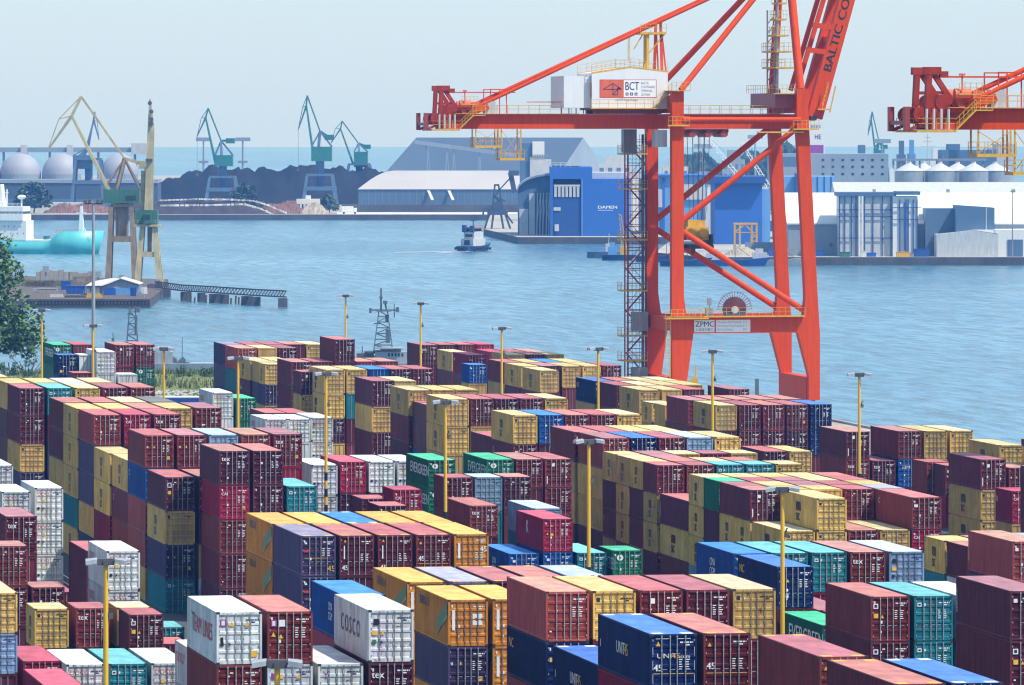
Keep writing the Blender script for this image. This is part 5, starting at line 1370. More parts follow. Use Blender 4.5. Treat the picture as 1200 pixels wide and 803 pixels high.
for px in (500, 522, 530, 560): mb.bar((lx(px,545,3850), -12, 0), (lx(px+2,545,3850), -12, zat(168+(px-486)*.131,3840)), .7); mb.bar((lx(px+6,545,3850), -12, 0), (lx(px+2,545,3850), -12, zat(169+(px-486)*.131,3840)), .5)
mb.build('trestle', MAT['greyclad'], t)
# domes with gallery above
for k, (pc, w, lab) in enumerate(((24, 46, 'leftmost pale storage dome cut by the left edge'), (72, 44, 'middle pale storage dome behind the blue-grey crane'), (140, 42, 'right pale storage dome half hidden by the old cranes'), (-20, 44, 'pale dome sliver at the left edge'))):
    dD = 3300; t = far('storage_dome', lab, 'dome', pc, dD, 'pale storage domes')
    R_ = w/2*dD/F*1.04; zc = zat(204, dD); mb = MB(); prof = [(R_*math.cos(a), zc+ (zat(180,dD)-zc)*math.sin(a)) for a in [i*math.pi/20 for i in range(11)]]
    mb.lathe(prof, 32); mb.build('shell', MAT['dome'], t, smooth=True)
    mb = MB(); mb.lathe([(R_, 0), (R_, zc)], 32); mb.build('wall', MAT['greyclad'], t)
t = far('gallery_bridge', 'long pale conveyor bridge running above the domes', 'conveyor', 80, 3330)
dG = 3330; mb = MB(); mb.box(lx(-60,80,dG), lx(160,80,dG), 0, 4, zat(178.5,dG), zat(173,dG)); mb.build('gallery', MAT['greyclad'], t)
for px, w in ((28, 7), (82, 7), (163, 18)):
    mb = MB(); mb.box(lx(px-w/2,80,dG), lx(px+w/2,80,dG), -2, 7, zat(181,dG), zat(168 if w > 10 else 170,dG)); mb.build('transfer_house', MAT['lgrey'], t)
mb = MB()
for px in (4, 58, 115, 158): mb.bar((lx(px,80,dG), 2, 0), (lx(px,80,dG), 2, zat(178,dG)), 1.2); mb.bar((lx(px+5,80,dG), 2, 0), (lx(px,80,dG), 2, zat(178,dG)), .6)
mb.build('tower_leg', MAT['greyclad'], t)
t = far('dock_warehouse', 'low dark warehouse with a pale band roof below the domes', 'warehouse', 75, 3120)
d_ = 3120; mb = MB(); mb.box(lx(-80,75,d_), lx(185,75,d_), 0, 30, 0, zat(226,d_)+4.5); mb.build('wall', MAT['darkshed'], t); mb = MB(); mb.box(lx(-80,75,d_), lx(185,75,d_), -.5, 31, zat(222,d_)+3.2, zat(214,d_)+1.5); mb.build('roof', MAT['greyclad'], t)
mb = MB(); mb.box(lx(-60,75,d_), lx(180,75,d_), -.06, -.02, 1.2, 4.4); mb.build('window_band', MAT['bluegrey'], t)
t = far('dock_shed', 'flat pale grey shed low behind the white ship mast', 'shed', 70, 2990)
mb = MB(); mb.box(-9, 10, 0, 12, 0, 4.2); mb.build('wall', MAT['lgrey'], t)

# portal harbour cranes: portal, slewing house, luffing boom with fly jib
def portal_crane(label, px, d, h_port, w_port, base_py, house, pts, mat, legm=None, group=None, housem=None, truss=False, sc_=1.0, hook=None, z0=0.0, wide=1.0, cabwin=False):
    """pts (px, py): boom foot, boom head, jib tail tip, jib nose, A-frame top, counterweight"""
    t = far('portal_crane', label, 'harbour crane', px, d, group, z=z0)
    legm = legm or mat; housem = housem or mat
    hp = h_port; w = w_port/2
    for x in (-w, w):
        for y in (-w, w):
            mb = MB(); mb.bar((x*1.06, y, 0), (x*.8, y*.8, hp), 1.5*sc_*wide, 1.5*sc_*wide, w2=1.1*sc_*wide, h2=1.1*sc_*wide); mb.build('leg', legm, t)
    mb = MB(); mb.box(-w*1.02, w*1.02, -w*1.02, w*1.02, hp*.52, hp*.52+1.5*sc_); mb.box(-w*.84, w*.84, -w*.84, w*.84, hp, hp+.9*sc_); mb.build('portal_frame', legm, t)
    q = lambda p: Vector((lx(p[0], px, d), 0, zat(p[1], d)-z0))
    hx0, hx1, hz0, hz1 = lx(house[0],px,d), lx(house[2],px,d), zat(house[3],d)-z0, zat(house[1],d)-z0
    mb = MB(); mb.tube((0,0,hp*.55), (0,0,max(hz0, hp+1.2)+.2), 1.7*sc_, 12); mb.build('slew_column', legm, t)
    mb = MB(); mb.box(hx0, hx1, -3.2*sc_, 3.2*sc_, hz0, hz1); hm = mb.build('slewing_house', housem, t)
    if cabwin: mb = MB(); mb.box(hx0+(hx1-hx0)*.62, hx0+(hx1-hx0)*.9, -3.2*sc_-.06, -3.2*sc_, hz0+(hz1-hz0)*.2, hz0+(hz1-hz0)*.55); mb.build('window', MAT['glass'], hm)
    foot, head, tail, nose, atop, cw = [q(p) for p in pts]
    mb = MB()
    for s in (-1, 1): mb.bar(foot+Vector((0, s*1.8*sc_, 0)), head+Vector((0, s*.7*sc_, 0)), .9*sc_, 1.5*sc_, up=(0,1,0), w2=.6*sc_, h2=.9*sc_)
    for k in range(1, 8):
        p = foot.lerp(head, k/8); mb.bar(p+Vector((0, -1.8*sc_*(1-k/8)-.5*sc_, 0)), p+Vector((0, 1.8*sc_*(1-k/8)+.5*sc_, 0)), .3*sc_)
    mb.build('boom', mat, t)
    mb = MB(); 
    for s in (-1, 1): mb.bar(tail+Vector((0, s*.6*sc_, 0)), head+Vector((0, s*.7*sc_, 0)), .6*sc_, .8*sc_, up=(0,1,0)); mb.bar(head+Vector((0, s*.7*sc_, 0)), nose+Vector((0, s*.25*sc_, 0)), .7*sc_, 1.1*sc_, up=(0,1,0), w2=.35*sc_, h2=.5*sc_)
    up_ = head.lerp(nose, .35) + (head-foot).normalized()*2.6*sc_
    mb.bar(tail, up_, .25*sc_); mb.bar(up_, nose, .25*sc_); mb.bar(head, up_, .25*sc_)
    mb.build('fly_jib', mat, t)
    mb = MB(); mb.bar(tail, atop, .55*sc_, .9*sc_, up=(0,1,0)); mb.build('tie_bar', mat, t)
    mb = MB(); mb.bar(atop, cw, .9*sc_, 1.4*sc_, up=(0,1,0)); mb.box(cw.x-1.8*sc_, cw.x+1.8*sc_, -1.8*sc_, 1.8*sc_, cw.z-1.1*sc_, cw.z+1.0*sc_); mb.build('counterweight', mat, t)
    mb = MB()
    for s in (-1, 1): mb.bar((hx0+(hx1-hx0)*.35, s*2.2*sc_, hz1), atop+Vector((0, s*.8*sc_, 0)), .8*sc_); mb.bar((hx1, s*2.2*sc_, hz1), atop+Vector((0, s*.8*sc_, 0)), .5*sc_); mb.bar((hx0, s*2.2*sc_, hz1), atop+Vector((0, s*.8*sc_, 0)), .4*sc_)
    mb.build('a_frame', legm, t)
    if hook:
        mb = MB(); hq = q(hook); mb.bar(nose, (nose.x, 0, hq.z), .12*sc_); mb.box(nose.x-.6, nose.x+.6, -.6, .6, hq.z-1.6, hq.z); mb.build('hook_rope', MAT['steel'], t)
    return t
GR = 'green harbour cranes by the coal'  # their portal legs are coloured blue-grey to stand in for haze
portal_crane('green harbour crane over the left end of the coal heap', 261, 3210, 14, 16, 0, (252,182,273,195), ((253,193),(241,138),(244,127),(231,160),(259,165),(270,165)), MAT['teal'], MAT['bluegrey'], GR, None, sc_=1.25, hook=(231,203))
portal_crane('tallest green harbour crane over the coal heap', 375, 3210, 15, 16, 0, (365,172,389,189), ((368,187),(359,124),(360,112),(349.5,152),(375,154),(386,161)), MAT['teal'], MAT['bluegrey'], GR, None, sc_=1.3, hook=(350,197))
portal_crane('smaller green harbour crane at the right end of the coal', 421, 3300, 20, 14, 0, (415,178,431,196), ((414,193),(399,151),(401,142),(388,168),(420,168),(430,172)), MAT['teal'], MAT['bluegrey'], GR, None, sc_=1.1)
portal_crane('blue-grey harbour crane before the domes', 104, 3060, 24, 15, 0, (86,182,108,198), ((97,190),(110,141),(111,131),(116,164),(104,173),(96,186)), MAT['bluegrey'], None, None, None, sc_=1.1)
portal_crane('turquoise harbour crane far behind the concrete warehouse', 1028, 3300, 22, 12, 0, (1024,176,1036,184), ((1026,180),(1021,141),(1022,131),(1017,159),(1030,166),(1036,172)), MAT['teal'], None, None, None, sc_=1.0)
# the two old cranes on the near pier
dP = 1655
portal_crane('old rusty-legged portal crane with green house and long cream jib', 143, dP, 19.0, 6.6, 0, (122,222,164,238), ((134.5,236),(84,136),(95,113),(56,176),(146,186),(171,193)), MAT['cream'], MAT['rustleg'], 'old portal cranes on the wooden pier', MAT['oldgreen'], sc_=1.0, wide=.95, cabwin=True)
t = far('portal_crane', 'old cream portal crane with its boom pointing straight up', 'harbour crane', 174.5, 1612, 'old portal cranes on the wooden pier')
dQ = 1612; U = lambda px: lx(px, 174.5, dQ)
for x0, x1 in ((161.5, 167.5), (188, 181)):
    for y in (-3, 3):
        mb = MB(); mb.bar((U(x0), y, 0), (U(x1), y*.8, zat(264,dQ)), 1.5, 1.5, up=(0,1,0), w2=1.1, h2=1.1); mb.build('leg', MAT['cream'], t)
mb = MB(); mb.box(U(162), U(187), -3.1, 3.1, zat(301,dQ), zat(295,dQ)); mb.box(U(157.5), U(188), -3.6, 3.6, zat(265.5,dQ), zat(263,dQ)); mb.rail((U(157.5), -3.6, zat(263,dQ)), (U(188), -3.6, zat(263,dQ)), 1.1, 1.2, .06); mb.build('portal_frame', MAT['cream'], t)
mb = MB(); mb.box(U(173), U(178), -1, 1, zat(295,dQ), zat(266,dQ)); mb.build('slew_column', MAT['rustleg'], t)
mb = MB(); mb.box(U(158.6), U(185), -3, 3, zat(262.5,dQ), zat(246,dQ)); hq = mb.build('slewing_house', MAT['oldgreen'], t)
mb = MB(); mb.box(U(169.5), U(178.5), -4.6, -3, zat(262,dQ), zat(250,dQ)); mb.build('cab', MAT['oldgreen'], hq); mb = MB(); mb.box(U(171), U(177), -4.68, -4.6, zat(257,dQ), zat(251.5,dQ)); mb.build('window', MAT['glass'], hq)
mb = MB(); mb.bar((U(174.6), -2, zat(249,dQ)), (U(177.6), -2, zat(150,dQ)), 2.2, 1.6, up=(0,1,0), w2=1.7, h2=1.3); mb.bar((U(177.6), -2, zat(150,dQ)), (U(176.2), -2, zat(116,dQ)), 1.7, 1.2, up=(0,1,0), w2=.35, h2=.4); mb.build('boom', MAT['cream'], t)
mb = MB()
for py in (121, 131, 140, 145): mb.tube((U(178.2 if py > 125 else 176.4), -3.4, zat(py,dQ)), (U(178.2 if py > 125 else 176.4), -2.8, zat(py,dQ)), .55, 12)
mb.box(U(171.5), U(179.5), -3.4, -2.6, zat(188.5,dQ), zat(186,dQ)); mb.build('sheave', MAT['steel'], t)
mb = MB(); mb.bar((U(166.5), 0, zat(246,dQ)), (U(167.5), 0, zat(200,dQ)), .9); mb.bar((U(170), 0, zat(246,dQ)), (U(170.5), 0, zat(196,dQ)), .5)
for k in range(5): mb.box(U(165.8), U(171.5), -1.2, 1.2, zat(205+k*9,dQ)-.1, zat(205+k*9,dQ)+.1)
mb.build('a_frame', MAT['cream'], t)

# floodlight masts far away
for k, (px, top, dd, lab) in enumerate(((238.5, 163, 3350, 'floodlight mast left of the green crane on the coal'), (284.5, 163, 3350, 'floodlight mast standing alone behind the coal heap'), (824, 171, 2700, 'floodlight mast seen between the red crane legs'), (885, 160, 3300, 'floodlight mast behind the red crane brace'), (1034, 165, 3000, 'floodlight mast right of the ship funnel'), (1166, 176, 3100, 'thin mast at right behind the silos'))):
    t = far('floodlight_mast', lab, 'mast', px, dd, 'far floodlight masts'); zt = zat(top, dd)
    mb = MB(); mb.tube((0,0,0), (0,0,zt), .7, 8, 0, .4); mb.build('pole', MAT['greyclad'], t); mb = MB(); mb.box(-4.0, 4.0, -.6, .6, zt-1.2, zt+.8); mb.box(-2.6, 2.6, -.6, .6, zt*.62, zt*.62+1.2); mb.build('lamp_head', MAT['greyclad'], t)

# ------------------------------------------------------------------ blue shipyard halls
dB = 2312; t = far('shipyard_hall', 'big blue shipyard hall with white sign and a tall open door', 'hall', 690, dB)
def X(px): return lx(px, 690, dB)
zl, zr2 = zat(196, dB), zat(210, dB)
mb = MB(); mb.box(X(683), X(740), 0, 70, 0, zr2); mb.box(X(645), X(648), 0, 70, 0, zl); mb.box(X(648), X(681), 26, 70, 0, zl); mb.box(X(648), X(694), 0, 70, zr2, zl); mb.box(X(680.8), X(683), 0, 70, 0, zr2); mb.build('wall', MAT['blueclad'], t)
mb = MB(); mb.box(X(648), X(680.8), .5, 2, 0, zat(231,dB)); mb.build('door', MAT['bluedark'], t)
panes(t, [(X(649.5+k*4.4), X(652.5+k*4.4), .2, .48, zat(231,dB), zat(219,dB)) for k in range(7)] + [(X(649), X(680), .2, .48, zat(218.8,dB), zat(216.5,dB))], MAT['lgrey'], 'door_strip')
mb = MB(); mb.box(X(650), X(655), -.4, .45, zat(271,dB), zat(263,dB)); mb.box(X(648.8), X(657), .2, .45, zat(247,dB), zat(243,dB)); mb.build('door_panel', MAT['lgrey'], t)
mb = MB(); mb.box(X(681.5), X(682.6), -.12, -.02, 0, zr2); mb.box(X(737), X(739), -.12, -.02, 0, zr2-.5); mb.build('trim', MAT['bluepale'], t)
mb = MB(); text(mb, 'DAMEN', (X(700.2), -.08, zat(244.6,dB)), (1,0,0), (0,0,1), 1.55, 0, 1.35, .04); mb.box(X(700.4), X(718.5), -.1, -.04, zat(246.8,dB), zat(246.3,dB)); mb.build('lettering', MAT['signwhite'], t)
mb = MB(); mb.box(X(690), X(755), 30, 72, zr2, zat(203,dB)); mb.build('rear_roof', MAT['lgrey'], t)
mb = MB(); mb.rail((X(646), 1, zl), (X(668), 1, zl), 1.6, 1.6, .25); mb.build('roof_rail', MAT['lgrey'], t)
mb = MB()
for k in range(5): mb.prism([(X(652+k*19), -2.3), (X(658+k*19), -2.3), (X(655+k*19), -1.2)], 'y', -15.8, -15.6)
t2 = far('shipyard_hall', 'pale blue hall behind the red crane legs, left of the dark blue one', 'hall', 790, 2360); d_ = 2360
mb = MB(); mb.box(lx(752,790,d_), lx(828,790,d_), 0, 60, 0, zat(207,d_)); mb.build('wall', MAT['bluepale'], t2); mb = MB(); mb.box(lx(764,790,d_), lx(776,790,d_), -1, 0, zat(243,d_), zat(222,d_)); mb.box(lx(800,790,d_), lx(826,790,d_), -1, 0, zat(234,d_), zat(216,d_)); mb.box(lx(826,790,d_), lx(838,790,d_), -1.2, 8, 0, zat(236,d_)); mb.build('panel', MAT['lgrey'], t2)
mb = MB(); mb.box(lx(776,790,d_), lx(779,790,d_), -.6, 0, 0, zat(209,d_)); mb.box(lx(752,790,d_), lx(840,790,d_), -1.4, 61, zat(207,d_), zat(205,d_)); mb.build('trim', MAT['blueclad'], t2)
dC = 2150; t = far('shipyard_hall', 'dark blue hall with overhanging flat roof behind the gravel heap', 'hall', 864, dC)
def X(px): return lx(px, 864, dC)
mb = MB(); mb.box(X(838), X(893), 0, 50, 0, zat(215,dC)); mb.build('wall', MAT['blueclad'], t)
mb = MB(); mb.box(X(833.5), X(897), -3, 52, zat(215,dC), zat(207,dC)); mb.build('roof', MAT['bluedark'], t)
mb = MB(); mb.box(X(893), X(903), 2, 50, 0, zat(222,dC)); mb.build('side_wall', MAT['bluepale'], t)
d_ = 2250; t = far('shipyard_hall', 'light blue and grey hall right of the red crane waterside leg', 'hall', 950, d_)
mb = MB(); mb.box(lx(915,950,d_), lx(979,950,d_), 0, 40, zat(227,d_), zat(207,d_)); mb.build('upper_wall', MAT['bluepale'], t); mb = MB(); mb.box(lx(915,950,d_), lx(979,950,d_), .3, 40, 0, zat(227,d_)); mb.build('wall', MAT['lgrey'], t)
mb = MB(); [mb.box(lx(950+k*8,950,d_)-.2, lx(950+k*8,950,d_)+.2, -.15, -.02, zat(227,d_), zat(207,d_)) for k in range(4)]; mb.box(lx(931,950,d_), lx(942,950,d_), -2, -.1, 0, zat(203,d_)); mb.build('pilaster', MAT['bluedark'], t)
# barrel-roofed grey building and tower
d_ = 2345; t = far('workshop', 'grey workshop with curved roof and tall white pillars', 'workshop', 626, d_)
def X(px): return lx(px, 626, d_)
ze = zat(226, d_); zt = zat(206, d_)
pr = [(X(607), 0), (X(646), 0), (X(646), zt)] + [(X(646)-(X(646)-X(607))*math.sin(a), ze+(zt-ze)*math.cos(a)) for a in [i*math.pi/16 for i in range(1, 8)]] + [(X(607), ze)]
mb = MB(); mb.prism(pr, 'y', 3, 45); mb.build('wall', MAT['bluegrey'], t)
ro = [(X(646), zt)] + [(X(646)-(X(646)-X(606))*math.sin(a), ze+(zt-ze)*math.cos(a)) for a in [i*math.pi/16 for i in range(1, 9)]]
mb = MB(); mb.prism(ro + [(p[0], p[1]+.7) for p in ro[::-1]], 'y', 1.5, 46); mb.build('roof', MAT['greyclad'], t)
mb = MB(); mb.box(X(608.5), X(619), 2.2, 2.9, 0, zat(245,d_)); mb.box(X(620), X(627), 1.8, 2.9, 0, zat(227,d_)); mb.build('panel', MAT['lgrey'], t)
for px in (629, 632.5, 636, 640, 643): mb = MB(); mb.bar((X(px), 1.5, 0), (X(px)+.3, 1.5, zat(226,d_)), .45); mb.bar((X(px), 1.5, 3), (X(px+3.4), 1.5, 13), .2); mb.build('pillar', MAT['lgrey'], t)
d_ = 2700; t = far('grain_tower', 'pale concrete tower with a dark block head above the workshop', 'tower', 625, d_)
mb = MB(); mb.box(lx(621,625,d_), lx(638,625,d_), 0, 14, 0, zat(184,d_)); mb.box(lx(638,625,d_), lx(646,625,d_), 1, 14, 0, zat(187,d_)); mb.build('shaft', MAT['lgrey'], t)
mb = MB(); mb.box(lx(624,625,d_), lx(638,625,d_), 0, 12, zat(184,d_), zat(166,d_)); mb.build('head', MAT['whiteclad'], t); mb = MB(); mb.box(lx(609,625,d_), lx(623.8,625,d_), 1, 12, zat(240,d_), zat(168,d_)); mb.build('elevator_shaft', MAT['bluegrey'], t)
mb = MB(); [mb.bar((lx(624+k*2,625,d_), -.3, zat(184,d_)), (lx(624+k*2,625,d_), -.3, zat(181,d_)), .3) for k in range(10)]; mb.build('parapet_post', MAT['grey'], t)
# lattice harbour machine and lattice booms
d_ = 2480; t = far('ship_unloader', 'dark blue lattice ship unloader on the quay corner', 'unloader', 580, d_)
def X(px): return lx(px, 580, d_)
def Z(py): return zat(py, d_)
mb = MB()
for px in (568, 576, 590, 598): mb.bar((X(px), 0, 0), (X(px*.5+582*.5), 0, Z(245)), .8); mb.bar((X(px), 6, 0), (X(px*.5+582*.5), 6, Z(245)), .8)
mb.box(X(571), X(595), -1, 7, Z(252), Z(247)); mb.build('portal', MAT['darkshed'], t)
mb = MB()
for (a, b), (c, e) in (((577,246),(580,216)),((589,246),(584,216)),((578,240),(587,234)),((588,240),(579,230)),((580,230),(586,222)),((574,247),(567,243)),((577,230),(592,236)),((579,217),(585,217)),((567,243),(566,252)),((590,247),(601,262))): mb.bar((X(a), 2, Z(b)), (X(c), 2, Z(e)), .7)
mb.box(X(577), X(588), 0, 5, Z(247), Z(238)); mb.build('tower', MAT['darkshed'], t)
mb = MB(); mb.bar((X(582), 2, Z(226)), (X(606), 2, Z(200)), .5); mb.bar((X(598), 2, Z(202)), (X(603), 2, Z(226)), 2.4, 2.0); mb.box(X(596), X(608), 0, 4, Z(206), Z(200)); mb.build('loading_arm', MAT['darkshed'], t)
for k, (pa, pb, lab) in enumerate((((821,152),(861,201),'left white lattice boom behind the red crane'), ((868,166),(901,219),'right white lattice boom behind the red crane'))):
    d_ = 2420 if k < 2 else 2480; t = far('crawler_crane', lab, 'crane', pb[0], d_, 'lattice boom crawler cranes')
    A = Vector((lx(pa[0],pb[0],d_), 0, zat(pa[1],d_))); B = Vector((lx(pb[0],pb[0],d_), 0, zat(pb[1],d_))) 
    if k == 2: A, B = Vector((lx(684,pb[0],d_), 0, zat(187,d_))), Vector((lx(648,pb[0],d_), 0, zat(206,d_)))
    dr = (B-A).normalized(); E_ = B + dr*(B.z-3.0)/max(.2, -dr.z); nrm = dr.cross(Vector((0,1,0))).normalized()
    mb = MB(); w = 1.0; n = 26
    for s in (-1, 1):
        for y in (-1, 1): mb.bar(A+nrm*.3*s+Vector((0,y*.4,0)), E_+nrm*w*s+Vector((0,y,0)), .28)
    for j in range(n):
        p, q = A.lerp(E_, j/n), A.lerp(E_, (j+1)/n); sg = 1 if j % 2 else -1
        mb.bar(p+nrm*w*sg*.9+Vector((0,-.9,0)), q-nrm*w*sg*.9+Vector((0,-.9,0)), .16)
    mb.build('lattice_boom', MAT['signwhite'], t)
    mb = MB(); mb.box(E_.x-3, E_.x+4, -2.5, 2.5, 1.2, 4.0); mb.box(E_.x-4, E_.x+4, -3.2, -2.0, 0, 1.2); mb.box(E_.x-4, E_.x+4, 2.0, 3.2, 0, 1.2); mb.build('carrier', MAT['bluedark'], t)
    mb = MB(); mb.bar(A, (E_.x+3, 0, 9), .12); mb.bar((E_.x+3, 0, 4), (E_.x+3, 0, 9), .3); mb.bar(A, (A.x, 0, max(2, A.z-26)), .1); mb.build('rope', MAT['greyclad'], t)
# yellow steel frame, gravel, wall
d_ = 2030; t = far('steel_frame', 'yellow steel trestle frame beside the gravel heap', 'frame', 874, d_)
def X(px): return lx(px, 874, d_)
mb = MB()
for px in (861, 867, 881, 887):
    mb.bar((X(px), 0, 0), (X(px), 0, zat(262,d_)), .5); mb.bar((X(px), 4, 0), (X(px), 4, zat(262,d_)), .5)
mb.box(X(860), X(888), -.3, 4.3, zat(263.5,d_), zat(261.5,d_)); mb.bar((X(861), 0, zat(272,d_)), (X(873), 0, zat(263,d_)), .4); mb.bar((X(873), 0, zat(263,d_)), (X(882), 0, zat(272,d_)), .4); mb.box(X(861), X(887), -.2, .2, zat(273,d_), zat(272,d_))
for k in range(3): mb.bar((X(881), 0, k*2.0), (X(887), 0, k*2.0+2), .3); mb.bar((X(887), 0, k*2.0), (X(881), 0, k*2.0+2), .3)
mb.build('frame', MAT['crane_yel'], t)
heap('gravel_heap', 'pale gravel heap on the quay behind the red braces', 'gravel heap', [(842,303),(852,297),(864,288.5),(876,291),(890,297),(902,302)], 1960, 20, MAT['gravel'], 9, .25)
t = far('quay_wall', 'grey retaining wall behind the gravel heap', 'wall', 895, 1998); mb = MB(); mb.box(lx(873,895,1998), lx(918,895,1998), 0, .6, 0, zat(284,1998)); mb.build('wall', MAT['greyclad'], t)
# white halls
d_ = 1962; t = far('white_hall', 'long white hall with bright pitched roof at the water', 'hall', 1060, d_)
def X(px): return lx(px, 1060, d_)
ze = zat(262.5, d_); zr3 = zat(228, d_+30)
mb = MB(); mb.prism([(0, 0), (56, 0), (56, ze), (28, zr3-.6), (0, ze-.2)], 'x', X(924), X(1230)); mb.build('wall', MAT['greyclad'], t)
mb = MB(); mb.prism([(-.6, ze-.15), (28, zr3), (57, ze), (57, ze+.5), (28, zr3+.6), (-.6, ze+.35)], 'x', X(922), X(1232)); mb.build('roof', MAT['whiteclad'], t)
zb2 = zat(227, d_+34); mb = MB(); mb.prism([(32, ze), (60, ze), (60, zb2), (50, zat(213.5, d_+50)), (34, zb2)], 'x', X(985), X(1232)); mb.build('upper_roof', MAT['lgrey'], t)
panes(t, [(X(px), X(px+3.5), 33, 35, zb2-.4, zb2+1.4) for px in (1030, 1118, 1196)], MAT['grey'], 'roof_vent')
mb = MB(); mb.box(X(972), X(975.5), -.1, 0, zat(289,d_), zat(285,d_)); mb.build('window', MAT['glass'], t)
d_ = 1950; t = far('silo_house', 'white panelled silo house with dark frame lines', 'silo house', 1030, d_)
def X(px): return lx(px, 1030, d_)
zt = zat(230, d_)
mb = MB(); mb.box(X(983), X(1046), 0, 15, 0, zt); mb.build('wall', MAT['lgrey'], t); mb = MB(); mb.box(X(1046), X(1075), -1.5, 13, 0, zt); mb.build('sunlit_tone_wall', MAT['whiteclad'], t)  # grey and white walls paint in the shaded and the sunlit face
mb = MB(); mb.box(X(980.5), X(1050), -.8, 16, zt, zat(225.5,d_)); mb.box(X(1050), X(1078), -2.4, 14, zt+.4, zat(224.5,d_)); mb.build('roof', MAT['bluegrey'], t)
mb = MB()
for px in (984, 990, 998, 1003, 1013, 1023, 1034, 1044): mb.box(X(px)-.12, X(px)+.12, -.35, -.02, 0, zt)
for px in (1054, 1061, 1064, 1070, 1074.5): mb.box(X(px)-.14, X(px)+.14, -1.9, -1.52, 0, zt-1)
for py in (246, 254, 279): mb.box(X(981.5), X(1046), -.6, -.37, zat(py,d_)-.12, zat(py,d_)+.12)
for py in (243, 257): mb.box(X(1046), X(1079), -2.2, -1.95, zat(py,d_)-.1, zat(py,d_)+.1)
mb.box(X(1059), X(1061.5), -2.3, -1.95, 2, zt-2); mb.build('frame_line', MAT['bluedark'], t)
mb = MB(); [mb.box(X(px)-.3, X(px)+.3, -1.0, -.62, 0, zt) for px in (1007, 1010.5)]; mb.build('pipe', MAT['whiteclad'], t)
t = far('grey_block', 'blue-grey windowless block, lower of two by the white halls', 'building', 1102, 1955); mb = MB(); mb.box(lx(1084.5,1102,1955), lx(1119,1102,1955), 0, 14, 0, zat(244.5,1955)); mb.build('wall', MAT['bluegrey'], t)
t = far('grey_block', 'blue-grey windowless block, taller one with a pale joint', 'building', 1142, 1950)
mb = MB(); mb.prism([(lx(1119.5,1142,1950), 0), (lx(1165,1142,1950), 0), (lx(1165,1142,1950), zat(243.5,1950)), (lx(1119.5,1142,1950), zat(240.5,1950))], 'y', -2, 12); mb.build('wall', MAT['bluegrey'], t); mb = MB(); mb.box(lx(1154.5,1142,1950), lx(1155.6,1142,1950), -2.15, -2.02, 0, zat(243,1950)); mb.build('joint', MAT['lgrey'], t)
d_ = 1944; t = far('quay_store', 'low white store with shallow gable on the quay edge', 'store', 1148, d_)
mb = MB(); mb.prism([(lx(1097.5,1148,d_), 0), (lx(1170,1148,d_), 0), (lx(1170,1148,d_), zat(274.5,d_)), (lx(1140,1148,d_), zat(270,d_)), (lx(1097.5,1148,d_), zat(275,d_))], 'y', 0, 24); mb.build('gable_wall', MAT['lgrey'], t)  # grey gable and white side wall carry shade and sun as colour
mb = MB(); mb.box(lx(1170.1,1148,d_), lx(1230,1148,d_), 1, 24, 0, zat(274,d_)); mb.prism([(lx(1170.1,1148,d_), zat(274,d_)), (lx(1140,1148,d_), zat(269.6,d_)), (lx(1230,1148,d_), zat(269,d_)), (lx(1232,1148,d_), zat(274,d_))], 'y', 1, 24); mb.build('side_wall', MAT['whiteclad'], t)
mb = MB(); mb.box(lx(1181,1148,d_), lx(1199,1148,d_), .8, .98, 0, zat(281,d_)); mb.build('door', MAT['bluegrey'], t)
t = far('lamp_mast', 'thin lamp mast in front of the low white store', 'mast', 1186.5, 1942); mb = MB(); mb.tube((0,0,0), (0,0,zat(225,1942)), .22, 8, 0, .12); mb.build('pole', MAT['grey'], t); mb = MB(); mb.box(-.6, .9, -.3, .3, zat(225,1942), zat(225,1942)+.4); mb.build('lamp_head', MAT['grey'], t)
# quay clutter
r = random.Random(21)
KINDS = (('blue', 'blue skip'), ('crane_yel', 'yellow machine'), ('grey', 'grey crate'), ('bluedark', 'dark crate'), ('oldgreen', 'green crate'), ('tarp', 'pale crate'))
for k, (px, dd) in enumerate(((905, 1950), (912, 1952), (926, 1949), (958, 1951), (990, 1943), (1012, 1943), (1020, 1946), (1058, 1943), (1066, 1944), (1080, 1945), (806, 2005), (822, 1960), (838, 1958), (918, 1962))):
    mt, nm_ = KINDS[k % 6]; t = far('quay_crate', f"{nm_} on the east quay, " + ('under the silo house' if 985 < px < 1082 else 'near the gravel heap' if px < 930 else 'before the white hall') + f", {['squat','low','narrow','wide','tall','small'][k%6]} one", 'crate', px, dd, 'crates and skips on the east quay')
    w, h = r.uniform(.8, 2.2), r.uniform(1.0, 2.8); mb = MB(); mb.prism([(-w, 0), (w, 0), (w*1.1, h), (-w*1.1, h)], 'y', -1.1, 1.1); mb.box(-w*1.14, w*1.14, -1.15, 1.15, h, h+.12); mb.build('shell', MAT[mt], t)
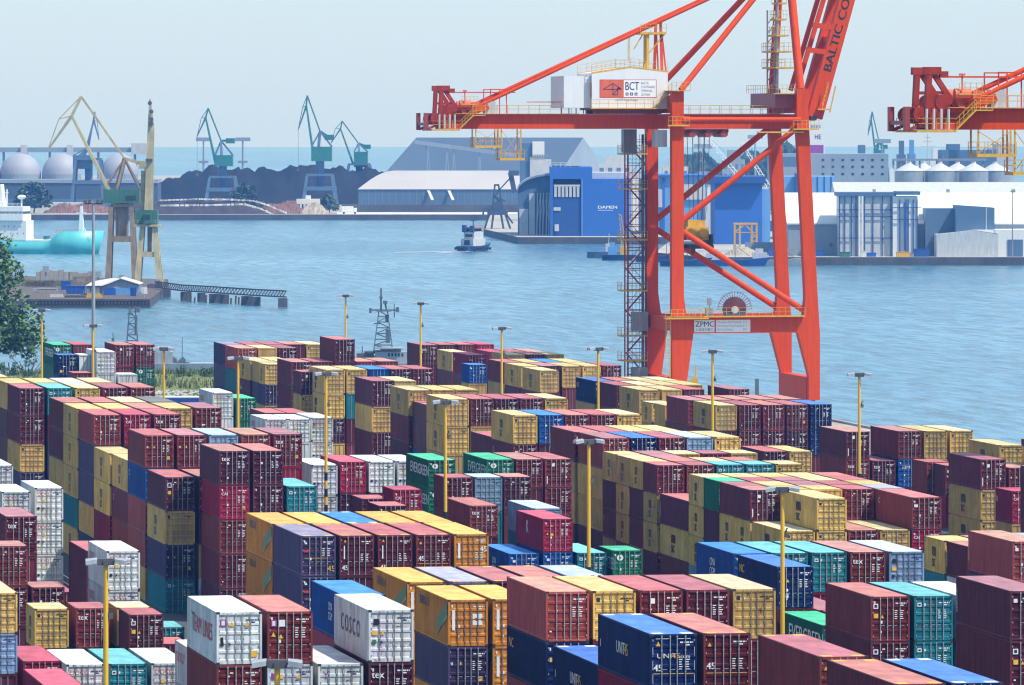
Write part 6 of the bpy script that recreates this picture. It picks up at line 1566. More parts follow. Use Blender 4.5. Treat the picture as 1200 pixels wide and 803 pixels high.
# concrete warehouse, silos, far buildings
d_ = 2900; t = far('concrete_warehouse', 'long grey concrete warehouse with rows of small windows', 'warehouse', 985, d_)
def X(px): return lx(px, 985, d_)
mb = MB(); mb.box(X(905), X(1041), 0, 50, 0, zat(180.5,d_)); mb.build('wall', MAT['greyclad'], t)
for py in (187.5, 195.5, 204):
    panes(t, [(X(963+k*11.6), X(966+k*11.6), -.12, -.02, zat(py+1.2,d_), zat(py-1.2,d_)) for k in range(7)], MAT['glass'])
mb = MB(); mb.box(X(905), X(935), -.1, -.02, zat(195,d_), zat(184,d_)); mb.build('panel', MAT['bluegrey'], t)
d_ = 2700; GS = 'galvanised silos with conical roofs'
for k, (pc, dd, lab) in enumerate(((1065.5, 2700, 'leftmost galvanised silo with pale cone roof'), (1101.5, 2700, 'middle galvanised silo with pale cone roof'), (1141, 2700, 'right galvanised silo under the hanging platforms'), (1082, 2745, 'rear galvanised silo between the left two'), (1122, 2745, 'rear galvanised silo between the right two'), (1166, 2745, 'rear galvanised silo farthest right'))):
    t = far('silo', lab, 'silo', pc, dd, GS); R_ = 17.2*dd/F; z1 = zat(200, dd); z2 = zat(191.7, dd)
    mb = MB(); mb.lathe([(R_, 0), (R_, z1)], 28); mb.build('shell', MAT['silo'], t, smooth=True); mb = MB(); mb.lathe([(R_*1.03, z1-.1), (1.0, z2), (1.0, z2+.8), (.01, z2+.8)], 28); mb.build('cone_roof', MAT['lgrey'], t)
t = far('silo_gallery', 'long thin conveyor gallery above the silos', 'conveyor', 1100, 2720); mb = MB(); mb.box(lx(1046,1100,2720), lx(1156,1100,2720), 0, 2.4, zat(188.5,2720), zat(186,2720)); mb.build('gallery', MAT['grey'], t)
mb = MB(); [mb.bar((lx(px,1100,2720), 1, 0), (lx(px,1100,2720), 1, zat(188,2720)), .8) for px in (1047, 1056, 1078, 1098, 1152)]; mb.build('trestle', MAT['grey'], t)
t = far('white_elevator', 'slim white elevator beside the silos', 'elevator', 1045.5, 2690); mb = MB(); mb.box(-1.0, 1.0, 0, 2, 0, zat(200,2690)); mb.prism([(-1.0, zat(200,2690)), (1.0, zat(200,2690)), (0, zat(196,2690))], 'y', 0, 2); mb.build('casing', MAT['whiteclad'], t)
t = far('mill_building', 'dark blue mill building behind the silos', 'building', 1128, 3000); d_ = 3000
mb = MB(); mb.box(lx(1104,1128,d_), lx(1168,1128,d_), 0, 30, 0, zat(176,d_)); mb.box(lx(1112,1128,d_), lx(1125,1128,d_), 0, 20, 0, zat(169,d_)); mb.build('wall', MAT['bluegrey'], t); mb = MB(); mb.box(lx(1168.2,1128,d_), lx(1190,1128,d_), 2, 30, 0, zat(169,d_)); mb.build('annex', MAT['lgrey'], t)
t = far('funnel_tower', 'white ship funnel block with dark lower panel beyond the warehouse', 'funnel', 957, 3050); d_ = 3050
mb = MB(); mb.box(lx(947.5,957,d_), lx(966.5,957,d_), 0, 12, 0, zat(150.5,d_)); mb.build('casing', MAT['whiteclad'], t); mb = MB(); mb.box(lx(949.5,957,d_), lx(965,957,d_), -.3, -.02, zat(181,d_), zat(170,d_)); mb.build('panel', MAT['purpledecal'], t)
mb = MB(); text(mb, 'HE', (lx(954.6,957,d_), -.1, zat(163,d_)), (1,0,0), (0,0,1), 3.2, 0, .8); mb.build('lettering', MAT['navydecal'], t); mb = MB(); [mb.tube((lx(952+k*3,957,d_), 4, zat(150.5,d_)), (lx(952+k*3,957,d_), 4, zat(146.5,d_)), .5, 8) for k in range(4)]; mb.build('exhaust', MAT['grey'], t)
for k, (px, dd, top, w, mt, lab) in enumerate(((1057, 3050, 165, 9, 'bluegrey', 'dark winch house tower behind the silos'), (1069, 3060, 164, 8, 'bluepale', 'blue tower piece right of the dark winch house'), (1097, 3100, 174, 14, 'whiteclad', 'white ship bridge behind the silos'), (1010, 3400, 170, 14, 'bluegrey', 'low hazy block right of the funnel'), (905, 3300, 168, 10, 'bluegrey', 'hazy block behind the red mast'), (860, 3600, 176, 26, 'greyclad', 'pale hazy block between the red legs'), (720, 3700, 183, 40, 'lgrey', 'pale flat building above the blue hall'), (792, 3500, 186, 30, 'lgrey', 'pale flat building seen right of the red leg'))):
    t = far('harbour_building', lab, 'building', px, dd, 'hazy harbour buildings'); ww = w*dd/F/2; zt = zat(top, dd); mb = MB(); mb.box(-ww, ww, 0, 14, 0, zt*.8); mb.box(-ww*.55, ww*.6, 1, 9, zt*.8, zt); mb.build('wall', MAT[mt], t); windows(t, MAT['bluegrey'], -ww, ww, zt*.35, zt*.75, 4, 2, 0, .5)
t = far('ship_mast', 'thin ship mast with cross yards behind the silos', 'mast', 1087, 3120); zt = zat(157, 3120); mb = MB(); mb.tube((0,0,0), (0,0,zt), .5, 6, 0, .25); [mb.box(-w_, w_, -.2, .2, zt-k_, zt-k_+.4) for w_, k_ in ((2.4, 4), (3.4, 6.5), (1.6, 2))]; mb.build('spar', MAT['lgrey'], t)

# ------------------------------------------------------------------ old wooden pier at left
def pier():
    dN, dF_ = 1484, 1720
    slab('pier_deck', 'old timber and concrete pier deck under the portal cranes', [(-30, dN), (176, dN), (188, 1560), (197, 1680), (-30, 1725)], -0.5, MAT['wood'], MAT['quaywall'], -3.2)
    t = far('tyre_fender_row', 'row of dark tyre fenders along the pier edge', 'fenders', 90, dN-1.0); mb = MB()
    for k in range(36):
        x = lx(30+k*4.05, 90, dN); 
        for a in range(10):
            p, q = 2*math.pi*a/10, 2*math.pi*(a+1)/10; mb.bar((x+.5*math.cos(p), 0, -1.4+.5*math.sin(p)), (x+.5*math.cos(q), 0, -1.4+.5*math.sin(q)), .26)
    mb.build('tyres', MAT['dark'], t)
    d = 1520; t = far('pier_shed', 'pale gabled shed with a white roof and blue doors on the pier', 'shed', 132, d, z=-.5)
    X = lambda px: lx(px, 132, d); Z = lambda py: zat(py, d)+.5
    mb = MB(); mb.prism([(X(120), 0), (X(163), 0), (X(163), Z(334)), (X(141), Z(327)), (X(120), Z(336))], 'y', 0, 14); mb.box(X(101), X(119.8), .5, 14, 0, Z(335.5)); w = mb.build('wall', MAT['greyclad'], t)
    mb = MB(); mb.add([(X(100), -.5, Z(335)), (X(120), -.6, Z(335)), (X(142), -.6, Z(326.5)), (X(128), 14.5, Z(327.5)), (X(104), 14.5, Z(331.5))], [(0,1,2,3,4)]); mb.prism([(X(141), Z(326.6)), (X(164), Z(333.8)), (X(164), Z(333)), (X(141), Z(325.8))], 'y', -.6, 14.4); mb.build('roof', MAT['tarp'], t)
    mb = MB(); mb.box(X(123.5), X(135), -.3, -.02, 0, Z(337.5)); mb.build('door', MAT['blue'], t); mb = MB(); mb.box(X(135.5), X(152), -.3, -.02, 0, Z(338)); mb.build('door', MAT['bluepale'], t); mb = MB(); mb.box(X(101.5), X(105), .3, .48, 0, Z(338.5)); mb.box(X(107), X(117), .3, .48, 0, Z(337)); mb.build('panel', MAT['tarp'], t)
    def skip(px0, px1, py0, py1, dd, lab, mt, cat='skip'):
        pc = (px0+px1)/2; t = far('site_box', lab, cat, pc, dd, z=-.5); w = (px1-px0)*dd/F/2; h = (py1-py0)*dd/F
        mb = MB(); mb.prism([(-w*.92, 0), (w*.92, 0), (w, h), (-w, h)], 'y', 0, 2.4); mb.box(-w*1.03, w*1.03, -.1, 2.5, h, h+.12)
        for k in range(5): mb.box(-w*.8+k*w*.4-.06, -w*.8+k*w*.4+.06, -.08, -.01, .1, h)
        mb.build('shell', mt, t)
    skip(71, 83, 329.5, 339, 1570, 'tall blue box behind the blue skip on the pier', MAT['blue'], 'box')
    skip(77, 99.5, 340, 348.8, 1530, 'wide blue skip on the pier beside the shed', MAT['blue'])
    skip(152.5, 160, 338, 348, 1510, 'small blue cabin at the right end of the pier shed', MAT['blue'], 'cabin')
    skip(44, 66, 341, 345, 1545, 'low pale stack of beams on the pier', MAT['concrete'], 'stack')
    # ruined wall and rust sections behind
    r = random.Random(9)
    for k, (a, b, pt, pb, dd, mt, lab) in enumerate(((42, 76, 316, 331, 1655, 'concrete', 'broken pale wall on the pier, left part'), (76, 107, 317, 327, 1675, 'concrete', 'broken pale wall on the pier, right part'), (85, 108, 323, 332, 1640, 'rustleg', 'rusty steel hull section on the pier'), (30, 62, 336, 344, 1600, 'wood', 'dark timber pile at the pier corner'))):
        pc = (a+b)/2; t = far('pier_wall' if mt == 'concrete' else 'scrap_section', lab, 'wall' if mt == 'concrete' else 'scrap', pc, dd, z=-.5); mb = MB(); x = lx(a, pc, dd); x1 = lx(b, pc, dd); hh = (pb-pt)*dd/F
        while x < x1:
            w = r.uniform(.7, 1.8); mb.box(x, x+w*.97, r.uniform(0, .3), 1.4, 0, hh*r.uniform(.72, 1.0)); x += w
        mb.build('blocks', MAT[mt], t)
    t = far('weed_patch', 'dry weeds growing on the pier', 'weeds', 60, 1612, z=-.45); t['kind'] = 'stuff'; mb = MB()
    for k in range(500):
        x, y, h = r.uniform(-7, 9), r.uniform(-8, 8), r.uniform(.5, 1.6); mb.add([(x-.3, y, 0), (x+.3, y, 0), (x+r.uniform(-.2,.2), y, h)], [(0,1,2)])
    mb.build('weeds', MAT['grass'], t)
    for px, py0, py1, lab in ((53.5, 312, 318, 'small dark bollard box at the left of the broken wall'), (115, 318, 327, 'grey post box behind the shed roof'), (142.5, 322, 328, 'grey post box between the old cranes')):
        t = far('post_box', lab, 'box', px, 1640, z=-.5); h0 = zat(py0, 1640)+.5; mb = MB(); mb.box(-.8, .8, 0, 1.2, h0-1.6, h0); mb.bar((0, .6, 0), (0, .6, h0-1.6), .4); mb.build('casing', MAT['shipgrey'], t)
    for k, (px, dd, w, h, mt, lab) in enumerate(((66, 1500, 1.6, .7, 'tarp', 'pale pallet of boards at the pier edge'), (88, 1498, 2.6, .5, 'wood', 'low dark plank pile at the pier edge'), (52, 1560, 3.2, .6, 'concrete', 'pale kerb block row on the left of the pier'), (95, 1600, 2.4, 1.3, 'rustleg', 'rusty barge hatch behind the blue skip'), (168, 1530, .9, 1.6, 'whiteclad', 'small white kiosk right of the pier shed'), (164, 1500, 1.0, .9, 'grey', 'grey winch at the right pier corner'), (178, 1585, 1.2, 1.1, 'steel', 'dark bollard block under the cream crane'), (186, 1590, .8, 1.4, 'steel', 'dark gear box at the foot of the cream crane'), (110, 1497, 1.8, .9, 'crane_yel', 'dull yellow trolley on the pier edge'))):
        t = far('pier_gear', lab, 'pier gear', px, dd, 'gear lying on the pier', z=-.5); mb = MB(); mb.prism([(-w, 0), (w, 0), (w*.9, h), (-w*.9, h)], 'y', 0, 1.6); mb.build('block', MAT[mt], t)
        mb = MB(); mb.box(-w*.5, w*.4, .2, 1.2, h, h*1.5); mb.bar((w*.7, .6, h), (w*.75, .6, h+1.1), .12); mb.build('top_piece', MAT['grey'], t)
    # trestle pier running right
    t = far('trestle_pier', 'low dark trestle pier on dolphins reaching into the water', 'pier', 255, 1500)
    mb = MB()
    def P(px, d, z): return (lx(px, 255, d), d-1500, z)
    for (a, da), (b, db) in (((165, 1580), (203, 1545)), ((203, 1545), (240, 1530)), ((240, 1530), (292, 1505)), ((292, 1505), (338, 1488))):
        for dz in (-.1, 1.3): mb.bar(P(a, da, dz), P(b, db, dz), .32)
        for k in range(12):
            f = k/12; f2 = (k+1)/12; p = Vector(P(a, da, -.1)).lerp(Vector(P(b, db, -.1)), f); q = Vector(P(a, da, 1.3)).lerp(Vector(P(b, db, 1.3)), f2); mb.bar(p, q, .14); mb.bar(p, (p.x, p.y, 1.3), .14)
    mb.build('walkway', MAT['wood'], t)
    for px, dd, w in ((179, 1575, 1.6), (208, 1545, 2.2), (228, 1536, 1.6), (246.5, 1527, 2.6), (258, 1522, 1.8), (288, 1507, 2.3), (300, 1501, 1.7), (334, 1489, 1.8)):
        p = P(px, dd, 0); mb = MB(); mb.box(p[0]-w*.6, p[0]+w*.6, p[1]-1.2, p[1]+1.2, -2.6, -.4); mb.build('dolphin', MAT['quaywall'], t)
    for k, px in enumerate((213, 217, 222, 236, 261, 266, 272, 276, 280)): p = P(px, 1530-k*2, 0); mb = MB(); mb.tube((p[0], p[1], -3), (p[0]+.1, p[1], -.6-(k % 3)*.3), .24, 7); mb.build('pile', MAT['wood'], t)
pier()

# ------------------------------------------------------------------ vessels
def hull(mb, L, B, zb, deck, bow=.25, n=14, mi=0, flare=1.0, stern=.6):
    """deck(x)-> z; bow at +x"""
    st = []
    for i in range(n+1):
        f = i/n; x = -L/2+L*f
        b = B/2*(1 if f < 1-bow else max(.03, math.cos((f-1+bow)/bow*math.pi/2)**.75)); b *= stern+(1-stern)*min(1, f/.2)
        zt = deck(f); xo = flare*2.2*max(0, (f-1+bow)/bow)
        st.append([(x, -b*.82, zb), (x+xo, -b, zt), (x+xo, b, zt), (x, b*.82, zb)])
    vs = [p for s in st for p in s]; fs = []
    for i in range(n):
        a, c = 4*i, 4*i+4
        fs += [(a, c, c+1, a+1), (a+1, c+1, c+2, a+2), (a+2, c+2, c+3, a+3), (a+3, c+3, c, a)]
    fs += [(0,1,2,3), (4*n+3, 4*n+2, 4*n+1, 4*n)]
    mb.add(vs, fs, mi)
dS = 2120; t = far('cargo_ship', 'turquoise cargo ship with white bridge steaming past the old pier', 'ship', 52, dS, rz=-.16, z=-2.5)
X = lambda px: lx(px, 52, dS); Z = lambda py: zat(py, dS)+2.5
mb = MB(); hull(mb, X(116)-X(-60), 13.5, -1.0, lambda f: Z(283) if f < .70 else (Z(283)+(Z(272)-Z(283))*min(1, (f-.70)/.06) if f < .76 else Z(272)+(f-.76)*2.2), .16, 26); hl = None
vs0 = len(mb.v); off = (X(116)+X(-60))/2; mb.v = [(v[0]+off, v[1], v[2]) for v in mb.v]; mb.build('hull', MAT['shipteal'], t, smooth=True)
mb = MB(); mb.box(X(-50), X(34), -5.2, 5.2, Z(283), Z(281.2)); mb.box(X(34), X(64), -5.6, 5.6, Z(282.8), Z(280.6)); mb.build('deck_coaming', MAT['shipwhite'], t)
sup = MB(); sup.box(X(-40), X(34.5), -5.4, 5.4, Z(281), Z(258.5)); sup.box(X(-38), X(31), -6.2, 6.2, Z(258.4), Z(252)); sup.box(X(-36), X(30.5), -5.4, 5.4, Z(252), Z(242)); so_ = sup.build('superstructure', MAT['shipwhite'], t)
mb = MB(); mb.box(X(-36)-.05, X(30.6), -5.46, 5.46, Z(250.6), Z(247.8)); mb.build('bridge_window', MAT['glass'], so_)
panes(so_, [(X(px), X(px+1.1), -5.46, -5.4, Z(266), Z(264.6)) for px in (2, 8, 13, 20, 27)] + [(X(px), X(px+.8), -5.46, -5.4, Z(274), Z(272.8)) for px in (5, 16, 24, 31)], MAT['glass'], 'porthole')
mb = MB(); mb.tube((X(26.3), -2, Z(242)), (X(26.3), -2, Z(233)), .3, 8); mb.lathe([(.01, Z(234)), (1.1, Z(233)), (1.55, Z(231)), (1.1, Z(229)), (.01, Z(228.4))], 14, (X(26.3), -2)); mb.build('radar_dome', MAT['shipwhite'], so_)
mb = MB(); mb.prism([(X(-12), Z(242)), (X(4.5), Z(242)), (X(1.5), Z(216)), (X(-8), Z(216))], 'y', -2.2, 2.2); mb.bar((X(7), 0, Z(242)), (X(7), 0, Z(222)), .4); mb.bar((X(3), 0, Z(226)), (X(9), 0, Z(226)), .3); mb.build('funnel', MAT['shipwhite'], t)
mb = MB(); mb.rail((X(31), -6.2, Z(252)), (X(5), -6.2, Z(252)), 1.0, 1.6, .12); mb.rail((X(30), -5.4, Z(242)), (X(0), -5.4, Z(242)), 1.0, 1.6, .12); mb.build('bridge_rail', MAT['shipwhite'], so_)
mb = MB(); mb.box(X(52.5), X(57), -2, 2, Z(280.6), Z(276.5)); mb.build('deck_house', MAT['teal'], t)
mb = MB(); mb.bar((X(96.5), 0, Z(272)), (X(96.5), 0, Z(241.5)), 1.6, 1.6, w2=.8, h2=.8); mb.box(X(90.5), X(102), -.4, .4, Z(250.2), Z(249)); mb.bar((X(96), 0, Z(262)), (X(102), 0, Z(271)), .3); mb.build('fore_mast', MAT['shipwhite'], t)
mb = MB(); mb.rail((X(72), -6.0, Z(272)), (X(100), -5.6, Z(271.5)), 1.0, 1.2, .10); mb.box(X(70), X(71), -5.5, 5.5, Z(273), Z(270)); mb.build('bow_rail', MAT['shipgrey'], t)
mb = MB(); text(mb, 'ANTJE', (X(100), -5.3, Z(279)), (1, .35, 0), (0,0,1), 1.3, 0); mb.build('lettering', MAT['shipwhite'], t)
# tug
dT = 2155; t = far('tugboat', 'small navy tug with orange wheelhouse roof and white wake', 'tug', 555, dT, rz=.9, z=-2.5)
mb = MB(); hull(mb, 13.5, 7.2, -.6, lambda f: 1.9+1.3*max(0, f-.55)*2, .35, 12); mb.build('hull', MAT['shipnavy'], t)
for k in range(9): mb = MB(); mb.tube((-5+k*1.2, -3.75, 1.0), (-5+k*1.2, -3.45, 1.0), .45, 10); mb.build('tyre', MAT['dark'], t)
for k in range(5): mb = MB(); mb.tube((-6.9, -2.4+k*1.2, 1.1), (-6.6, -2.4+k*1.2, 1.1), .5, 10); mb.build('tyre', MAT['dark'], t)
mb = MB(); mb.box(-3.6, 3.0, -2.7, 2.7, 1.9, 4.4); mb.box(-2.6, 2.4, -2.2, 2.2, 4.4, 6.6); mb.build('superstructure', MAT['lgrey'], t)
mb = MB(); mb.box(-2.0, 2.0, -1.8, 1.8, 6.6, 8.0); mb.build('wheelhouse', MAT['lgrey'], t); mb = MB(); mb.box(-2.06, 2.06, -1.86, 1.86, 6.9, 7.7); mb.box(-2.66, 2.46, -1.6, 1.6, 5.0, 5.9); mb.box(-3.66, -3.6, -1.2, 1.2, 2.2, 3.9); mb.build('window', MAT['glass'], t)
mb = MB(); mb.box(-2.5, 2.4, -2.3, 2.3, 8.0, 8.35); mb.build('roof', MAT['orange'], t)
mb = MB(); mb.tube((-.2, 0, 8.3), (-.2, 0, 12.6), .18, 8); mb.box(-.3, -.1, -1.2, 1.2, 10.4, 10.6); mb.box(-3.4, -2.4, 1.0, 2.4, 6.6, 9.0); mb.box(-3.4, -2.4, -2.4, -1.0, 6.6, 8.8); mb.build('mast', MAT['shipnavy'], t)
mb = MB(); r = random.Random(4)
for s in (-1, 1):
    for k in range(40):
        f = k/40; w = .5+2.0*f
        mb.add([(-4.5-f*26, s*(2.8+f*5), .05), (-5.4-f*26, s*(2.8+f*5)+s*w*.4, .05), (-5.6-f*26+r.uniform(-.5,.5), s*(3.4+f*5)+s*w, .06), (-4.2-f*26, s*(3.4+f*5)+s*w*.6, .06)], [(0,1,2,3)])
for k in range(60): x, y, w = r.uniform(-16, -5), r.uniform(-3.2, 3.2), r.uniform(.3, 1.0); mb.add([(x, y-w, .05), (x+w*2, y, .05), (x, y+w, .05), (x-w*2, y, .05)], [(0,1,2,3)])
for k in range(24): x, y, w = r.uniform(-6, 7), r.choice((-1, 1))*r.uniform(3.2, 4.2), r.uniform(.3, .8); mb.add([(x, y-w, .05), (x+w*2, y, .05), (x, y+w, .05), (x-w*2, y, .05)], [(0,1,2,3)])
tag(mb.build('wake_foam', MAT['foam'], None, t.location + Vector((0,0,.02)), -YAW+.9), 'white foam wake around the tug', 'wake', kind='stuff')
# workboats by the blue hall
d = 2015; t = far('crane_barge', 'small blue workboat with a tall yellow crane boom', 'workboat', 722, d, z=-2.5)
X = lambda px: lx(px, 722, d); Z = lambda py: zat(py, d)+2.5
mb = MB(); hull(mb, 9, 5, -.4, lambda f: 1.7, .3, 8); mb.build('hull', MAT['shipnavy'], t); mb = MB(); mb.box(-2.6, .2, -1.6, 1.6, 1.7, 4.2); mb.box(-2.0, -.4, -1.2, 1.2, 4.2, 5.6); mb.build('cabin', MAT['bluepale'], t)
mb = MB(); mb.box(1.2, 3.6, -1.3, 1.3, 1.7, 4.4); A, B = Vector((2.6, 0, 4.2)), Vector((X(726.5), 0, Z(251)))
for s in (-1, 1):
    for y in (-.5, .5): mb.bar(A+Vector((s*.7, y, 0)), B+Vector((s*.3, y*.5, 0)), .22)
for k in range(12): p, q = A.lerp(B, k/12), A.lerp(B, (k+1)/12); s = 1 if k % 2 else -1; mb.bar(p+Vector((s*.6, -.5, 0)), q-Vector((s*.6, .5, 0)), .14)
mb.build('crane_boom', MAT['crane_yel'], t)
t = far('work_barge', 'flat grey work barge left of the crane workboat', 'barge', 706, 2050, z=-2.5); mb = MB(); hull(mb, 10, 5, -.4, lambda f: 2.0, .12, 8); mb.build('hull', MAT['bluegrey'], t); mb = MB(); mb.box(1, 3, -1, 1, 2, 4.6); mb.bar((2, 0, 4.6), (2.2, 0, 8), .2); mb.build('deck_house', MAT['lgrey'], t)
for k, (px, dd, L_, mt, hm, lab) in enumerate(((775, 1992, 16, 'shipnavy', 'bluepale', 'dark workboat moored between the red landside legs'), (800, 1930, 14, 'shipnavy', 'reddecal', 'dark workboat with red cabin under the spreader'), (853, 1932, 22, 'bluedark', 'lgrey', 'long dark blue barge before the gravel heap'), (905, 1934, 20, 'shipgrey', 'lgrey', 'grey barge moored between the waterside legs'))):
    t = far('moored_boat', lab, 'workboat', px, dd, 'workboats along the east quay', z=-2.5); mb = MB(); hull(mb, L_, 4.6, -.4, lambda f: 1.8+.9*max(0, f-.7)*3, .22, 10); mb.build('hull', MAT[mt], t); mb = MB(); mb.box(-L_*.3, -L_*.08, -1.4, 1.4, 1.8, 4.0); mb.box(-L_*.26, -L_*.14, -1.1, 1.1, 4.0, 5.2); mb.build('cabin', MAT[hm], t); mb = MB(); mb.bar((L_*.1, 0, 1.8), (L_*.1, 0, 6.5), .2); mb.bar((L_*.1, 0, 6.2), (L_*.3, 0, 3), .14); mb.build('mast', MAT['steel'], t)
# grey naval vessels lying behind the yard
def lattice(mb, x, y, z0, z1, w0, w1, n, r_=.09):
    c = lambda f, a, b: (x+a*(w0+(w1-w0)*f), y+b*(w0+(w1-w0)*f), z0+(z1-z0)*f)
    for a in (-1, 1):
        for b in (-1, 1): mb.bar(c(0,a,b), c(1,a,b), r_*1.5)
    for k in range(n):
        f, g_ = k/n, (k+1)/n; s = 1 if k % 2 else -1
        for b in (-1, 1): mb.bar(c(f,s,b), c(g_,-s,b), r_); mb.bar(c(f,-1,b), c(f,1,b), r_)
d = 1052; t = far('naval_ship', 'grey naval ship behind the stacks with a tall lattice mast', 'ship', 452, d, 'grey naval ships behind the yard', z=-2.5)
X = lambda px: lx(px, 452, d); Z = lambda py: zat(py, d)+2.5
mb = MB(); hull(mb, 34, 6.5, -.5, lambda f: 3.2+1.2*max(0, f-.6), .3, 12); mb.build('hull', MAT['shipgrey'], t)
mb = MB(); mb.box(X(440), X(478), -2.6, 2.6, 3.2, Z(412)); mb.box(X(446), X(470), -2.0, 2.0, Z(412), Z(408.5)); mb.box(X(440), X(472), -3.2, 3.2, Z(408.4), Z(407)); mb.build('superstructure', MAT['shipgrey'], t)
panes(t, [(X(455+k*4), X(457+k*4), -2.66, -2.6, Z(417), Z(413.5)) for k in range(5)], MAT['glass'])
mb = MB(); lattice(mb, X(449), 0, Z(418), Z(364), 1.7, .7, 8); mb.box(X(441), X(459), -1.2, 1.2, Z(365), Z(363.6)); mb.bar((X(446.5), 0, Z(364)), (X(446.5), 0, Z(338)), .3); mb.bar((X(453), 0, Z(364)), (X(451), 0, Z(353)), .3)
mb.bar((X(434), 0, Z(363.5)), (X(468), 0, Z(363.5)), .22); mb.bar((X(462), 0, Z(372)), (X(462), 0, Z(356)), .16); mb.box(X(432.5), X(435.5), -.4, .4, Z(367), Z(361)); mb.box(X(464), X(467.5), -.4, .4, Z(366), Z(360)); mb.box(X(449), X(454), -.7, .7, Z(356), Z(352.5)); mb.box(X(451.5), X(456), -.8, .8, Z(377), Z(369)); mb.bar((X(438), 0, Z(379.5)), (X(446), 0, Z(379.5)), .16); mb.box(X(452), X(457), -.6, .6, Z(402), Z(386)); mb.box(X(444.5), X(448.5), -.3, .3, Z(350), Z(347.5)); mb.build('lattice_mast', MAT['mastgrey'], t)
mb = MB(); mb.box(X(418), X(438), -1.4, 1.4, 3.2, Z(414)); mb.lathe([(.01, Z(415)), (.9, Z(414)), (.9, Z(411.6)), (.01, Z(410.6))], 12, (X(433.5), -1)); mb.bar((X(424.5), 0, Z(414)), (X(424.5), 0, Z(406)), .16); mb.build('gun_mount', MAT['steel'], t)
d = 1046; t = far('naval_ship', 'grey naval ship by the grass with dark deck gear and two masts', 'ship', 190, d, 'grey naval ships behind the yard', z=-2.5)
X = lambda px: lx(px, 190, d); Z = lambda py: zat(py, d)+2.5
mb = MB(); hull(mb, 36, 7, -.5, lambda f: 3.4, .25, 12); mb.build('hull', MAT['shipgrey'], t)
mb = MB(); mb.box(X(180), X(203), -2.4, 2.4, 3.4, Z(412)); mb.box(X(184), X(200), -1.8, 1.8, Z(412), Z(406)); mb.box(X(206), X(222), -2, 2, 3.4, Z(433)); mb.build('superstructure', MAT['shipgrey'], t)
mb = MB(); lattice(mb, X(155), 0, Z(406), Z(359), .95, .45, 7); mb.bar((X(149), 0, Z(368)), (X(156), 0, Z(368)), .2); mb.box(X(160), X(164), -.7, .7, Z(366), Z(360.5)); mb.box(X(158), X(161), -.5, .5, Z(392), Z(370)); mb.bar((X(213.5), 0, Z(432)), (X(213.5), 0, Z(396)), .12); mb.bar((X(132.5), 0, Z(420)), (X(132.5), 0, Z(390)), .14); mb.box(X(131), X(134), -.4, .4, Z(400), Z(396)); mb.build('lattice_mast', MAT['mastgrey'], t)
mb = MB(); mb.prism([(X(197.5), Z(432)), (X(210), Z(432)), (X(207), Z(420)), (X(203), Z(417.5)), (X(199), Z(421))], 'y', -1.6, .6); mb.bar((X(211), -1, Z(425)), (X(217), -1, Z(420)), .9); mb.box(X(210), X(213), -1.4, 0, Z(432), Z(423)); mb.box(X(232), X(237), -1, 1, Z(436), Z(431)); mb.bar((X(235), 0, Z(434)), (X(243), 0, Z(429.5)), .5); mb.box(X(222), X(225), -1, .4, Z(436), Z(428)); mb.box(X(200), X(203), -2.4, -1.4, Z(436), Z(426)); mb.bar((X(228), -1, Z(436)), (X(231), -1, Z(428)), .4); mb.box(X(239), X(247), -.6, .8, Z(438), Z(434)); mb.build('deck_gun', MAT['mastgrey'], t)
mb = MB(); mb.rail((X(197), -3.2, Z(437.5)), (X(222), -3.2, Z(437.5)), 1.2, .55, .16); mb.build('deck_rail', MAT['shipwhite'], t)
mb = MB(); mb.lathe([(.01, Z(436.5)), (.55, Z(435.5)), (.72, Z(433.2)), (.5, Z(431)), (.01, Z(430.3))], 12, (X(226.5), -2.6)); mb.build('red_buoy', MAT['orange'], t)
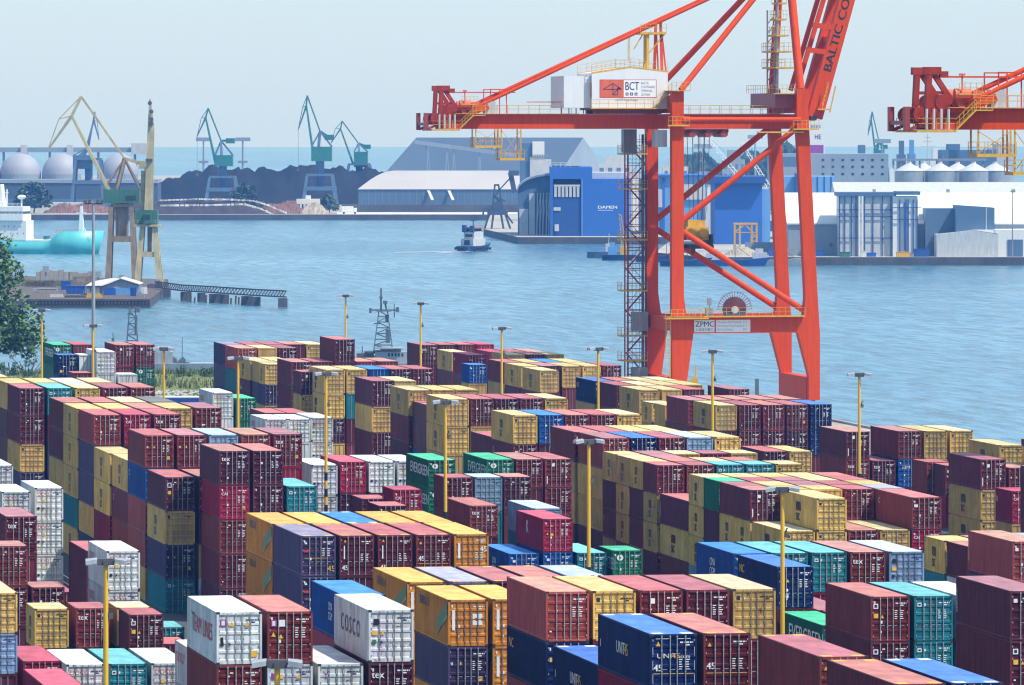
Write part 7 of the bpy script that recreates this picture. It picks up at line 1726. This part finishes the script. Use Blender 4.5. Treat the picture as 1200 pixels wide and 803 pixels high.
# blue box lying broadside by the grass, low white wall
x, y = fpt(213, 812); t = thing('site_container', 'bright blue container with pale roof lying broadside by the grass', 'container', (x, y, 0), -YAW)
mb = MB(); mb.box(-2.6, 2.6, 0, 2.4, 2.6, 5.1); [mb.box(-2.5+k*.3, -2.4+k*.3, -.03, -.002, 2.7, 5.0) for k in range(17)]; mb.box(-2.6, 2.6, 0, 2.4, 0, 2.55); mb.build('body', MAT['blue'], t); mb = MB(); mb.box(-2.62, 2.62, -.02, 2.42, 5.11, 5.25); mb.build('roof', MAT['housewhite'], t)
for k, (px, py, lab) in enumerate(((815, 440, 'yellow spreader mast with a dark lamp beyond the stacks'), (887, 453, 'dark blue post beside a yellow brace on the quay'))):
    d = 820; t = far('quay_post', lab, 'post', px, d); zt = zat(428 if k == 0 else 444, d); mb = MB(); mb.bar((0,0,0), (0,0,zt), .22 if k == 0 else .5); 
    if k == 0: mb.box(-.6, .3, -.3, .3, zt-2.4, zt-1.6)
    mb.build('post', MAT['crane_yel'] if k == 0 else MAT['mastgrey'], t)
    if k: mb = MB(); mb.bar((.6, 0, 0), (.1, 0, zt-1.0), .3); mb.bar((.9, 0, 0), (.9, 0, zt-2.6), .3); mb.build('brace', MAT['crane_yel'], t)
    else: mb = MB(); mb.bar((-1, 0, zt-4.4), (.6, 0, zt-2.6), .2); mb.build('brace', MAT['steel'], t)

# ------------------------------------------------------------------ air: thin summer haze
def haze():
    mb = MB(); mb.box(-9500, 9500, -60, 13900, -6.9, 96)
    m = bpy.data.materials.new('haze_air'); m.use_nodes = True; nt = m.node_tree
    for n in list(nt.nodes):
        if n.type != 'OUTPUT_MATERIAL': nt.nodes.remove(n)
    v = nt.nodes.new('ShaderNodeVolumePrincipled'); v.inputs['Density'].default_value = HAZE_DENSITY
    v.inputs['Color'].default_value = HAZE_COLOR; v.inputs['Absorption Color'].default_value = (1, 1, 1, 1); v.inputs['Anisotropy'].default_value = 0.0
    nt.links.new(v.outputs[0], nt.nodes['Material Output'].inputs['Volume'])
    o = mb.build('haze', m); tag(o, 'thin blue summer haze over the harbour', 'haze', kind='stuff')
HAZE_DENSITY, HAZE_COLOR = 0.95e-4, (0.13, 0.40, 1.0, 1)
haze()
